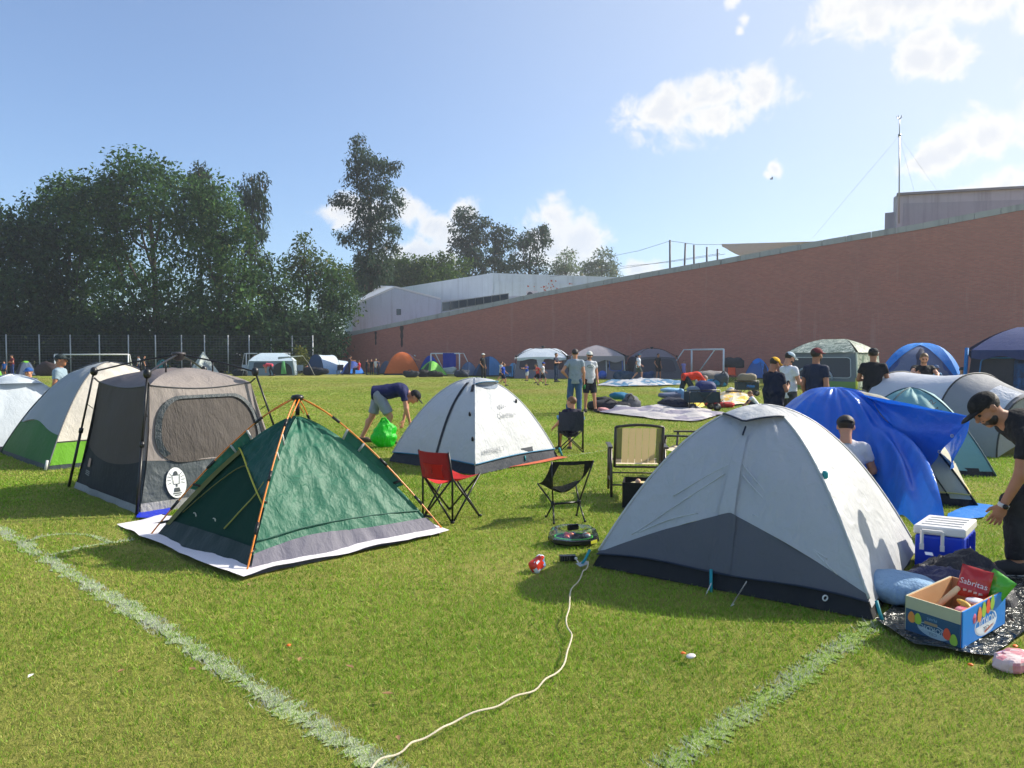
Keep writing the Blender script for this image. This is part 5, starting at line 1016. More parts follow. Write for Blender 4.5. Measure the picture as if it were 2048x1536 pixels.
POSES = dict(
    stand=STAND,
    relax=pose(knl=(-.13, .06, .50), anl=(-.17, .06, .085), tol=(-.22, .26, .03), elr=(.26, -.06, 1.14), wrr=(.22, .10, .94)),
    hips=pose(ell=(-.34, -.14, 1.16), wrl=(-.20, .02, 1.00), elr=(.23, -.05, 1.13), wrr=(.24, .06, .90), knl=(-.14, .03, .5), anl=(-.19, -.02, .085), tol=(-.24, .18, .03)),
    phone=pose(elr=(.24, .06, 1.14), wrr=(.08, .30, 1.20), ell=(-.24, .06, 1.14), wrl=(-.06, .30, 1.18), hf=(0, .9, -.35)),
    fold=pose(elr=(.25, .05, 1.15), wrr=(-.08, .22, 1.18), ell=(-.25, .05, 1.15), wrl=(.08, .24, 1.14)),
    walk=pose(knr=(.10, .22, .52), anr=(.11, .22, .10), tor=(.13, .42, .06), knl=(-.10, -.06, .50), anl=(-.11, -.38, .14), tol=(-.12, -.22, .03), elr=(.22, -.18, 1.17), wrr=(.2, -.05, .96), ell=(-.22, .1, 1.16), wrl=(-.2, .28, 1.0), chest=(0, .03, 1.28), neck=(0, .04, 1.47), head=(0, .08, 1.63)),
    run=pose(knr=(.10, .30, .62), anr=(.11, .12, .28), tor=(.12, .28, .20), knl=(-.10, -.04, .50), anl=(-.11, -.40, .30), tol=(-.12, -.38, .16), elr=(.24, -.22, 1.22), wrr=(.22, -.02, 1.12), ell=(-.24, .12, 1.2), wrl=(-.18, .3, 1.22), chest=(0, .08, 1.28), neck=(0, .12, 1.46), head=(0, .17, 1.62)),
    reach=pose(elr=(.24, .22, 1.32), wrr=(.2, .46, 1.30), ell=(-.24, .22, 1.28), wrl=(-.2, .46, 1.24), chest=(0, .05, 1.27), neck=(0, .06, 1.46), head=(0, .1, 1.62), hf=(0, .95, -.3)),
    bend=pose(pelvis=(0, 0, .93), chest=(0, .34, .99), neck=(0, .53, .93), head=(0, .66, .85), hf=(0, .62, -.75), shr=(.17, .47, .93), shl=(-.17, .47, .93), elr=(.2, .52, .64), ell=(-.2, .50, .64), wrr=(.16, .58, .40), wrl=(-.12, .44, .40), hir=(.09, 0, .89), hil=(-.09, 0, .89), knr=(.11, .22, .50), anr=(.13, .12, .085), tor=(.16, .32, .03), knl=(-.1, -.13, .49), anl=(-.13, -.33, .085), tol=(-.15, -.12, .03)),
    near=pose(pelvis=(0, -.50, .86), chest=(0, -.18, 1.03), neck=(0, .0, 1.10), head=(0, .125, 1.165), hf=(-.22, .72, -.62), shr=(.19, -.06, 1.05), shl=(-.19, -.05, 1.00), elr=(.25, -.30, .84), wrr=(.22, -.30, .62), ell=(-.22, -.02, .74), wrl=(-.20, .075, .515), hir=(.10, -.50, .83), hil=(-.10, -.50, .83), knl=(-.11, -.02, .52), anl=(-.12, -.05, .10), tol=(-.14, .17, .035), knr=(.12, -.55, .46), anr=(.14, -.85, .10), tor=(.16, -.62, .035)),
    sit=pose(pelvis=(0, 0, .52), chest=(0, -.07, .84), neck=(0, -.07, 1.03), head=(0, -.03, 1.19), shr=(.175, -.08, .98), shl=(-.175, -.08, .98), elr=(.24, -.02, .72), ell=(-.24, -.02, .72), wrr=(.2, .22, .68), wrl=(-.2, .22, .68), hir=(.09, .02, .50), hil=(-.09, .02, .50), knr=(.12, .42, .52), knl=(-.12, .42, .52), anr=(.12, .40, .09), anl=(-.12, .46, .09), tor=(.14, .60, .03), tol=(-.14, .66, .03)),
    floor=pose(pelvis=(0, 0, .13), chest=(0, .04, .46), neck=(0, .05, .65), head=(0, .09, .80), hf=(0, .95, -.3), shr=(.175, .04, .60), shl=(-.175, .04, .60), elr=(.26, .12, .36), ell=(-.26, .12, .36), wrr=(.16, .32, .28), wrl=(-.16, .32, .28), hir=(.1, .02, .13), hil=(-.1, .02, .13), knr=(.34, .32, .22), knl=(-.34, .32, .22), anr=(-.06, .44, .09), anl=(.06, .50, .09), tor=(-.22, .50, .06), tol=(.22, .56, .06)),
    squat=pose(pelvis=(0, -.08, .30), chest=(0, .12, .58), neck=(0, .2, .75), head=(0, .27, .88), hf=(0, .85, -.5), shr=(.175, .2, .70), shl=(-.175, .2, .70), elr=(.25, .36, .48), ell=(-.25, .36, .48), wrr=(.14, .52, .34), wrl=(-.14, .52, .34), hir=(.1, -.06, .28), hil=(-.1, -.06, .28), knr=(.18, .32, .50), knl=(-.18, .32, .50), anr=(.13, .04, .085), anl=(-.13, .04, .085), tor=(.16, .25, .03), tol=(-.16, .25, .03)),
)
def person(label, x, y, face, height=1.74, ps='stand', shirt=(60, 70, 90), sleeve=.55, legs='trousers', legc=(40, 44, 54), shoe=(60, 60, 62), hair=(44, 34, 28), cap=None, capback=False, beard=None, skin=None, lod=1, head=1.0, over=None, collar=False, z=0., group=None, watch=False, wide=1.0):
    """face: compass of the gaze, 0 looks away from the camera, 90 to the right, 180 at the camera"""
    J = {k: np.array(v, float) for k, v in POSES[ps].items()}
    if over:
        for k, v in over.items(): J[k] = np.array(v, float)
    sc = height / 1.75; h = {0: .012, 1: .017, 2: .03}[lod]; kid = head > 1.05; sk = skin or SKIN
    pts = np.array([v for k, v in J.items() if k != 'hf']); lo, hi = pts.min(0) - .24, pts.max(0) + .24; lo[2] = -.03
    up = nrm(J['neck'] - J['pelvis']); side = nrm(J['shr'] - J['shl']); fw = nrm(np.cross(up, side)); side = np.cross(fw, up); M = np.array([side, fw, up])
    L = np.linalg.norm(J['neck'] - J['pelvis']); pel, che = J['pelvis'], J['chest']; bel = pel * .45 + che * .55 - up * .02
    def torso(s, g, cut=None, w=1.):
        s.ell(pel, (.165 * w + g, .118 + g, (.13 if g < 0 else .42) + g), M, .05, cut); s.ell(bel, (.145 * w * wide + g, .112 * wide + g, .15 + g), M, .05, cut); s.ell(che + up * .02, (.168 * w + g, .115 + g, .17 + g), M, .05, cut)
        s.cone(J['shr'] * .94 + J['shl'] * .06 - up * .012, J['shl'] * .94 + J['shr'] * .06 - up * .012, .054 + g, .054 + g, .05, cut); s.cone(J['neck'] - up * .03, J['neck'] + up * .0, .07 + g, .06 + g * .5, .04, cut)
    t = thing('person', label, 'person', A3(x, y, z), group); a = R(face); Rm = np.array([[math.cos(a), -math.sin(a), 0], [math.sin(a), math.cos(a), 0], [0, 0, 1.]])
    base = A3(x, y, z)
    def put(nm, VF, m, wr=0., parent=None):
        V, F = VF
        if wr: V = V + wr * np.stack([fbm(V * 13 + 3, 3), fbm(V * 13 + 31, 3), .6 * fbm(V * 13 + 57, 3)], -1)
        return mk(nm, base + (V * sc) @ Rm, F, m, parent or t)
    # body
    s = SDF(lo, hi, h); torso(s, -.012)
    for e in 'rl':
        s.cone(J['sh' + e], J['el' + e], .050, .040, .03); s.cone(J['el' + e], J['wr' + e], .041, .026, .02); s.cone(J['hi' + e], J['kn' + e], .083, .056, .03); s.cone(J['kn' + e], J['an' + e], .054, .036, .02)
        cf = J['kn' + e] * .68 + J['an' + e] * .32; bk = nrm(np.cross(J['an' + e] - J['kn' + e], side)); s.ell(cf + (bk if bk @ fw < 0 else -bk) * .022, (.045, .045, .085), None, .02); s.cone(J['an' + e], J['to' + e] + A3(0, 0, .012), .036, .028, .02)
    s.cone(J['neck'] - up * .06, J['head'] - nrm(J['head'] - J['neck']) * .05, .056, .052, .03)
    V, F = s.mesh(); F = F.astype(np.int64); VV, FF = [V], [F]; n = len(V)
    hf = nrm(J['hf']); hu = nrm(J['head'] - J['neck']) * .5 + A3(0, 0, 1) * .5 if abs(hf[2]) < .5 else nrm(J['head'] - J['neck']); hs = nrm(np.cross(hf, hu)); hu = np.cross(hs, hf); HM = np.array([hs, hf, hu]) * head
    if ps in ('bend', 'near'): pass
    hv, hfc = HEADS[lod]; VV.append(J['head'] + hv @ HM); FF.append(hfc + n); n += len(hv)
    for e, sg in (('r', 1), ('l', -1)):
        hv2, f2 = HANDS[lod]; d = nrm(J['wr' + e] - J['el' + e]); q = fw * .8 + A3(0, 0, -.1) if abs(d @ fw) < .8 else A3(0, 0, 1); yy = nrm(q - d * (q @ d)); xx = np.cross(yy, -d)
        w = hv2 * A3(sg, 1, 1); 
        VV.append(J['wr' + e] + w @ np.array([xx, yy, -d])); FF.append((f2 if sg > 0 else f2[:, ::-1]) + n); n += len(hv2)
    put('body', (np.concatenate(VV), np.concatenate(FF)), sk)
    # clothes
    hemv = pel - up * .12
    s = SDF(lo, hi, h); torso(s, .014, [(hemv, -up), (J['neck'] + up * .015, up)], wide)
    for e in 'rl':
        sh, el_ = J['sh' + e], J['el' + e]; d = nrm(el_ - sh); en = sh + (el_ - sh) * min(sleeve, 1.0); s.cone(sh - up * .012, en + d * .05, .060, .060 if sleeve < 1 else .05, .035, [(en, d)])
        if sleeve > 1: w = J['wr' + e]; dw = nrm(w - el_); s.cone(el_, w, .055, .042, .02, [(w - dw * .01, dw)])
    shirt_o = put('shirt', s.mesh(), fm(shirt, trans=.05, rough=.8, wr=.5, ws=7.), .008)
    s = SDF(lo, hi, h); s.ell(pel, (.168 * wide, .122, .125), M, .04, [(pel + up * .08, up)])
    for e in 'rl':
        hi_, kn, an = J['hi' + e], J['kn' + e], J['an' + e]; dk = nrm(kn - hi_); da = nrm(an - kn)
        if legs == 'shorts': en = hi_ + (kn - hi_) * .86; s.cone(hi_, en + dk * .05, .108, .092, .04, [(en, dk)])
        else: s.cone(hi_, kn, .104, .078, .04); en = an - da * .03; s.cone(kn, en + da * .05, .076, .062, .03, [(en, da)])
    put(legs, s.mesh(), fm(legc, trans=.03, rough=.85, wr=.5, ws=6.), .008)
    for e in 'rl':
        an, to = J['an' + e], J['to' + e]; s = SDF(np.minimum(an, to) - .12, np.maximum(an, to) + .12, h * .9); d = nrm((to - an) * A3(1, 1, .4)); hl = an + A3(0, 0, -.045) - d * .03
        s.cone(hl, to + A3(0, 0, .008), .042, .036, .03); s.cone(an + A3(0, 0, -.01), an * .5 + to * .5 + A3(0, 0, .01), .045, .036, .03); so = put('shoe', s.mesh(), pm(shoe, .7))
        if lod == 0: s = SDF(np.minimum(an, to) - .12, np.maximum(an, to) + .12, h * .7); s.cone(hl, to + A3(0, 0, .008), .047, .041, .03, [((0, 0, .022), (0, 0, 1))]); put('sole', s.mesh(), pm((206, 206, 204), .6), parent=so)
    def headpart(nm, fn, m, rot=False, res=.009):
        s = SDF((-.13, -.15, -.16), (.13, .24, .17), (.009, .011, .02)[lod]); fn(s); V, F = s.mesh(); V = V * A3(-1, -1, 1) if rot else V; return put(nm, (J['head'] + V @ HM, F), m)
    HP = lambda c: plain('hair_%d_%d_%d' % c, srgb(*c), .6, var=.35, vs=60, bump=.5, bs=90)
    if hair: headpart('hair', lambda s: (s.ell((0, -.02, .036), (.084, .103, .088), None, .01, [((0, .035, .03), (0, .72, -.62)), ((0, 0, -.07), (0, -.3, -1))])), HP(hair) if ('h', hair) not in MC else MC[('h', hair)])
    if beard: headpart('beard', lambda s: (s.ell((0, .022, -.056), (.062, .066, .062), None, .01, [((0, .05, -.038), (0, .45, 1)), ((0, -.005, 0), (0, -1, 0.1))]), s.cone((-.024, .080, -.042), (.024, .080, -.042), .006, .006, .008)), HP(beard))
    if cap:
        def cf(s): s.ell((0, -.012, .042), (.090, .108, .086), None, .01, [((0, 0, .026), (0, -.12, -1))])
        c = headpart('cap', cf, fm(cap, trans=0., rough=.8, wr=.3, ws=20.), capback); headpart('brim', lambda s: s.ell((0, .10, .032), (.074, .10, .012), None, .01, [((0, .07, 0), (0, -1, 0))]), fm(cap, trans=0., rough=.8, wr=.3, ws=20.), capback)
    if lod < 2:
        q = [lump(J['head'] + A3(sg * .032, .079, .004) @ HM, (.0125, .0125, .0125), nz=0, e=1, nu=8, nv=6, flat=False) for sg in (-1, 1)]
        for w in q: put('eye', w, EYE)
        br = [tube([J['head'] + A3(sg * .018, .089, .026) @ HM, J['head'] + A3(sg * .036, .086, .029) @ HM, J['head'] + A3(sg * .052, .072, .024) @ HM], .005, 5) for sg in (-1, 1)]
        for w in br: put('eyebrow', w, HP(hair or (60, 48, 40)))
    if watch: d = nrm(J['wrl'] - J['ell']); put('watch_strap', tube([J['wrl'] - d * .015, J['wrl'] + d * .012], .036, 12), pm((206, 202, 196))); put('watch_face', tube([J['wrl'] + A3(-.034, 0, 0), J['wrl'] + A3(-.046, 0, 0)], .018, 10), pm((24, 24, 26), .15))
    return t, shirt_o, (lambda p: base + (np.asarray(p, float) * sc) @ Rm)
def at(px, feet_py): p = G(px, feet_py); return p[0], p[1]
# -- the nearer people
person('man in black t-shirt and cap stooping at the right edge', 3.70, 5.42, -76, 1.84, 'near', (38, 38, 42), .62, 'trousers', (44, 44, 48), (36, 36, 40), (34, 26, 22), cap=(26, 26, 28), beard=(38, 28, 24), lod=0, watch=True, skin=SKIN2)
p = A3(*W(757, 800, 13.5)); person('man in navy t-shirt and grey shorts stooping beside the middle tent', p[0], 13.5, 86, 1.78, 'bend', (34, 40, 84), .5, 'shorts', (142, 148, 160), (80, 70, 60), (60, 44, 34), cap=(40, 42, 46), lod=1)
x, y = at(1150, 829); T_ = person('man in grey t-shirt and jeans with his hand on his hip', x, y, 4, 1.82, 'hips', (146, 158, 170), .5, 'trousers', (62, 92, 130), (70, 62, 54), (50, 38, 30), cap=(38, 46, 66), capback=True, lod=1)
mk('green_bottle', *lathe(T_[2]((.25, .09, .74)), [(.0, -.06), (.03, -.06), (.032, .04), (.014, .07), (.014, .09), (.0, .09)], 10), plain('green_glass', srgb(30, 130, 60), .1), label='green bottle held by the man in jeans', cat='bottle')
x, y = at(1182, 827); T_ = person('man in pale tee, dark shorts and white cap facing the camera', x, y + .5, 172, 1.76, 'relax', (196, 200, 204), .5, 'shorts', (38, 42, 52), (40, 42, 48), (50, 40, 34), cap=(206, 206, 200), beard=(70, 54, 46), lod=1)
f = T_[2]; c = f((0, .142, 1.33)); mk('chest_print', *tube([f((.09 * math.cos(a), .145 - .02 * abs(math.cos(a)), 1.33 + .035 * math.sin(a))) for a in np.linspace(0, 2 * math.pi, 20, endpoint=False)], .008, 5, closed=True), pm((90, 120, 104)), T_[0])
mk('sunglasses', *box(f((0, .125, 1.642)), (.15, .03, .035)), pm((22, 22, 24), .2), T_[0], smooth=False)
x, y = 5.2, 13.1; T_ = person('man in yellow cap and navy polo shirt holding a drink', W(1548, 745, 12.6)[0], 12.6, 62, 1.60, 'phone', (26, 34, 56), .6, 'trousers', (40, 44, 56), cap=(238, 178, 36), lod=1, skin=SKIN2, wide=1.25)
mk('drink_can', *lathe(T_[2]((.03, .36, 1.25)), [(.0, -.06), (.03, -.06), (.032, .05), (.0, .06)], 10), pm((50, 50, 54), .3, .6), label='small dark drink can held by the man in the yellow cap', cat='can')
T_ = person('man in white t-shirt and pale cap looking at a phone', W(1578, 745, 14.2)[0], 14.2, 72, 1.70, 'phone', (222, 222, 228), .5, 'trousers', (62, 64, 66), cap=(180, 196, 206), beard=(50, 36, 28), lod=1)
mk('phone', *box(T_[2]((.02, .42, 1.23)), (.075, .02, .14)), pm((30, 30, 34), .2), smooth=False, label='dark mobile phone held by the man in white', cat='phone')
person('man in navy t-shirt and dark red cap looking to the right', W(1632, 745, 12.2)[0], 12.2, 60, 1.76, 'stand', (42, 50, 70), .55, 'trousers', (60, 62, 70), cap=(112, 44, 50), beard=(56, 44, 36), lod=1, skin=SKIN2)
person('man in black t-shirt and dark cap with his back turned', W(1746, 745, 14.)[0], 14., 28, 1.78, 'fold', (34, 35, 40), .55, 'trousers', (150, 142, 130), cap=(36, 38, 44), lod=1, skin=SKIN2)
person('bearded man in black t-shirt leaning behind the tunnel tent', W(1846, 745, 15.6)[0], 15.6, -160, 1.70, 'reach', (34, 35, 40), .5, 'trousers', (50, 52, 60), hair=(112, 88, 62), beard=(116, 84, 58), lod=1)
person('man with dark cap and white shirt sitting behind the front tent', W(1692, 880, 7.85)[0], 7.85, 22, 1.86, 'floor', (206, 206, 214), .55, 'shorts', (60, 64, 72), hair=(52, 40, 32), cap=(40, 42, 48), capback=True, lod=1)
person('man in grey-blue shirt and dark cap behind the green based tent', W(118, 745, 13.4)[0] - .1, 13.6, 78, 1.66, 'stand', (140, 160, 174), .55, 'trousers', (50, 54, 60), cap=(48, 58, 60), lod=1, skin=SKIN2)
person('child in blue cap behind the pale dome at the left', W(58, 745, 16.)[0], 16., 178, 1.36, 'stand', (60, 70, 90), .5, 'shorts', (40, 44, 52), cap=(40, 84, 150), lod=1, head=1.1)
person('boy in blue shirt behind the pale dome at the left edge', W(17, 745, 16.5)[0], 16.5, 100, 1.22, 'stand', (24, 80, 190), .5, 'shorts', (40, 44, 52), lod=1, head=1.12)
# seated child: see the folding chair
P_CH = G(1143, 905); CH = person('boy in dark football shirt sitting in the blue folding chair', P_CH[0], P_CH[1] + .18, -14, 1.28, 'sit', (40, 40, 58), .5, 'shorts', (60, 62, 66), hair=(116, 80, 52), lod=1, head=1.15, z=-.05 + .02, over=dict(wrl=(-.36, .16, .60), ell=(-.30, -.02, .72), hf=(-.55, .8, 0)))
mk('shirt_number', *(lambda VF: (np.array([CH[2]((v[0] * 1.0, -.232, .80 + v[1])) for v in VF[0]]), VF[1]))(text2d('10', .22)), pm((214, 90, 110)), CH[0], smooth=False)
mk('red_bending', [], [], SKIN) if False else None
person('man in red t-shirt stooping over the loaded wagon', W(1372, 745, 24.5)[0], 24.5, 84, 1.74, 'bend', (216, 62, 46), .5, 'trousers', (40, 54, 70), hair=(150, 130, 118), lod=1, over=dict(wrr=(.16, .82, .50), wrl=(-.12, .80, .50), elr=(.2, .66, .68), ell=(-.2, .64, .68)))
person('man in light blue shirt and cap sitting before the blue dome', W(1873, 745, 26.)[0], 26., 178, 1.74, 'sit', (120, 170, 214), .5, 'shorts', (60, 66, 80), cap=(86, 110, 150), beard=(90, 60, 50), lod=1)
person('person in dark cap beside the navy cabin tent', W(1926, 745, 25.)[0], 25., 170, 1.66, 'sit', (70, 60, 66), .5, 'trousers', (50, 50, 58), cap=(44, 50, 60), lod=1)
person('small child in white t-shirt squatting near the yellow tent', W(1512, 745, 21.)[0], 21., -80, 1.05, 'squat', (220, 222, 226), .5, 'trousers', (40, 44, 54), hair=(120, 80, 56), lod=1, head=1.2)
# -- people further off
far = [
 ('man in white t-shirt and teal cap walking past the dark tent', 1276, 762, 90, 1.78, 'walk', (226, 230, 234), 'shorts', (76, 84, 80), dict(cap=(60, 110, 130))),
 ('man in black clothes standing by the dark grey tent', 1316, 760, 150, 1.80, 'relax', (40, 42, 48), 'shorts', (36, 36, 44), dict(skin=SKIN2)),
 ('girl in lilac clothes standing beside the goal', 1367, 757, 180, 1.28, 'stand', (158, 150, 214), 'shorts', (150, 142, 206), dict(head=1.12)),
 ('man in white cap and black shirt standing on the grass', 966, 762, 120, 1.80, 'relax', (36, 38, 44), 'trousers', (32, 34, 40), dict(cap=(236, 236, 232), skin=SKIN2)),
 ('boy in bright blue football kit running left of the group', 1006, 772, 100, 1.24, 'walk', (22, 74, 186), 'shorts', (28, 36, 70), dict(head=1.12)),
 ('child in white shirt just behind the boy in blue', 1002, 766, 60, 1.30, 'walk', (200, 206, 214), 'shorts', (60, 64, 80), dict(head=1.12)),
 ('man in blue t-shirt standing before the pale cabin tent', 1055, 755, 178, 1.76, 'fold', (36, 90, 160), 'trousers', (44, 48, 58), {}),
 ('small child in blue holding something yellow', 1054, 762, -120, 1.12, 'reach', (30, 80, 190), 'shorts', (210, 212, 214), dict(head=1.15)),
 ('child in coral t-shirt walking to the right', 1076, 771, -92, 1.20, 'run', (226, 92, 84), 'shorts', (44, 36, 44), dict(head=1.12)),
 ('child in white shirt and blue cap walking to the right', 1085, 771, 90, 1.28, 'walk', (206, 204, 212), 'shorts', (56, 60, 70), dict(head=1.12, cap=(40, 70, 170))),
 ('man in dark shirt with folded arms by the pale cabin tent', 1112, 764, 120, 1.82, 'fold', (44, 50, 70), 'trousers', (40, 60, 90), {}),
 ('man in royal blue behind the two standing men', 1150, 764, 160, 1.74, 'stand', (34, 72, 160), 'trousers', (44, 48, 58), dict(skin=SKIN2)),
 ('woman with white and black jacket standing at the brick wall', 1518, 745, 10, 1.74, 'hips', (206, 206, 212), 'trousers', (36, 36, 44), {}),
 ('seated person in red shirt before the small blue tent', 717, 749, -80, 1.7, 'sit', (176, 44, 58), 'trousers', (34, 44, 62), {}),
 ('dark haired person standing between the two blue tents', 699, 749, 80, 1.66, 'reach', (44, 44, 56), 'trousers', (54, 40, 46), {}),
 ('man in light blue shirt sitting at the white tunnel tent', 628, 748, 160, 1.78, 'stand', (72, 132, 196), 'trousers', (50, 56, 70), {}),
 ('child in dark shirt, first of the row by the orange tent', 733, 750, 70, 1.34, 'reach', (40, 44, 60), 'trousers', (40, 44, 54), dict(head=1.1)),
 ('child in black shirt, second of the row by the orange tent', 743, 750, 180, 1.36, 'stand', (30, 30, 40), 'trousers', (70, 70, 76), dict(head=1.1)),
 ('child in white striped shirt in the row by the orange tent', 752, 750, 10, 1.38, 'stand', (202, 204, 212), 'trousers', (54, 84, 120), dict(head=1.1, hair=(170, 150, 110))),
 ('child in navy, last of the row by the orange tent', 757, 750, -60, 1.32, 'stand', (40, 48, 74), 'trousers', (40, 44, 54), dict(head=1.1)),
 ('person in tan clothes holding up a blue cloth', 827, 748, 88, 1.74, 'reach', (186, 158, 130), 'trousers', (170, 144, 120), dict(cap=(200, 200, 196))),
 ('man in dark shirt behind the green tent', 878, 746, 170, 1.74, 'stand', (36, 42, 60), 'trousers', (36, 40, 50), dict(skin=SKIN2)),
 ('person in pink top stooping by the pale blue cabin tent', 543, 752, -84, 1.66, 'bend', (214, 80, 100), 'trousers', (44, 46, 58), dict(hair=(200, 60, 80))),
 ('person in grey shirt standing at the second goal', 508, 750, 100, 1.70, 'relax', (84, 90, 106), 'trousers', (40, 42, 52), {}),
 ('woman in dark red top at the far left tents', 25, 752, -150, 1.72, 'fold', (112, 48, 56), 'trousers', (40, 60, 110), {}),
 ('child in blue and black at the far left tents', 9, 753, 170, 1.2, 'stand', (30, 84, 160), 'shorts', (36, 40, 52), dict(head=1.1)),
 ('person in white top in front of the left goal', 278, 749, -100, 1.66, 'stand', (206, 210, 222), 'trousers', (46, 60, 100), {}),
 ('person in dark clothes beside the one in white', 289, 749, 60, 1.66, 'stand', (52, 46, 52), 'trousers', (44, 46, 54), {}),
 ('man slumped in a low chair by the tunnel tent', 612, 750, 60, 1.66, 'floor', (150, 112, 104), 'shorts', (70, 74, 80), {}),
]
for lab, px, fy_, fc, hgt, po, sh, lg, lc, kw in far:
    x, y = at(px, fy_); person(lab, x, y, fc, hgt, po, sh, .55, lg, lc, lod=2, group='people along the far side of the field', **kw)
# ------------------------------------------------------------------ tents along the far side
def fg(px, py): return G(px, py)
def far_dome(label, px0, px1, top, base, cols, rot=45, p=1.9, depth=1.0, **k):
    c = (px0 + px1) / 2; Y0 = fg(c, base)[1]; w = (px1 - px0) / FPX * Y0; half = w / 2; Y = Y0 + (half if rot == 45 else half * depth); h = W(c, top, Y)[2]; x = W(c, base, Y)[0]
    cs = [A3(x - half, Y, 0), A3(x, Y - half, 0), A3(x + half, Y, 0), A3(x, Y + half, 0)] if rot == 45 else rect(x, Y, half, half * depth, rot)
    return dome('dome_tent', label, cs, h, cols, p, nu=14, amp=.02, group='tents along the far side', **k)
BLUE = (44, 96, 168)
far_dome('orange and navy dome tent by the brick wall', 768, 842, 704, 750, [(198, 104, 54), (58, 62, 104), (58, 62, 104), (198, 104, 54)], rot=8, depth=.8, door=[(1, (52, 40, 50), ARCH(.2, .95, .85))], p=2.3)
far_dome('small green dome tent in front of the blue ones', 832, 896, 722, 752, [(104, 176, 72), (122, 200, 84), (90, 160, 70), (90, 160, 70)], p=1.7, door=[(0, (46, 72, 66), ARCH(.35, .8, .7))])
far_dome('royal blue dome tent behind the small green one', 836, 884, 711, 748, [(30, 70, 170), (36, 84, 190)], p=1.9)
far_dome('small grey blue dome left of the blue domes', 916, 958, 724, 752, [(86, 106, 140), (104, 126, 160), (86, 106, 140), (86, 106, 140)], p=2.0)
far_dome('mid blue dome tent with a dark door, right of the goal', 944, 1014, 713, 753, [(40, 74, 116), (70, 128, 186), (70, 128, 186), (50, 90, 140)], p=2.0, door=[(0, (36, 50, 72), ARCH(.2, .85, .7))])
far_dome('low blue and white dome beside the pale cabin tent', 1010, 1044, 726, 755, [(84, 150, 200), (190, 206, 220), (84, 150, 200), (84, 150, 200)], p=2.1, door=[(1, (206, 216, 226), ARCH(.1, .7, .6))])
far_dome('small bright blue dome tent behind the black wagon', 1486, 1546, 717, 758, [(60, 110, 176), (40, 130, 220), (40, 130, 220), (60, 110, 176)], p=1.9, door=[(1, (44, 62, 96), ARCH(.1, .7, .8))], cap=((34, 134, 226), .62))
far_dome('small blue dome tent beside the row of children', 680, 730, 722, 749, [(34, 90, 190), (50, 80, 160), (40, 70, 150), (40, 70, 150)], p=2.0, door=[(0, (36, 44, 78), ARCH(.3, .9, .6))], band=[(20, 120, 220)] * 4, bandh=.25)
far_dome('grey tent shell behind the orange dome', 756, 790, 722, 748, [(84, 92, 112), (96, 102, 120)], p=2.0)
far_dome('teal dome top behind the cabin tent hub', 306, 344, 718, 747, [(30, 150, 150), (60, 190, 186)], p=2.2)
far_dome('green and grey dome tent at the far left', 30, 74, 722, 752, [(84, 98, 116), (88, 104, 130), (84, 98, 116), (84, 98, 116)], p=2.2, door=[(0, (52, 62, 84), ARCH(.2, .8, .7))], cap=((120, 190, 64), .72))
far_dome('bright green dome cut by the left edge', -30, 8, 732, 756, [(110, 180, 60), (120, 196, 64)], p=2.0)
# white teepee
Y0 = 66.; c = W(407, 748, Y0); c[2] = 0; h = W(407, 703, Y0)[2]; w = 33 / FPX * Y0
tp = thing('teepee_tent', 'white teepee tent with grey mesh triangles in front of the fence', 'tent', c, 'tents along the far side'); cs = [c + A3(-w, 0, 0), c + A3(-.1, -w, 0), c + A3(w, 0, 0), c + A3(.1, w, 0)]; ps, po = dome_panels(cs, h, 1.0, 0.)
for k in range(4): mk('fly_panel', *ps[k].grid(0, 1., nu=12, nv=12, amp=.02, seed=k), fm((214, 220, 214), trans=.2), tp)
mk('mesh_window', *ps[1].patch([(.25, .12), (.75, .12), (.55, .6), (.45, .6)], .02), fm((140, 150, 156), trans=.1), tp); mk('mesh_window', *ps[0].patch([(.5, .3), (.8, .3), (.7, .62)], .02), fm((150, 158, 162), trans=.1), tp); mk('floor_band', *ps[1].grid(0, .06, nu=8, nv=3, off=.02), fm((60, 74, 70)), tp)
# cabin tents
def far_rect(px0, px1, base, depth, rot=0.):
    c = (px0 + px1) / 2; Y0 = fg(c, base)[1]; a = (px1 - px0) / FPX * Y0 / 2; return rect(W(c, base, Y0 + depth)[0], Y0 + depth, a, depth, rot), Y0
cs, Y0 = far_rect(500, 592, 751, 1.5, 12); hh = lambda py, Y=Y0: W(1024, py, Y)[2]
t, ps, rp = cabin('cabin_tent', 'pale blue cabin tent with a side awning before the second goal', cs, hh(722), hh(706, Y0 + 1.5), [(126, 148, 164), (140, 158, 170), (126, 148, 164), (126, 148, 164)], (196, 214, 226), .08, .5, panels=[(0, rrect(.12, .40, .5, .9, .05, 3), (60, 74, 84), 'window_mesh'), (0, ARCH(.55, .95, .9), (52, 60, 62), 'door_opening'), (1, rrect(.2, .8, .1, .85, .1, 4), (150, 166, 178), 'side_window')], legs=(190, 204, 214), group='tents along the far side', over=.1)
V = np.array([W(556, 714, Y0 - .4), W(556, 718, Y0 - 1.0), W(604, 711, Y0 - 1.2), W(606, 712, Y0 - .2)]); mk('awning', *slab(V, .02), fm((176, 188, 180), trans=.3), t); mk('awning_guy', *tube([W(605, 711, Y0 - .6), W(618, 728, Y0 - .6), G(630, 752)], .02, 4), pm((150, 150, 140)), t); mk('door_cloth', *slab([W(564, 722, Y0 - .15), W(569, 722, Y0 - .15), W(573, 748, Y0 - .15), W(562, 748, Y0 - .15)], .02), fm((112, 190, 130), trans=.3), t)
cs, Y0 = far_rect(1030, 1142, 757, 1.7, -6)
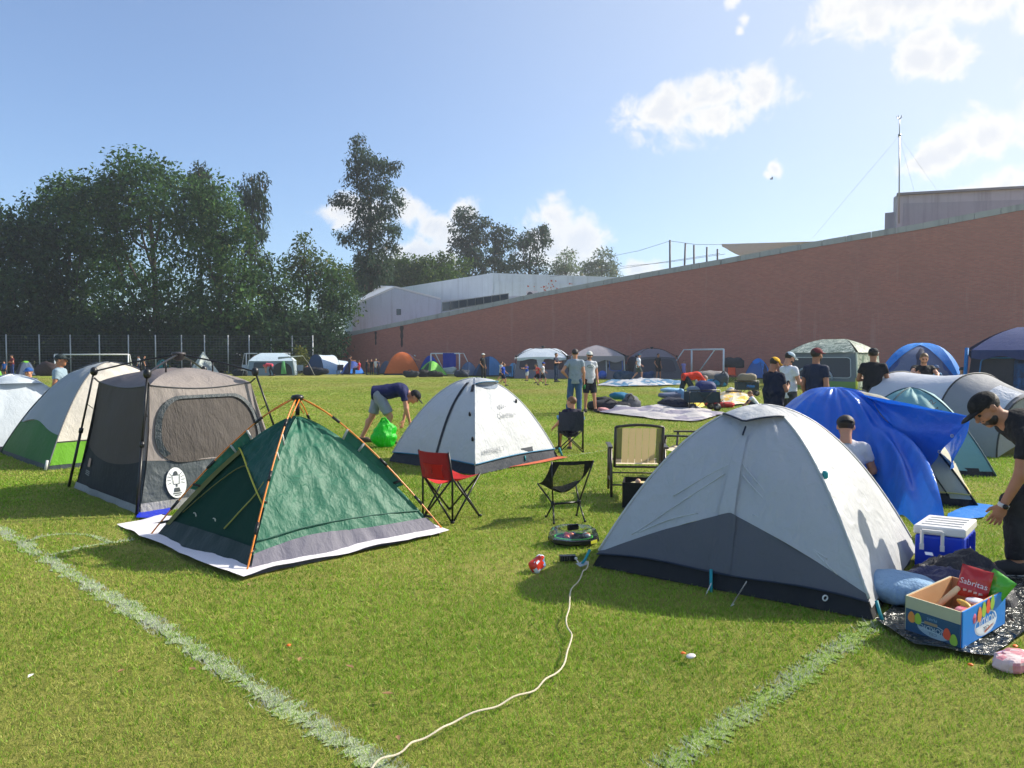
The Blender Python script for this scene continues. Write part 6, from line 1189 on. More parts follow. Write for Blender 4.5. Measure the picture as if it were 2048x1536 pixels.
cabin('cabin_tent', 'grey cabin tent with pale blue white roof along the wall', cs, hh(716, Y0), hh(697, Y0 + 1.7), [(120, 118, 132), (112, 112, 126), (120, 118, 132), (120, 118, 132)], (206, 216, 226), .12, .55, panels=[(0, rrect(.07, .42, .42, .9, .1, 4), (72, 66, 78), 'window_mesh'), (0, rrect(.52, .93, .42, .9, .1, 4), (84, 64, 70), 'window_mesh'), (0, np.array([(.44, .5), (.5, .5), (.56, 1.), (.38, 1.)]), (190, 196, 206), 'door_trim')], over=.25, valance=.18, hub=True, group='tents along the far side')
cs, Y0 = far_rect(1138, 1248, 758, 1.8, -4)
cabin('cabin_tent', 'tall grey cabin tent with white trim and blue framed windows', cs, hh(712, Y0), hh(690, Y0 + 1.8), [(124, 120, 128), (110, 108, 118), (124, 120, 128), (124, 120, 128)], (156, 150, 156), .06, .0, panels=[(0, rrect(.05, .22, .12, .86, .06, 4), (84, 90, 96), 'window_mesh', (210, 216, 222)), (0, rrect(.26, .36, .08, .92, .03, 3), (40, 54, 92), 'window_blue'), (0, rrect(.42, .66, .08, .9, .06, 4), (92, 92, 98), 'door_mesh', (214, 218, 222)), (0, rrect(.72, .96, .35, .9, .1, 5), (86, 90, 100), 'window_mesh', (70, 110, 190))], over=.35, valance=.38, legs=(206, 210, 214), group='tents along the far side')
cs, Y0 = far_rect(1250, 1356, 758, 1.7, 4)
cabin('cabin_tent', 'dark grey instant tent with black roof hub near the goal', cs, hh(716, Y0), hh(699, Y0 + 1.7), [(86, 88, 100), (76, 78, 90), (86, 88, 100), (86, 88, 100)], (122, 116, 128), .26, .0, panels=[(0, rrect(.12, .52, .3, .92, .1, 4), (62, 64, 76), 'door_mesh', (84, 90, 104)), (0, rrect(.58, .92, .3, .92, .12, 4), (66, 66, 78), 'window_mesh', (84, 90, 104))], hub=True, group='tents along the far side', rsag=.25)
def camo():
    m, t, out = newmat('camouflage'); co = t.n('ShaderNodeTexCoord').outputs['Object']; v = t.noise(co, 3.2, 2, .5, 1.2); v2 = t.noise(co, 5., 2, .5, 1.)
    c = t.mix(t.ramp(v, [(.46, 0.), (.48, 1.)]), srgb(64, 84, 74), srgb(146, 158, 146)); c = t.mix(t.ramp(v2, [(.54, 0.), (.56, 1.)]), c, srgb(92, 112, 98)); c = t.mix(t.ramp(t.noise(co, 4.1, 1, .5, 1.4), [(.62, 0.), (.64, 1.)]), c, srgb(190, 196, 182))
    p = t.n('ShaderNodeBsdfPrincipled', {'Base Color': c, 'Roughness': .5, 'Normal': t.n('ShaderNodeBump', {'Height': t.noise(co, 3, 3), 'Strength': .4, 'Distance': .05}).outputs[0]}); t.nt.links.new(p.outputs[0], out.inputs[0]); return m
CAMO = camo(); Fc, L, Rr = G(1716, 779), A3(*W(1566, 745, 38.5)[:2], 0), A3(*W(1762, 745, 40.)[:2], 0); cs = [L, Fc, Rr, L + Rr - Fc]
t, ps, rp = cabin('cabin_tent', 'cabin tent with camouflage roof and white edge strips', cs, W(1024, 713, 36.)[2] + .2, W(1024, 678, 39.)[2], [(112, 124, 132), (96, 118, 104), (112, 124, 132), (112, 124, 132)], (100, 116, 104), .08, .35, panels=[(0, rrect(.06, .92, .30, .86, .06, 4), (62, 70, 80), 'mesh_front', (186, 194, 196))], roofp=CAMO, over=.15, legs=(206, 212, 200))
mk('camouflage_side', *ps[1].grid(.05, 1., nu=14, nv=12, off=.03, amp=.05, fs=(8, 2)), CAMO, t); mk('lower_band', *ps[0].grid(.0, .2, nu=10, nv=4, off=.02), fm((120, 160, 80)), t); mk('yellow_edge', *tube([cs[1] + A3(-.1, -.05, 0), cs[1] + A3(-.1, -.05, .55)], .05, 6), pm((206, 214, 60)), t)
a = np.linspace(0, math.pi, 16); mk('door_arch', *tube(ps[0].P(.42 + .26 * np.cos(a), .25 + .36 * np.sin(a)) + ps[0].N(.42 + .26 * np.cos(a), .25 + .36 * np.sin(a)) * .04, .05, 6), fm((170, 182, 190)), t)
# large blue dome and navy cabin at the right
c = W(1838, 745, 30.); cs = [A3(*W(1738, 745, 28.5)[:2], 0), A3(*W(1932, 745, 27.5)[:2], 0), A3(*W(1940, 745, 31.5)[:2], 0), A3(*W(1768, 745, 32.5)[:2], 0)]
t, ps, po = dome('dome_tent', 'wide bright blue dome tent with a grey window front', cs, W(1838, 688, 30.)[2], [(64, 92, 150), (34, 124, 212), (34, 124, 212), (44, 140, 226)], 2.2, ease=.8, nu=24, amp=.03, door=[(0, (98, 110, 140), ARCH(.06, .94, .78, .12)), ])
mk('mesh_door', *ps[0].patch([(.42, .10), (.62, .10), (.60, .60), (.50, .66), (.44, .5)], .03), fm((62, 68, 92)), t); mk('roof_skirt', *ps[0].grid(lambda u: .74 - .66 * np.abs(2 * u - 1) ** 1.8, 1., nu=30, nv=10, off=.05, amp=.02), fm((34, 136, 226), trans=.2), t); mk('floor_band', *ps[0].grid(.0, .12, nu=16, nv=4, off=.025), fm((44, 54, 84)), t)
cs = [A3(*W(1930, 745, 24.)[:2], 0), A3(*W(2190, 745, 21.)[:2], 0), A3(*W(2200, 745, 25.5)[:2], 0), A3(*W(1965, 745, 28.)[:2], 0)]
t, ps, rp = cabin('cabin_tent', 'big navy blue cabin tent at the right edge', cs, W(1024, 722, 23.)[2] + .35, W(1024, 652, 24.)[2], [(40, 46, 66), (44, 52, 84), (40, 46, 66), (40, 46, 66)], (44, 62, 116), .1, .3, panels=[(0, rrect(.10, .9, .06, .86, .08, 4), (46, 48, 58), 'mesh_front', (60, 120, 180)), (0, rrect(.40, .56, .06, .84, .02, 2), (40, 100, 160), 'door_curtain')], over=.3, valance=.25)
mk('blue_edge', *tube([cs[0] + A3(-.08, -.08, 0), cs[0] + A3(.12, .12, 1.9)], .06, 6), fm((50, 130, 200)), t)
# white and blue tunnel tent
Y0 = 64.; q = [W(x, 749, y) for x, y in ((632, 64.5), (664, 66.), (690, 67.5))]; [p.__setitem__(2, 0) for p in q]
t, fs = tunnel('tunnel_tent', 'white and blue tunnel tent by the corner of the wall', [(q[0], 1.05, W(1024, 709, 65)[2]), (q[1], 1.05, W(1024, 710, 66.)[2]), (q[1] + A3(.05, .03, 0), .98, W(1024, 717, 66.)[2]), (q[2], .95, W(1024, 722, 67.)[2])], [(206, 220, 232), (150, 170, 190), (190, 206, 220)], endc=((36, 66, 104), (190, 206, 220)), group='tents along the far side')
V = []
for s in np.linspace(-.02, 1.02, 8):
    for k, an in enumerate(np.linspace(math.pi, math.pi - .85 + .45 * max(0, min(1, s)), 8)): p = fs[0](np.array([an]))[0] * (1 - s) + fs[1](np.array([an]))[0] * s; V.append(p + A3(-.01, -.05, 0))
mk('blue_side', V, gridF(8, 8), fm((42, 82, 128), trans=.15), t)

# ------------------------------------------------------------------ football goals
GW = plain('goal_white', srgb(222, 224, 226), .4)
def goal(label, a, b, zt, back, r=.055, la=None, lb=None):
    t = thing('football_goal', label, 'goal', (a + b) / 2 * A3(1, 1, 0), 'football goals'); up = A3(0, 0, zt)
    mk('post', *tube([a, a + up], r, 8), GW, t); mk('post', *tube([b, b + up], r, 8), GW, t); mk('crossbar', *tube([a + up, b + up], r, 8), GW, t)
    for p in (a, b): mk('top_stay', *tube([p + up, p + up + back * .35], r * .7, 6), GW, t); mk('back_stay', *tube([p + up + back * .35, p + back * 1.2], r * .7, 6), GW, t)
    mk('ground_bar', *tube([a + back * 1.2 + A3(0, 0, .05), b + back * 1.2 + A3(0, 0, .05)], r * .6, 6), GW, t); return t
g0 = lambda px, Y: A3(*W(px, 745, Y)[:2], 0)
goal('wide white football goal in front of the left fence', g0(110, 61), g0(257, 61), W(1024, 709, 61)[2], A3(-.5, 1.6, 0))
goal('white football goal behind the pale blue cabin tent', g0(493, 66.5), g0(580, 66.5), W(1024, 707, 66.5)[2], A3(-.9, 1.2, 0))
goal('white goal with a blue towel hung over the crossbar', g0(862, 63), g0(919, 62), W(1024, 707, 63)[2], A3(.95, 1.3, 0))
goal('white football goal standing free near the brick wall', g0(1383, 54), g0(1447, 51.5), W(1024, 699, 53)[2], A3(-1.1, 2.4, 0), .065)
V = [];
for i in range(10):
    for j in range(10): u, v = i / 9, j / 9; p = W(886 + 26 * u, 706 + 30 * v - 3 * u * v, 62.2); V.append(p + A3(0, -.12 + .05 * math.sin(u * 9), 0))
mk('blue_towel', V, gridF(10, 10), fm((24, 52, 160), trans=.1), label='royal blue towel hanging from the goal crossbar', cat='towel')

# ------------------------------------------------------------------ chairs
BKF = plain('chair_frame', srgb(28, 28, 30), .35, .2)
def fold_chair(name, label, A_, B_, C_, D_, sh, bh, cols, arms=None, r=.011, mesh=None, head=None, group=None):
    """A, B rear feet (left, right seen from behind), C, D front feet (right, left)"""
    A_, B_, C_, D_ = [A3(q[0], q[1], 0) for q in (A_, B_, C_, D_)]; cen = (A_ + B_ + C_ + D_) / 4; t = thing(name, label, 'chair', cen, group); up = A3(0, 0, 1); back = nrm((A_ + B_) / 2 - (C_ + D_) / 2); f = lambda p, z, k=0.: p + up * z + back * k
    for p, nm in ((A_, 0), (B_, 1)): mk('rear_post', *tube([p, f(p, sh), f(p, bh, .06)], r, 6), BKF, t)
    for a, b in ((A_, D_), (B_, C_), (A_, B_), (D_, C_)):
        mk('leg', *tube([a, f(b, sh)], r * .9, 6), BKF, t); mk('leg', *tube([b, f(a, sh)], r * .9, 6), BKF, t)
    for p in (A_, B_, C_, D_): mk('foot', *lump(p + up * .012, (.022, .022, .014), nz=0, nu=8, nv=5), BKF, t)
    n = 12; V = []
    for j in range(n):
        for i in range(n): u, v = i / (n - 1), j / (n - 1); p = (A_ * (1 - u) + B_ * u) * (1 - v) + (D_ * (1 - u) + C_ * u) * v; V.append(p + up * (sh - .07 * math.sin(math.pi * u) * (1 - .4 * v) - .02 * math.sin(math.pi * v)))
    mk('seat', V, gridF(n, n), fm(cols[0], trans=.12, rough=.7), t)
    def backp(u, v): return (A_ * (1 - u) + B_ * u) + up * (sh - .02 + (bh - sh + .015) * v) + back * (.06 * v + .05 * math.sin(math.pi * u) + .008)
    V = [backp(i / 11, j / 11) for j in range(12) for i in range(12)]; mk('backrest', V, gridF(12, 12), fm(cols[1], trans=.15, rough=.7), t)
    if len(cols) > 2: V = [backp(.16 + .68 * i / 9 + (.05 * math.sin(math.pi * j / 9) * (1 if i < 5 else -1)), .05 + .52 * j / 9) + back * .006 for j in range(10) for i in range(10)]; mk('back_panel', V, gridF(10, 10), fm(cols[2], trans=.2, rough=.6), t)
    if arms:
        for a, d in ((A_, D_), (B_, C_)):
            x = f(a, sh + .17, .01); y = f(d, sh + .20, -.03); mk('arm_rest', *lump((x + y) / 2, (np.linalg.norm(y - x) / 2 + .02, .035, .012), np.array([nrm(y - x), nrm(np.cross(up, y - x)), up]), nz=.02, flat=False), fm(arms, trans=0.), t); mk('arm_post', *tube([f(d, sh), y], r * .9, 6), BKF, t)
    return t
fold_chair('folding_chair', 'red folding camp chair with black crossed legs', G(846, 1036), G(905, 1047), G(960, 1033), G(899, 1019), .44, .70, [(196, 40, 36), (126, 30, 32), (212, 42, 34)], group='folding chairs')
fold_chair('folding_chair', 'navy folding chair with blue armrests where the boy sits', (P_CH[0] - .21, P_CH[1] + .0), (P_CH[0] + .20, P_CH[1] + .03), (P_CH[0] + .22, P_CH[1] + .44), (P_CH[0] - .20, P_CH[1] + .42), .39, .70, [(40, 44, 58), (44, 50, 66)], arms=(36, 92, 128), group='folding chairs')
# low black sling chair
def low_chair():
    TL, TR, SL, SR = W(1103, 924, 7.12), W(1187, 921, 7.2), W(1075, 967, 7.42), W(1150, 962, 7.55); h1, h2 = W(1106, 1008, 7.2), W(1158, 1004, 7.3)
    t = thing('low_chair', 'low black sling chair with a mesh back on thin poles', 'chair', (h1 + h2) / 2 * A3(1, 1, 0)); mk('hub_bar', *tube([h1, h2], .011, 8), BKF, t)
    for h in (h1, h2): mk('hub', *lump(h, (.022, .022, .026), nz=0, nu=10, nv=6, flat=False), BKF, t)
    for h, fs_ in ((h1, (G(1092, 1035), G(1108, 1048))), (h2, (G(1153, 1032), G(1170, 1044)))):
        for q in fs_: mk('leg', *tube([h, q], .0085, 6), BKF, t); mk('foot', *lump(q + A3(0, 0, .01), (.014, .014, .012), nz=0, nu=8, nv=5), BKF, t)
    for h, q in ((h1, TL), (h1, SL), (h2, TR), (h2, SR)): mk('pole', *tube([h, q], .0085, 6), BKF, t)
    sag = A3(.0, -.06, -.16)
    P_ = Panel(lambda u, v: ((SL * (1 - u) + SR * u) * (1 - v) + (TL * (1 - u) + TR * u) * v) + sag * (np.sin(np.pi * np.clip(v, 0, 1)) * (.35 + .65 * np.sin(np.pi * u)) + .25 * np.sin(np.pi * u) * (1 - v)))
    BL = fabric('sling_black', srgb(34, 35, 38), .05, .7); ND = meshcloth('sling_netting', srgb(48, 52, 46), .42)
    el = lambda v: .20 - .06 * np.sin(np.pi * (v - .45) / .5); er = lambda v: .80 + .06 * np.sin(np.pi * (v - .45) / .5)
    mk('sling_side', *P_.grid(0, 1, 0, lambda v: np.where(v < .42, .5, el(np.clip(v, .45, .95))), nu=12, nv=36), BL, t); mk('sling_side', *P_.grid(0, 1, lambda v: np.where(v < .42, .5, er(np.clip(v, .45, .95))), 1, nu=12, nv=36), BL, t)
    mk('mesh_back', *P_.grid(.42, .96, el, er, nu=14, nv=20), ND, t); mk('top_band', *P_.grid(.95, 1.0, .0, 1., nu=16, nv=4, off=.003), BL, t)
low_chair()
# brown framed patio chairs with striped slings
FRM = plain('bronze_frame', srgb(70, 62, 56), .4, .3); TAN = fabric('sling_tan', srgb(200, 178, 134), .35, .7, wr=.1); DKS = meshcloth('sling_brown', srgb(112, 100, 84), .2); SEAT = fabric('sling_cream', srgb(222, 206, 178), .1, .7)
def patio_chair(label, c, yaw, rec=.12, h=.82, group='patio chairs'):
    t = thing('patio_chair', label, 'chair', A3(c[0], c[1], 0), group); M = rotz(R(yaw)); P = lambda x, y, z: A3(c[0], c[1], 0) + A3(x, y, z) @ M; w = .27
    def B(u, v): return P(-w + 2 * w * u, -.20 - rec * v * 1.3, .38 + (h - .38) * v)
    for s in (-1, 1):
        mk('back_upright', *tube([P(s * w, -.20, .34), P(s * w, -.20 - rec * 1.3, h)], .016, 8), FRM, t); mk('front_leg', *tube([P(s * (w + .04), .26, 0), P(s * (w + .04), .22, .56)], .016, 8), FRM, t); mk('rear_leg', *tube([P(s * (w + .04), -.30, 0), P(s * (w + .04), -.16, .56)], .016, 8), FRM, t)
        V = [P(s * (w + .05), y, .565 + .012 * math.cos((y + .05) * 5)) for y in np.linspace(-.26, .28, 8)]; mk('arm_rest', *join(*[bar(V[i], V[i + 1], .05, .022) for i in range(7)]), FRM, t, smooth=False); mk('side_rail', *tube([P(s * (w + .04), -.25, .16), P(s * (w + .04), .25, .16)], .010, 6), FRM, t)
        mk('sling_edge', *(lambda vs: (vs, gridF(2, 12)))([B(.5 + s * x, v) for v in np.linspace(.02, .97, 12) for x in (.36, .49)]), DKS, t)
    a = np.linspace(0, 1, 10); mk('top_rail', *tube([B(x, 1) + A3(0, 0, .025 * math.sin(math.pi * x)) for x in a], .016, 8), FRM, t); mk('rear_rail', *tube([P(-w, -.22, .345), P(w, -.22, .345)], .014, 6), FRM, t); mk('cross_rail', *tube([P(-w - .04, -.27, .14), P(w + .04, -.27, .14)], .010, 6), FRM, t); mk('cross_rail', *tube([P(-w - .04, .25, .2), P(w + .04, .25, .2)], .010, 6), FRM, t); mk('seat_front_rail', *tube([P(-w, .24, .37), P(w, .24, .37)], .014, 6), FRM, t)
    for k in range(5): u0, u1 = .145 + k * .143, .145 + (k + 1) * .143 - .008; V = [B(u, v) + A3(0, 0, 0) for v in np.linspace(.02, .97, 12) for u in (u0, u1)]; mk('sling_stripe', V, gridF(2, 12), TAN, t)
    V = [P(-w + 2 * w * u, -.2 + .44 * v, .375 - .025 * math.sin(math.pi * v)) for v in np.linspace(0, 1, 8) for u in np.linspace(.03, .97, 8)]; mk('seat', V, gridF(8, 8), SEAT, t)
p = G(1268, 985); patio_chair('tan striped patio chair seen from behind, beside the front tent', (p[0] + .02, p[1] - .02), -4)
p = W(1392, 745, 9.6); patio_chair('tan patio chair leaning back just behind the front tent', (p[0] - .05, 9.8), 62, .2, .80)
p = W(1450, 745, 10.8); patio_chair('tan patio chair furthest behind the front tent', (p[0] + .2, 10.9), 40, .2, .82)
# ------------------------------------------------------------------ things around the front tent
p = G(1262, 1018); b = thing('storage_bin', 'open black fabric storage bin beside the front tent', 'bin', p + A3(.18, .2, 0)); BF = fabric('bin_black', srgb(30, 31, 34), .0, .7); M = rotz(R(-12)); ce = p + A3(.16, .2, 0)
for (x, y, w, d) in ((0, -.19, .42, .012), (0, .19, .42, .012), (-.205, 0, .012, .37), (.205, 0, .012, .37)): mk('side_wall', *box(ce + A3(x, y, .14) @ M * 1.0, (w, d, .27), M), BF, b, smooth=False)
mk('bottom', *box(ce + A3(0, 0, .012), (.40, .36, .01), M), BF, b, smooth=False)
mk('pale_ball', *lump(ce + A3(-.06, -.05, .27), (.03, .03, .03), nz=0, e=1, flat=False), pm((226, 176, 140)), label='small peach coloured ball on top of the black bin', cat='ball'); mk('food_tray', *lump(ce + A3(-.02, 0, .22), (.13, .1, .04), nz=.1), pm((206, 196, 150)), label='pale food tray inside the black bin', cat='tray')
# spinning top arena
def arena():
    c = G(1146, 1090); c = c + A3(.01, .08, 0); t = thing('toy_arena', 'octagonal clear topped toy battle arena on the grass', 'toy', c); TRY = plain('tray_black', srgb(34, 36, 38), .25); n = 8
    octo = lambda r, z, k=.75, o=0: [c + A3(r * math.cos(2 * math.pi * (i + .5) / n + .25), k * r * math.sin(2 * math.pi * (i + .5) / n + .25), z) for i in range(n)]
    def ring(*rs): V = sum(rs, []); F = [(k * n + i, k * n + (i + 1) % n, (k + 1) * n + (i + 1) % n, (k + 1) * n + i) for k in range(len(rs) - 1) for i in range(n)]; return np.array(V), F
    V, F = ring(octo(.20, .005), octo(.225, .02), octo(.225, .05), octo(.20, .055), octo(.14, .03)); F.append(tuple(range(4 * n, 5 * n))); mk('tray', V, F, TRY, t, smooth=False)
    m, tt, out = newmat('clear_plastic'); g = tt.n('ShaderNodeBsdfGlossy', {'Color': (.95, .97, 1, 1), 'Roughness': .08}); q = tt.n('ShaderNodeBsdfTransparent', {'Color': (.86, .90, .92, 1)}); fr = tt.n('ShaderNodeFresnel', {'IOR': 1.5}).outputs[0]; tt.nt.links.new(tt.n('ShaderNodeMixShader', {0: tt.math('MULTIPLY_ADD', fr, .8, .07), 1: q.outputs[0], 2: g.outputs[0]}).outputs[0], out.inputs[0])
    V, F = ring(octo(.222, .052), octo(.215, .075), octo(.195, .125), octo(.18, .135), octo(.13, .128), octo(.125, .112)); mk('clear_lid', V, F, m, t, smooth=False)
    a = np.linspace(0, 2 * math.pi, 28, endpoint=False); mk('green_ring', *tube([c + A3(.165 * math.cos(x), .125 * math.sin(x), .055) for x in a], .006, 5, closed=True), plain('neon_green', srgb(70, 220, 60), .4), t)
    cols = [(214, 60, 40), (230, 120, 70), (200, 202, 206), (40, 90, 160), (50, 52, 56), (226, 80, 50), (170, 174, 178)]
    for k in range(9): x, y = random.uniform(-.09, .13), random.uniform(-.07, .07); mk('spinning_top', *lathe(c + A3(x, y, .06), [(.0, -.02), (.012, -.01), (.026, .0), (.026, .01), (.01, .02), (.0, .022)], 9, rotz(k)), pm(cols[k % 7], .3), t)
    mk('launcher_guard', *box(c + A3(.0, .05, .125), (.10, .02, .05), rotz(.4)), TRY, t, smooth=False); mk('printed_badge', *slab([c + A3(.14, -.13, .02), c + A3(.20, -.07, .02), c + A3(.20, -.07, .045), c + A3(.14, -.13, .045)], .004), plain('badge_yellow', srgb(200, 200, 60), .5), t, smooth=False)
    d = G(1135, 1121); o = thing('toy_launcher', 'small black toy launcher lying by the clear arena', 'toy', d); mk('case', *box(d + A3(0, 0, .022), (.13, .05, .042), rotz(.12)), TRY, o, smooth=False)
    for k in range(4): mk('rib', *box(d + A3(-.045 + k * .02, -.027, .024), (.008, .008, .03), rotz(.12)), pm((70, 66, 62)), o, smooth=False)
    mk('pull_knob', *lump(d + A3(.065, -.03, .025), (.012, .012, .012), nz=0, e=1), pm((226, 222, 210)), o); mk('pull_strap', *bar(d + A3(.065, -.03, .02), d + A3(.08, -.08, .006), .01, .004), pm((214, 210, 200)), o, smooth=False)
arena()
# crumpled snack bag
def crumple(name, label, c, rad, ax, mats, cat, seed=1, nz=.28, fs=14, nu=22, nv=14):
    V, F = lump(c, rad, ax, .6, nz, fs, seed, nu, nv); mi = (np.array([vnoise(np.array([V[list(f)].mean(0) * 22 + seed]))[0] for f in F]) > .05).astype(int) + (np.array([vnoise(np.array([V[list(f)].mean(0) * 15 + 9 + seed]))[0] for f in F]) > .3).astype(int); return mk(name, V, F, mats, label=label, cat=cat, mi=np.clip(mi, 0, len(mats) - 1), smooth=False)
crumple('snack_bag', 'crumpled red and white snack bag lying on the grass', G(1075, 1140) + A3(0, 0, .046), (.064, .042, .05), np.array([nrm(A3(.6, .5, .55)), nrm(A3(-.5, .8, .0)), nrm(A3(-.5, -.3, .8))]), [pm((226, 228, 232), .25), pm((214, 62, 40), .25), pm((120, 150, 190), .25)], 'snack bag', 4)
# white guy rope running to the camera
rp = [guy_start + A3(-.02, -.04, .05), G(1168, 1150), G(1146, 1185), G(1134, 1240), G(1141, 1285), G(1128, 1335), G(1085, 1378), G(1020, 1412), G(930, 1446), G(860, 1482), G(800, 1515), G(740, 1550), G(690, 1590)]
q = spline(rp, 90); q[:, 2] = np.where(np.arange(90) > 5, .028 + .006 * np.sin(np.arange(90) * .9), q[:, 2]); q[:, 0] += .008 * np.sin(np.arange(90) * .7); mk('guy_rope', *tube(q, .0048, 6), plain('rope_cream', srgb(206, 194, 168), .8, bump=.5, bs=200), label='cream rope snaking over the grass from the front tent', cat='rope')
m_flap = G(1165, 1135); sheet_on_ground('silver_flap', [G(1148, 1136), G(1160, 1142), G(1182, 1136), G(1172, 1126)], fabric('flap_silver', srgb(140, 150, 156), 0, .3), .02, .02, seed=2, label='little silver groundsheet corner by the rope', cat='groundsheet')
# cooler
def cooler():
    FL, FR, BR, BL = [A3(*q, 0) for q in ((3.085, 5.53), (3.385, 5.36), (3.70, 5.72), (3.41, 5.89))]; cs = [FL, FR, BR, BL]; NOGRASS.append(cs); t = thing('cooler', 'blue cooler box with a white ribbed lid and handle', 'cooler', np.mean(cs, 0)); cen = np.mean(cs, 0); H = .335
    BL_ = plain('cooler_blue', srgb(28, 66, 206), .35, spec=.5, var=.05); WH = plain('cooler_white', srgb(226, 224, 222), .4, var=.04)
    V, F = prism([(cen + (c - cen) * .95)[:2] for c in cs], .0, H - .07); o = mk('body', V, F, BL_, t, smooth=False); bevel(o, .02, 3)
    V, F = prism([(cen + (c - cen) * 1.0)[:2] for c in cs], H - .068, H); o = mk('lid', V, F, WH, t, smooth=False); bevel(o, .014, 3)
    for k in range(4): f = (k + 1) / 5; a, b = FL + (BL - FL) * f, FR + (BR - FR) * f; a, b = a + (b - a) * .12, b + (a - b) * .12; mk('lid_rib', *bar(a + A3(0, 0, H + .003), b + A3(0, 0, H + .003), .05, .008), WH, t, smooth=False)
    f = nrm(FR - FL); nn = A3(f[1], -f[0], 0); m0 = FL + f * .06 + nn * .03; w = .135
    P = [m0 + A3(0, 0, .20), m0 + A3(0, 0, .305), m0 + f * w + A3(0, 0, .305), m0 + f * w + A3(0, 0, .20)]; mk('handle', *join(*[bar(P[i], P[i + 1], .022, .016) for i in range(3)]), WH, t, smooth=False); mk('handle_foot', *box(P[3] + A3(0, 0, -.02), (.03, .03, .04), rotz(math.atan2(f[1], f[0]))), WH, t, smooth=False); mk('handle_foot', *box(P[0] + A3(0, 0, -.02), (.03, .03, .04), rotz(math.atan2(f[1], f[0]))), WH, t, smooth=False)
    g = nrm(BR - FR); n2 = A3(g[1], -g[0], 0); q = FR * .975 + cen * .025
    for k in range(4): mk('side_rib', *bar(q + g * (.1 + .09 * k) + n2 * .004 + A3(0, 0, .03), q + g * (.1 + .09 * k) + n2 * .004 + A3(0, 0, .25), .012, .01), BL_, t, smooth=False)
    mk('price_sticker', *slab([q + g * .05 + n2 * .012 + A3(0, 0, .05), q + g * .16 + n2 * .012 + A3(0, 0, .07), q + g * .16 + n2 * .012 + A3(0, 0, .18), q + g * .05 + n2 * .012 + A3(0, 0, .12)], .003), pm((226, 214, 206)), t, smooth=False)
    mk('sticker_print', *slab([q + g * .09 + n2 * .014 + A3(0, 0, .075), q + g * .14 + n2 * .014 + A3(0, 0, .085), q + g * .14 + n2 * .014 + A3(0, 0, .12), q + g * .09 + n2 * .014 + A3(0, 0, .10)], .002), pm((200, 90, 80)), t, smooth=False)
cooler()
# black plastic sheet, pillow, jackets
PLS = fabric('plastic_black', srgb(38, 44, 42), 0, .22, .7, .8, 5., (1, 1, 1), 1.2, 8.); poly = [G(1752, 1246), G(1830, 1296), G(1900, 1306), G(1985, 1322), G(2020, 1290), G(2120, 1230), G(2200, 1160), G(2080, 1120), G(1960, 1130), G(1860, 1160)]; NOGRASS.append(poly)
sheet_on_ground('plastic_sheet', poly, PLS, .008, .026, 4.5, 5, 14, sub=8, edge=.05, label='shiny black plastic sheet spread beside the front tent', cat='plastic sheet')
c = G(1828, 1220) + A3(.0, .16, .09); V, F = lump(c, (.26, .19, .095), rotz(R(-18)), .8, .14, 6, 3, 40, 22); mk('pillow', V, F, fabric('pillow_blue', srgb(136, 168, 200), .05, .8, .2, .6, 6.), label='pale blue pillow lying beside the front tent', cat='pillow')
def cloth_heap(name, label, poly, h, fold, col, cat, seed, parent=None, fs=5.):
    """a garment dropped in a heap: a low mound with sharp folds, thickest in the middle"""
    P = np.asarray(poly, float)[:, :2]; Q = spline(np.c_[np.concatenate([P, P[:1]]), np.zeros(len(P) + 1)], 48)[:-1, :2]; c = Q.mean(0); n = len(Q); rings = 18; V = [c] + [c + (q - c) * r_ / rings for r_ in range(1, rings + 1) for q in Q]; V = np.array(V); rr = np.concatenate([[0.]] + [np.full(n, r_ / rings) for r_ in range(1, rings + 1)])
    f1 = 1 - np.abs(fbm(np.c_[V * A3(1, 1.9, 0)[:2] * fs, 0 * rr + seed], 3)); z = h * np.maximum(1 - rr ** 2.6, 0) ** .6 * (.75 + .35 * fbm(np.c_[V * 3, 0 * rr + seed + 5], 2)) + fold * f1 * np.maximum(1 - rr ** 6, 0) + .012
    F = [(0, 1 + i, 1 + (i + 1) % n) for i in range(n)]
    for r_ in range(rings - 1):
        for i in range(n): a, b = 1 + r_ * n + i, 1 + r_ * n + (i + 1) % n; F.append((a, a + n, b + n, b))
    return mk(name, np.c_[V, z], F, fabric('cloth_%s_%d' % (name, seed), srgb(*col), 0, .55, .4, .7, 7.), parent, label=label, cat=cat)
jk = cloth_heap('jacket', 'navy jacket heaped on the pillow', [G(1762, 1196), G(1800, 1172), G(1880, 1170), G(1960, 1190), G(1985, 1200), G(1930, 1214), G(1850, 1212)], .21, .07, (44, 48, 88), 'jacket', 3)
c = G(1848, 1190, .0) + A3(0, .02, .285); mk('logo_patch', *slab([c + A3(.0, -.03, -.004), c + A3(.05, -.035, -.01), c + A3(.05, -.02, .008), c + A3(.0, -.015, .012)], .002), pm((226, 228, 232)), jk, smooth=False)
cloth_heap('jacket', 'black jacket heaped behind the fruit carton', [G(1810, 1168), G(1870, 1146), G(1960, 1160), G(2030, 1195), G(2025, 1225), G(1960, 1215), G(1880, 1190)], .22, .07, (40, 40, 48), 'jacket', 4)
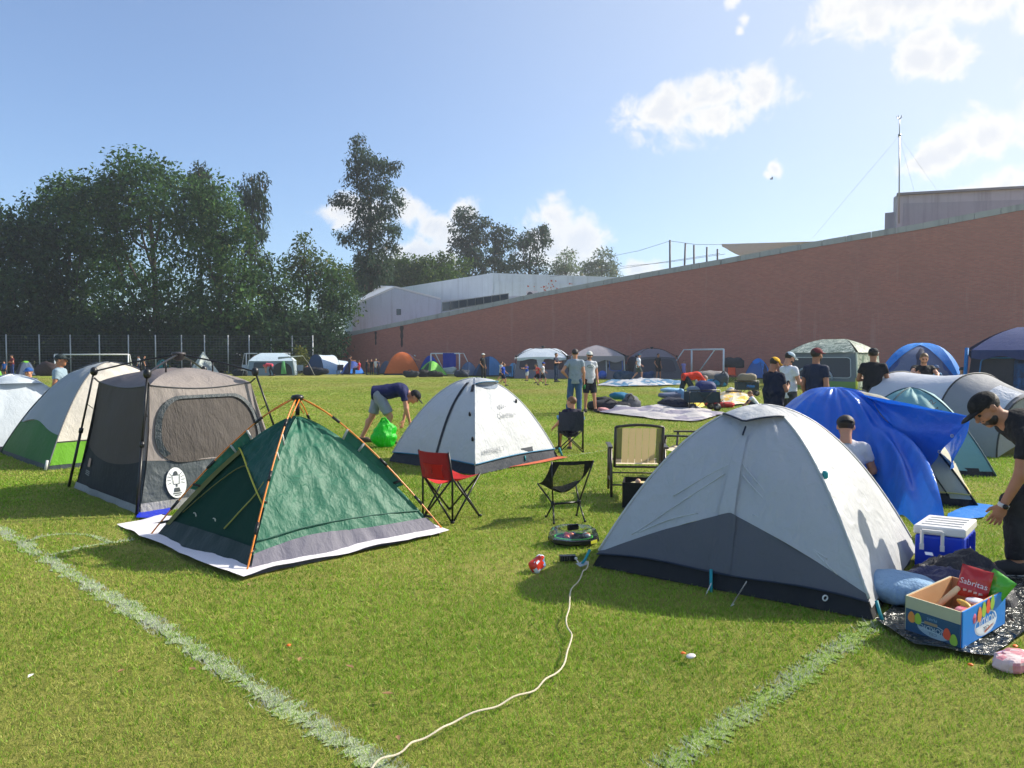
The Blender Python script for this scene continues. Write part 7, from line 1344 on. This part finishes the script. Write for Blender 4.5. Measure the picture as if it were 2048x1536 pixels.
# fruit carton
def carton():
    FL, FR, BR = G(1813, 1260, .02), G(1921, 1298, .02), G(2006, 1248, .02); BL = FL + BR - FR; cs = [FL, FR, BR, BL]; H = .205; NOGRASS.append(cs); t = thing('fruit_carton', 'blue printed pear carton full of snacks beside the front tent', 'carton', np.mean(cs, 0)); up = A3(0, 0, 1)
    CB = plain('cardboard', srgb(196, 150, 104), .8, var=.1); DB = plain('carton_blue_shaded', srgb(30, 74, 112), .5, var=.1); LB = plain('carton_blue', srgb(20, 128, 214), .45, var=.06); GY = plain('carton_bare', srgb(178, 176, 150), .7, var=.06)  # DB: same printed blue, darkened for the short side in shade
    cen = np.mean(cs, 0); th = .008
    def side(a, b, z0, z1, m, nm, o=0.):
        n = A3((b - a)[1], -(b - a)[0], 0); n = nrm(n); return mk(nm, *slab([a + n * o + up * z0, b + n * o + up * z0, b + n * o + up * z1, a + n * o + up * z1], th), m, t, smooth=False)
    for a, b in ((FL, FR), (FR, BR), (BR, BL), (BL, FL)): side(a, b, .005, H, CB, 'cardboard_wall')
    mk('base', *slab([FL + up * .02, FR + up * .02, BR + up * .02, BL + up * .02], .01), CB, t, smooth=False)
    s1 = side(FL, FR, .006, H * .66, DB, 'printed_side', .0095); side(FL, FR, H * .665, H + .002, GY, 'bare_band', .0095); s2 = side(FR, BR, .006, H + .002, LB, 'printed_side', .0095)
    side(BL, FL, .006, H, GY, 'bare_band', .0095)
    def face(a, b): e = nrm(b - a); n = A3(e[1], -e[0], 0); return lambda u, z, o: a + e * u + up * z + n * (.0095 + o)
    WHT, RED, PG, PO = pm((226, 232, 236)), pm((222, 84, 60)), pm((150, 186, 70)), pm((220, 140, 70))
    for f, L, par, fu, rot_, dark in ((face(FL, FR), np.linalg.norm(FR - FL), s1, .5, -.10, True), (face(FR, BR), np.linalg.norm(BR - FR), s2, .44, .0, False)):  # dark: shaded side, its print colours are dimmed to suit
        k = .78 if dark else 1.35; cu = L * (.52 if dark else .52); cz = H * (.24 if dark else .38); el = lambda a, r1, r2: (cu + r1 * math.cos(a) * math.cos(rot_) - r2 * math.sin(a) * math.sin(rot_), cz + r1 * math.cos(a) * math.sin(rot_) + r2 * math.sin(a) * math.cos(rot_))
        A_ = np.linspace(0, 2 * math.pi, 32, endpoint=False)
        def disc(r1, r2, o, m, nm, a0=None): mk(nm, [f(*el(0, 0, 0), o)] + [f(*el(a, r1, r2), o) for a in A_], [(0, 1 + i, 1 + (i + 1) % 32) for i in range(32)], m, par, smooth=False)
        disc(.118 * k, .050 * k, .0008, WHT if not dark else pm((150, 170, 184)), 'logo_oval'); disc(.110 * k, .044 * k, .0014, LB if not dark else DB, 'logo_field')
        lo = [(el(a, .110 * k, .044 * k)) for a in np.linspace(math.pi * 1.0, math.pi * 2.0, 16)]; mk('logo_lower', [f(u, z, .0020) for u, z in lo], [tuple(range(16))], WHT if not dark else pm((150, 170, 184)), par, smooth=False)
        V, F = text2d('NORDIC', .052 * k); mk('lettering', [f(cu - v[0], cz + .012 * k - v[1], .0028) for v in V], F, WHT if not dark else pm((176, 192, 200)), par, smooth=False)
        V, F = text2d('C3SL', .03 * k); mk('lettering', [f(cu - v[0], cz - .022 * k - v[1], .0028) for v in V], F, pm((70, 84, 96)), par, smooth=False)
        V, F = text2d('PEARS', .022); mk('lettering', [f(L * .5 - v[0], H * .55 - v[1], .0016) for v in V], F, pm((110, 150, 180)), par, smooth=False) if dark else None
        for u, z, c_ in (((L * .12, H * .45, PO), (L * .24, H * .46, PG), (L * .78, H * .30, RED), (L * .90, H * .20, PG)) if dark else ((L * .36, H * .72, PO), (L * .46, H * .80, PG), (L * .56, H * .84, RED), (L * .66, H * .88, PG))):
            r_ = .022 if dark else .030; B_ = [(u + r_ * math.sin(a) * (1 + .25 * math.cos(a)), z + r_ * 1.5 * math.cos(a) * (-1)) for a in np.linspace(0, 2 * math.pi, 16, endpoint=False)]; mk('printed_pear', [f(q[0], q[1], .0034) for q in B_], [tuple(range(16))], c_, par, smooth=False)
        if not dark: mk('orange_flash', [f(cu - .02, .022, .002), f(cu + .12, .045, .002), f(cu + .12, .06, .002), f(cu - .02, .037, .002)], [(0, 1, 2, 3)], pm((226, 110, 50)), par, smooth=False)
    if True: a = FL + (FR - FL) * .36; e = nrm(FR - FL); n = A3(e[1], -e[0], 0); mk('hand_hole', *slab([a + n * .0115 + up * .078, a + e * .075 + n * .0115 + up * .078, a + e * .075 + n * .0115 + up * .094, a + n * .0115 + up * .094], .002), pm((150, 130, 100)), s1, smooth=False)
    # contents
    I = lambda s, q, z: FL + (FR - FL) * s + (BL - FL) * q + up * z
    mk('rolling_pin', *tube([I(.22, .30, .10), I(.40, .55, .19), I(.44, .62, .215)], (.016, .018, .016), 12), plain('pale_wood', srgb(224, 190, 140), .6), label='pale wooden stick leaning in the fruit carton', cat='stick')
    for k in range(5): a = -.5 + .22 * k; B0 = I(.62, .38, .19); q = [B0, B0 + A3(.03 * math.cos(a) - .02, -.05 - .01 * k, -.01), B0 + A3(-.02 + .05 * math.sin(a), -.12, -.055)]; mk('banana', *tube(spline(q, 9), [.006, .012, .016, .017, .017, .016, .014, .010, .004], 8), plain('banana_skin', srgb(206, 164, 60), .5, var=.35, vs=30), label=('leftmost spotted banana of the bunch in the fruit carton', 'second banana from the left of the bunch in the carton', 'middle spotted banana of the bunch in the fruit carton', 'second banana from the right of the bunch in the carton', 'rightmost spotted banana of the bunch in the fruit carton')[k], cat='banana', group='bananas in the carton')
    crumple('snack_pack', 'red and white snack pack among the carton contents', I(.55, .22, .10), (.07, .05, .05), rotz(.4), [pm((222, 212, 206), .3), pm((190, 44, 40), .3), pm((226, 170, 80), .3)], 'snack bag', 6, .15)
    crumple('pink_pack', 'pink wrapped pack in the front of the fruit carton', I(.85, .28, .13), (.06, .055, .05), rotz(.9), [pm((222, 110, 130), .35), pm((206, 130, 140), .35)], 'snack bag', 7, .12)
    mk('jar_lid', *lathe(I(.82, .55, .17), [(0, 0), (.05, 0), (.052, .012), (.046, .018), (0, .018)], 18), pm((206, 204, 214), .4), label='white jar lid inside the fruit carton', cat='lid')
    # red crisp bag, pillow shaped, standing
    c = I(.60, .80, .235); e = nrm(nrm(FR - FL) + nrm(BR - FR) * .25); n = A3(e[1], -e[0], 0); nn = nrm(n * .95 + up * .3); vv = np.cross(nn, e) * -1; vv = vv if vv[2] > 0 else -vv
    def bag(name, label, c, w, h, col, cat='snack bag', tilt=0.):
        ex, ey = e * math.cos(tilt) + vv * math.sin(tilt), vv * math.cos(tilt) - e * math.sin(tilt); V = []; N_ = 18
        P_ = lambda x, y, s: c + ex * x * w + ey * y * h + nn * s * .030 * max(0, (1 - abs(x * 2) ** 2.5)) ** .6 * max(0, (1 - abs(y * 2) ** 3)) ** .6 + nn * .006 * vnoise(np.array([[x * 9, y * 9, s]]))[0]
        for s in (1, -1):
            for j in range(N_):
                for i in range(N_): V.append(P_(i / (N_ - 1) - .5, j / (N_ - 1) - .5, s))
        F = gridF(N_, N_); F = F + [tuple(reversed([q + N_ * N_ for q in f])) for f in F]; o = mk(name, V, F, plain('foil_%d' % col[0], srgb(*col), .28, 0, .6, bump=.3, bs=30), label=label, cat=cat); return o, P_, ex, ey
    b, P_, ex, ey = bag('crisp_bag', 'red crisp bag with white lettering standing in the carton', c, .17, .19, (182, 34, 32), tilt=-.12); WH2 = pm((232, 228, 226), .4)
    wrap = lambda VF, x0, y0: (np.array([P_(x0 + v[0] / .17, y0 + v[1] / .19, 1) + nn * .003 for v in VF[0]]), VF[1])
    mk('lettering', *wrap(text2d('Sabritas', .047), .02, -.02), WH2, b, smooth=False)
    for k in range(3): V, F = lathe((0, 0, 0), [(0, 0), (.015, 0), (.015, .001), (0, .001)], 8); mk('warning_seal', *wrap((V * A3(1, 1, 0), [F[-1]]), -.02 + .2 * k, .27), pm((24, 24, 26)), b, smooth=False)
    for k in range(4): mk('crisp_print', *wrap((np.array([(-.05 + .028 * k, -.012, 0), (-.03 + .028 * k, -.006, 0), (-.032 + .028 * k, .004, 0), (-.05 + .028 * k, .002, 0)]), [(0, 1, 2, 3)]), .05, -.26), pm((214, 190, 180)), b, smooth=False)
    bag('crisp_bag', 'bright green snack bag behind the red one', c + e * .10 - n * .055 + up * -.01, .14, .17, (80, 176, 44), tilt=-.5)
carton()
c = G(2035, 1335) + A3(.05, .03, .03); crumple('pink_bag', 'pink and white plastic bag at the bottom right edge', c, (.16, .08, .04), rotz(.2), [fm((232, 206, 206), trans=.2), fm((222, 150, 160), trans=.2), fm((200, 180, 210), trans=.2)], 'bag', 9, .25)
# litter
OP = plain('orange_peel', srgb(236, 110, 24), .5)
for k, (px, py, r_) in enumerate(((1366, 1314, .016), (578, 1298, .014), (1941, 1337, .014), (2012, 1312, .014), (2030, 1300, .018))):
    mk('orange_peel', *lump(G(px, py) + A3(0, 0, .022), (r_, r_ * .8, r_ * .45), rotz(k), 1, .3, 60, k, 10, 6), OP, label=('orange peel scrap beside the white lid', 'orange peel scrap alone on the open grass', 'orange peel scrap below the fruit carton', 'orange peel scrap beside the black plastic', 'larger orange peel by the pink bag')[k], cat='peel', group='orange peel on the grass')
mk('bottle_lid', *lathe(G(1382, 1321) + A3(0, 0, .02), [(0, 0), (.024, 0), (.026, .006), (.022, .010), (0, .008)], 16, np.array([nrm(A3(1, 0, .2)), A3(0, 1, 0), nrm(A3(-.2, 0, 1))])), pm((222, 214, 212), .4), label='small round white lid lying on the grass', cat='lid')
LF = plain('dry_leaf', srgb(150, 116, 76), .7, var=.3)
for k, (px, py) in enumerate(((498, 1178), (242, 1354), (385, 1350), (775, 1400), (700, 1345), (797, 1490), (118, 1085), (62, 1364), (600, 1330))):
    c = G(px, py) + A3(0, 0, .028); a = random.random() * 6; s = (.022 if k != 7 else .016) + .010 * random.random(); mk('dry_leaf', [c + A3(s * math.cos(a), s * math.sin(a), .006), c + A3(-s * .5 * math.sin(a), s * .5 * math.cos(a), .010), c - A3(s * math.cos(a), s * math.sin(a), -.004), c + A3(s * .5 * math.sin(a), -s * .5 * math.cos(a), .008), c], [(0, 1, 4), (1, 2, 4), (2, 3, 4), (3, 0, 4)], LF if k != 7 else pm((226, 226, 220)), label=('dry leaf below the green tent corner', 'dry leaf left of the white line', 'dry leaf on the white line', 'dry leaf right of the lower white line', 'dry leaf in the middle of the open grass', 'dry leaf beside the lower end of the rope', 'dry leaf inside the corner arc', 'small white paper scrap at the left', 'curled dry leaf near the upper white line')[k], cat='leaf' if k != 7 else 'paper', group='litter on the grass')
# ------------------------------------------------------------------ mid field
c = G(764, 897) + A3(0, .25, 0); V, F = lump(c + A3(0, 0, .22), (.22, .15, .26), rotz(.3), 1.15, .30, 6, 2, 36, 22); gb = mk('green_bag', V, F, fabric('bag_green', srgb(40, 216, 50), .35, .35, .5, .7, 6.), label='bright green plastic bag at the stooping man\'s feet', cat='bag')
for s in (-1, 1): mk('bag_handle', *tube(spline([c + A3(s * .08, -.03, .42), c + A3(s * .03, -.05, .52), c + A3(-s * .03, -.05, .50), c + A3(-s * .06, -.02, .41)], 10), .012, 5), fm((40, 216, 50), trans=.35), gb)
DKb, GYb, NVb, TLb, RDb, WHb = (46, 48, 56), (96, 98, 104), (44, 54, 88), (30, 110, 150), (176, 44, 46), (196, 196, 204)
def heap(items):
    for k, (nm, lab, px, py, dz, rad, col, rot) in enumerate(items):
        p = G(px, py); V, F = lump(p + A3(0, rad[1], rad[2] * .86 + dz), rad, rotz(rot), .8, .30, 5 / max(rad) * .3, k + px, 26, 16); o = mk(nm, V, F, fm(col, trans=.03, rough=.75, wr=.6, ws=6.), label=lab, cat=nm.split('_')[-1])
        if nm == 'duffel_bag': 
            for s in (-1, 1): mk('strap', *tube(spline([p + A3(s * rad[0] * .4, rad[1] * .2, dz + rad[2] * 1.2), p + A3(0, rad[1] * .1, dz + rad[2] * 2.0), p + A3(-s * rad[0] * .4, rad[1] * .3, dz + rad[2] * 1.5)], 8), .015, 5), pm((40, 40, 44)), o)
heap([('duffel_bag', 'dark duffel bag in the heap beside the flat tent', 1222, 822, 0, (.55, .28, .17), DKb, .1), ('duffel_bag', 'grey upright bag at the right of the heap', 1262, 821, 0, (.28, .22, .24), GYb, 0), ('backpack', 'blue backpack on top of the bag heap', 1240, 812, .2, (.33, .2, .12), TLb, .2), ('backpack', 'black backpack at the left of the bag heap', 1207, 820, 0, (.3, .25, .2), (36, 38, 44), .4),
      ('cloth_bundle', 'white and red cloth bundle in front of the bag heap', 1208, 825, 0, (.2, .15, .07), (206, 150, 150), .2), ('cloth_bundle', 'pale cloth bundle in front of the grey bag', 1246, 824, 0, (.28, .16, .1), (190, 190, 192), .0),
      ('sleeping_bag', 'large navy rolled bedding at the bottom of the pillow stack', 1350, 821, 0, (.42, .35, .21), (38, 44, 62), .1), ('pillow', 'grey pillow in the middle of the pillow stack', 1345, 817, .30, (.38, .3, .1), (110, 118, 140), -.1), ('pillow', 'light blue pillow on top of the stack', 1348, 815, .45, (.36, .28, .09), (150, 190, 214), .05), ('blanket', 'pale blue blanket hanging down the pillow stack', 1369, 817, .05, (.13, .3, .3), (130, 170, 196), 0),
      ('red_bag', 'red tent bag lying beside the wagon', 1452, 816, 0, (.32, .14, .09), RDb, -.1), ('red_bag', 'short red bag just behind the wagon wheels', 1424, 813, 0, (.22, .12, .08), RDb, 0), ('cloth_bundle', 'white cloth bundle on the yellow tent', 1466, 788, .02, (.2, .15, .14), (222, 222, 226), 0),
      ('cloth_heap', 'grey canvas heap beside the far goal', 1427, 770, .0, (.9, .5, .42), (128, 122, 120), .3), ('duffel_bag', 'teal bag in front of the grey canvas heap', 1432, 774, 0, (.62, .25, .2), (40, 120, 160), 0), ('duffel_bag', 'round dark bag at the end of the canvas heap', 1447, 774, 0, (.35, .35, .42), (70, 80, 92), 0), ('cloth_bundle', 'pale striped cloth at the left of the canvas heap', 1404, 772, 0, (.35, .3, .2), (150, 150, 156), 0),
      ('duffel_bag', 'black duffel bag before the small green tent', 868, 754, 0, (.75, .35, .26), (34, 38, 36), .05), ('duffel_bag', 'black bag left of the small green tent', 845, 754, 0, (.5, .35, .3), (36, 38, 42), .05), ('duffel_bag', 'dark gear bag at the foot of the orange tent', 820, 755, 0, (.6, .35, .3), (48, 52, 60), 0), ('cloth_heap', 'white and green cloth heap below the towel', 898, 748, 0, (.6, .4, .4), (190, 204, 200), 0), ('duffel_bag', 'dark bag beside the grey blue dome', 924, 755, 0, (.5, .35, .32), (50, 58, 76), 0),
      ('duffel_bag', 'dark gear heap at the white tunnel tent door', 628, 751, 0, (1.0, .4, .38), (38, 42, 52), 0), ('duffel_bag', 'dark bag on the grass by the cabin tent awning', 478, 752, 0, (.6, .3, .3), (40, 46, 52), 0), ('cloth_bundle', 'dark bedding by the dark grey tent door', 1250, 760, 0, (.6, .35, .3), (50, 74, 96), 0), ('cloth_bundle', 'blue bedding by the dark grey tent door', 1298, 760, 0, (.45, .3, .3), (40, 70, 110), 0),
      ('gear_box', 'dark gear pile left of the man in the grey cap', 86, 752, 0, (.9, .4, .65), (62, 50, 52), 0), ('gear_box', 'grey grill like box by the wall', 1470, 757, .75, (.8, .4, .42), (52, 56, 64), 0)])
def flat_tent(label, poly, col, col2=None, z=.03, amp=.16, seed=0, fs=1.6):
    m, t, out = newmat('flat_cloth_%d' % seed); co = t.n('ShaderNodeTexCoord').outputs['Object']; v = t.noise(co, 1.3, 3, .5, .8); c = t.mix(t.ramp(v, [(.50, 0.), (.54, 1.)]), srgb(*col), srgb(*(col2 or col)))
    p = t.n('ShaderNodeBsdfPrincipled', {'Base Color': c, 'Roughness': .6, 'Normal': t.n('ShaderNodeBump', {'Height': t.noise(co, 6, 4, .6, .6), 'Strength': .6, 'Distance': .05}).outputs[0]}); t.nt.links.new(p.outputs[0], out.inputs[0]); NOGRASS.append(poly)
    return sheet_on_ground('collapsed_tent', poly, m, z, amp, fs, seed, 14, sub=10, edge=.12, label=label, cat='tent')
flat_tent('white and lilac tent spread flat on the grass', [G(1188, 824), G(1240, 819), G(1300, 815), G(1400, 818), G(1446, 828), G(1430, 837), G(1390, 844), G(1345, 842), G(1260, 834)], (188, 182, 180), (136, 130, 146), seed=3, amp=.13)
flat_tent('white and teal tent spread flat before the far tents', [G(1192, 772), G(1240, 765), G(1300, 762), G(1362, 763), G(1366, 770), G(1310, 773), G(1240, 774)], (184, 184, 186), (70, 120, 156), seed=5, amp=.3, fs=1.1)
flat_tent('cream and yellow tent spread flat behind the wagon', [G(1434, 792), G(1450, 785), G(1478, 784), G(1500, 793), G(1508, 803), G(1490, 809), G(1462, 813), G(1445, 806)], (214, 204, 180), (224, 178, 50), seed=7, amp=.2)
flat_tent('yellow cloth lying under the wagon', [G(1374, 812), G(1385, 804), G(1408, 806), G(1410, 815), G(1392, 818)], (226, 196, 50), (206, 170, 40), seed=8, amp=.15)
def wagon(label, px, py, yaw, load, w=.92, d=.5):
    p = G(px, py); c = A3(p[0], p[1] + d / 2, 0); t = thing('folding_wagon', label, 'wagon', c, 'folding wagons'); M = rotz(R(yaw)); P = lambda x, y, z: c + A3(x, y, z) @ M; CL = fabric('wagon_cloth', srgb(40, 58, 66), .05, .7)
    for x in (-1, 1):
        for y in (-1, 1):
            wh = mk('wheel', *tube([P(x * w * .40, y * d * .56 - .03, .115), P(x * w * .40, y * d * .56 + .03, .115)], .115, 14), pm((30, 30, 32)), t); mk('rim', *tube([P(x * w * .40, y * d * .56 - .034, .115), P(x * w * .40, y * d * .56 + .034, .115)], .05, 10), pm((120, 120, 122)), wh); mk('corner_post', *tube([P(x * w / 2, y * d / 2, .12), P(x * w / 2, y * d / 2, .62)], .014, 6), BKF, t)
    for s in (-1, 1):
        mk('side_cloth', *slab([P(-w / 2, s * d / 2, .26), P(w / 2, s * d / 2, .26), P(w / 2, s * d / 2, .56), P(-w / 2, s * d / 2, .56)], .01), CL, t, smooth=False); mk('end_cloth', *slab([P(s * w / 2, -d / 2, .26), P(s * w / 2, d / 2, .26), P(s * w / 2, d / 2, .56), P(s * w / 2, -d / 2, .56)], .01), CL, t, smooth=False)
        mk('cross_brace', *tube([P(-w * .25, s * (d / 2 + .02), .14), P(w * .25, s * (d / 2 + .02), .58)], .010, 5), BKF, t); mk('cross_brace', *tube([P(w * .25, s * (d / 2 + .02), .14), P(-w * .25, s * (d / 2 + .02), .58)], .010, 5), BKF, t); mk('top_rail', *tube([P(-w / 2, s * d / 2, .62), P(w / 2, s * d / 2, .62)], .013, 6), BKF, t)
    mk('floor', *slab([P(-w / 2, -d / 2, .26), P(w / 2, -d / 2, .26), P(w / 2, d / 2, .26), P(-w / 2, d / 2, .26)], .015), CL, t, smooth=False); mk('handle', *tube([P(w / 2, 0, .2), P(w / 2 + .18, 0, .3), P(w / 2 + .25, 0, .1)], .012, 6), BKF, t)
    for k, (lab, nm, x, z, rad, col) in enumerate(load): V, F = lump(P(x, 0, z), rad, M, .7, .12, 5, k + px, 20, 12); mk(nm, V, F, fm(col, trans=.02, wr=.5, ws=6.), label=lab, cat=nm.split('_')[-1])
wagon('black folding wagon loaded with a navy bedding roll', 1408, 822, 4, [('navy bedding roll in the nearer wagon', 'bedding_roll', .12, .62, (.30, .2, .26), (40, 52, 104)), ('grey bedding under the red shirted man', 'bedding_roll', -.26, .58, (.2, .18, .14), (110, 124, 140))])
wagon('black folding wagon with camouflage gear, behind the stooping man', 1497, 792, -6, [('camouflage gear bundle on the farther wagon', 'gear_bundle', .0, .72, (.40, .24, .2), (126, 118, 100)), ('blue bag hanging in the farther wagon', 'bag', .1, .42, (.3, .27, .12), (40, 110, 180))], w=.85)
p = G(1472, 795); mk('card_box', *box(p + A3(-.05, .2, .14), (.5, .35, .26), rotz(.1)), plain('card_grey', srgb(96, 88, 82), .8), smooth=False, label='low brown card box beside the farther wagon', cat='box')
# far chairs, table, ball
def mini_chair(label, px, py, col, yaw=0.):
    p = G(px, py); M = rotz(R(yaw)); q = lambda x, y: (p + A3(x, y + .25, 0) @ M)[:2]; fold_chair('folding_chair', label, q(-.25, .22), q(.25, .22), q(.25, -.22), q(-.25, -.22), .45, .9, [col, col], group='far folding chairs')
mini_chair('grey folding chair under the cabin tent awning', 597, 752, (120, 136, 150)); mini_chair('dark folding chair beside the tunnel tent', 678, 751, (40, 44, 60)); mini_chair('orange folding chair near the brick wall', 1468, 764, (226, 92, 56)); mini_chair('blue folding chair beside the low blue dome', 1016, 757, (60, 80, 104)); mini_chair('white folding lounger at the second goal', 492, 751, (196, 206, 210), 30)
p = G(498, 752); tb = thing('folding_table', 'low white folding table beside the second goal', 'table', p); mk('table_top', *box(p + A3(0, 0, .48), (1.1, .6, .03)), pm((206, 206, 204)), tb, smooth=False)
for x in (-.45, .45):
    for y in (-.25, .25): mk('leg', *tube([p + A3(x, y, 0), p + A3(x * .7, y, .47)], .02, 5), pm((150, 150, 150)), tb)
p = G(1205, 758); mk('play_ball', *lump(p + A3(0, 0, .3), (.3, .3, .3), nz=0, e=1, flat=False), pm((60, 100, 190)), label='blue and white ball bag in front of the tall grey tent', cat='ball')
p = G(1236, 758); bx = thing('speaker_box', 'black box with a white round badge before the tall grey tent', 'box', p); mk('case', *box(p + A3(0, .2, .55), (1.5, .4, 1.0)), pm((34, 36, 44)), bx, smooth=False); mk('round_badge', *lathe(p + A3(.05, -.01, .62), [(0, 0), (.24, 0), (.24, .02), (0, .02)], 16, (A3(1, 0, 0), A3(0, 0, 1), A3(0, 1, 0))), pm((222, 224, 226)), bx)
# ------------------------------------------------------------------ thin haze in the air
hz, tz, oz = newmat('haze_air'); tz.nt.links.new(tz.n('ShaderNodeVolumePrincipled', {'Color': (.86, .92, 1.0, 1), 'Density': .0007, 'Anisotropy': .35}).outputs[0], oz.inputs['Volume'])
mk('haze', *box((0, 70, 14), (260, 220, 32)), hz, smooth=False, kind='stuff', label='thin bluish summer haze in the air over the field', cat='haze')
grow_grass()
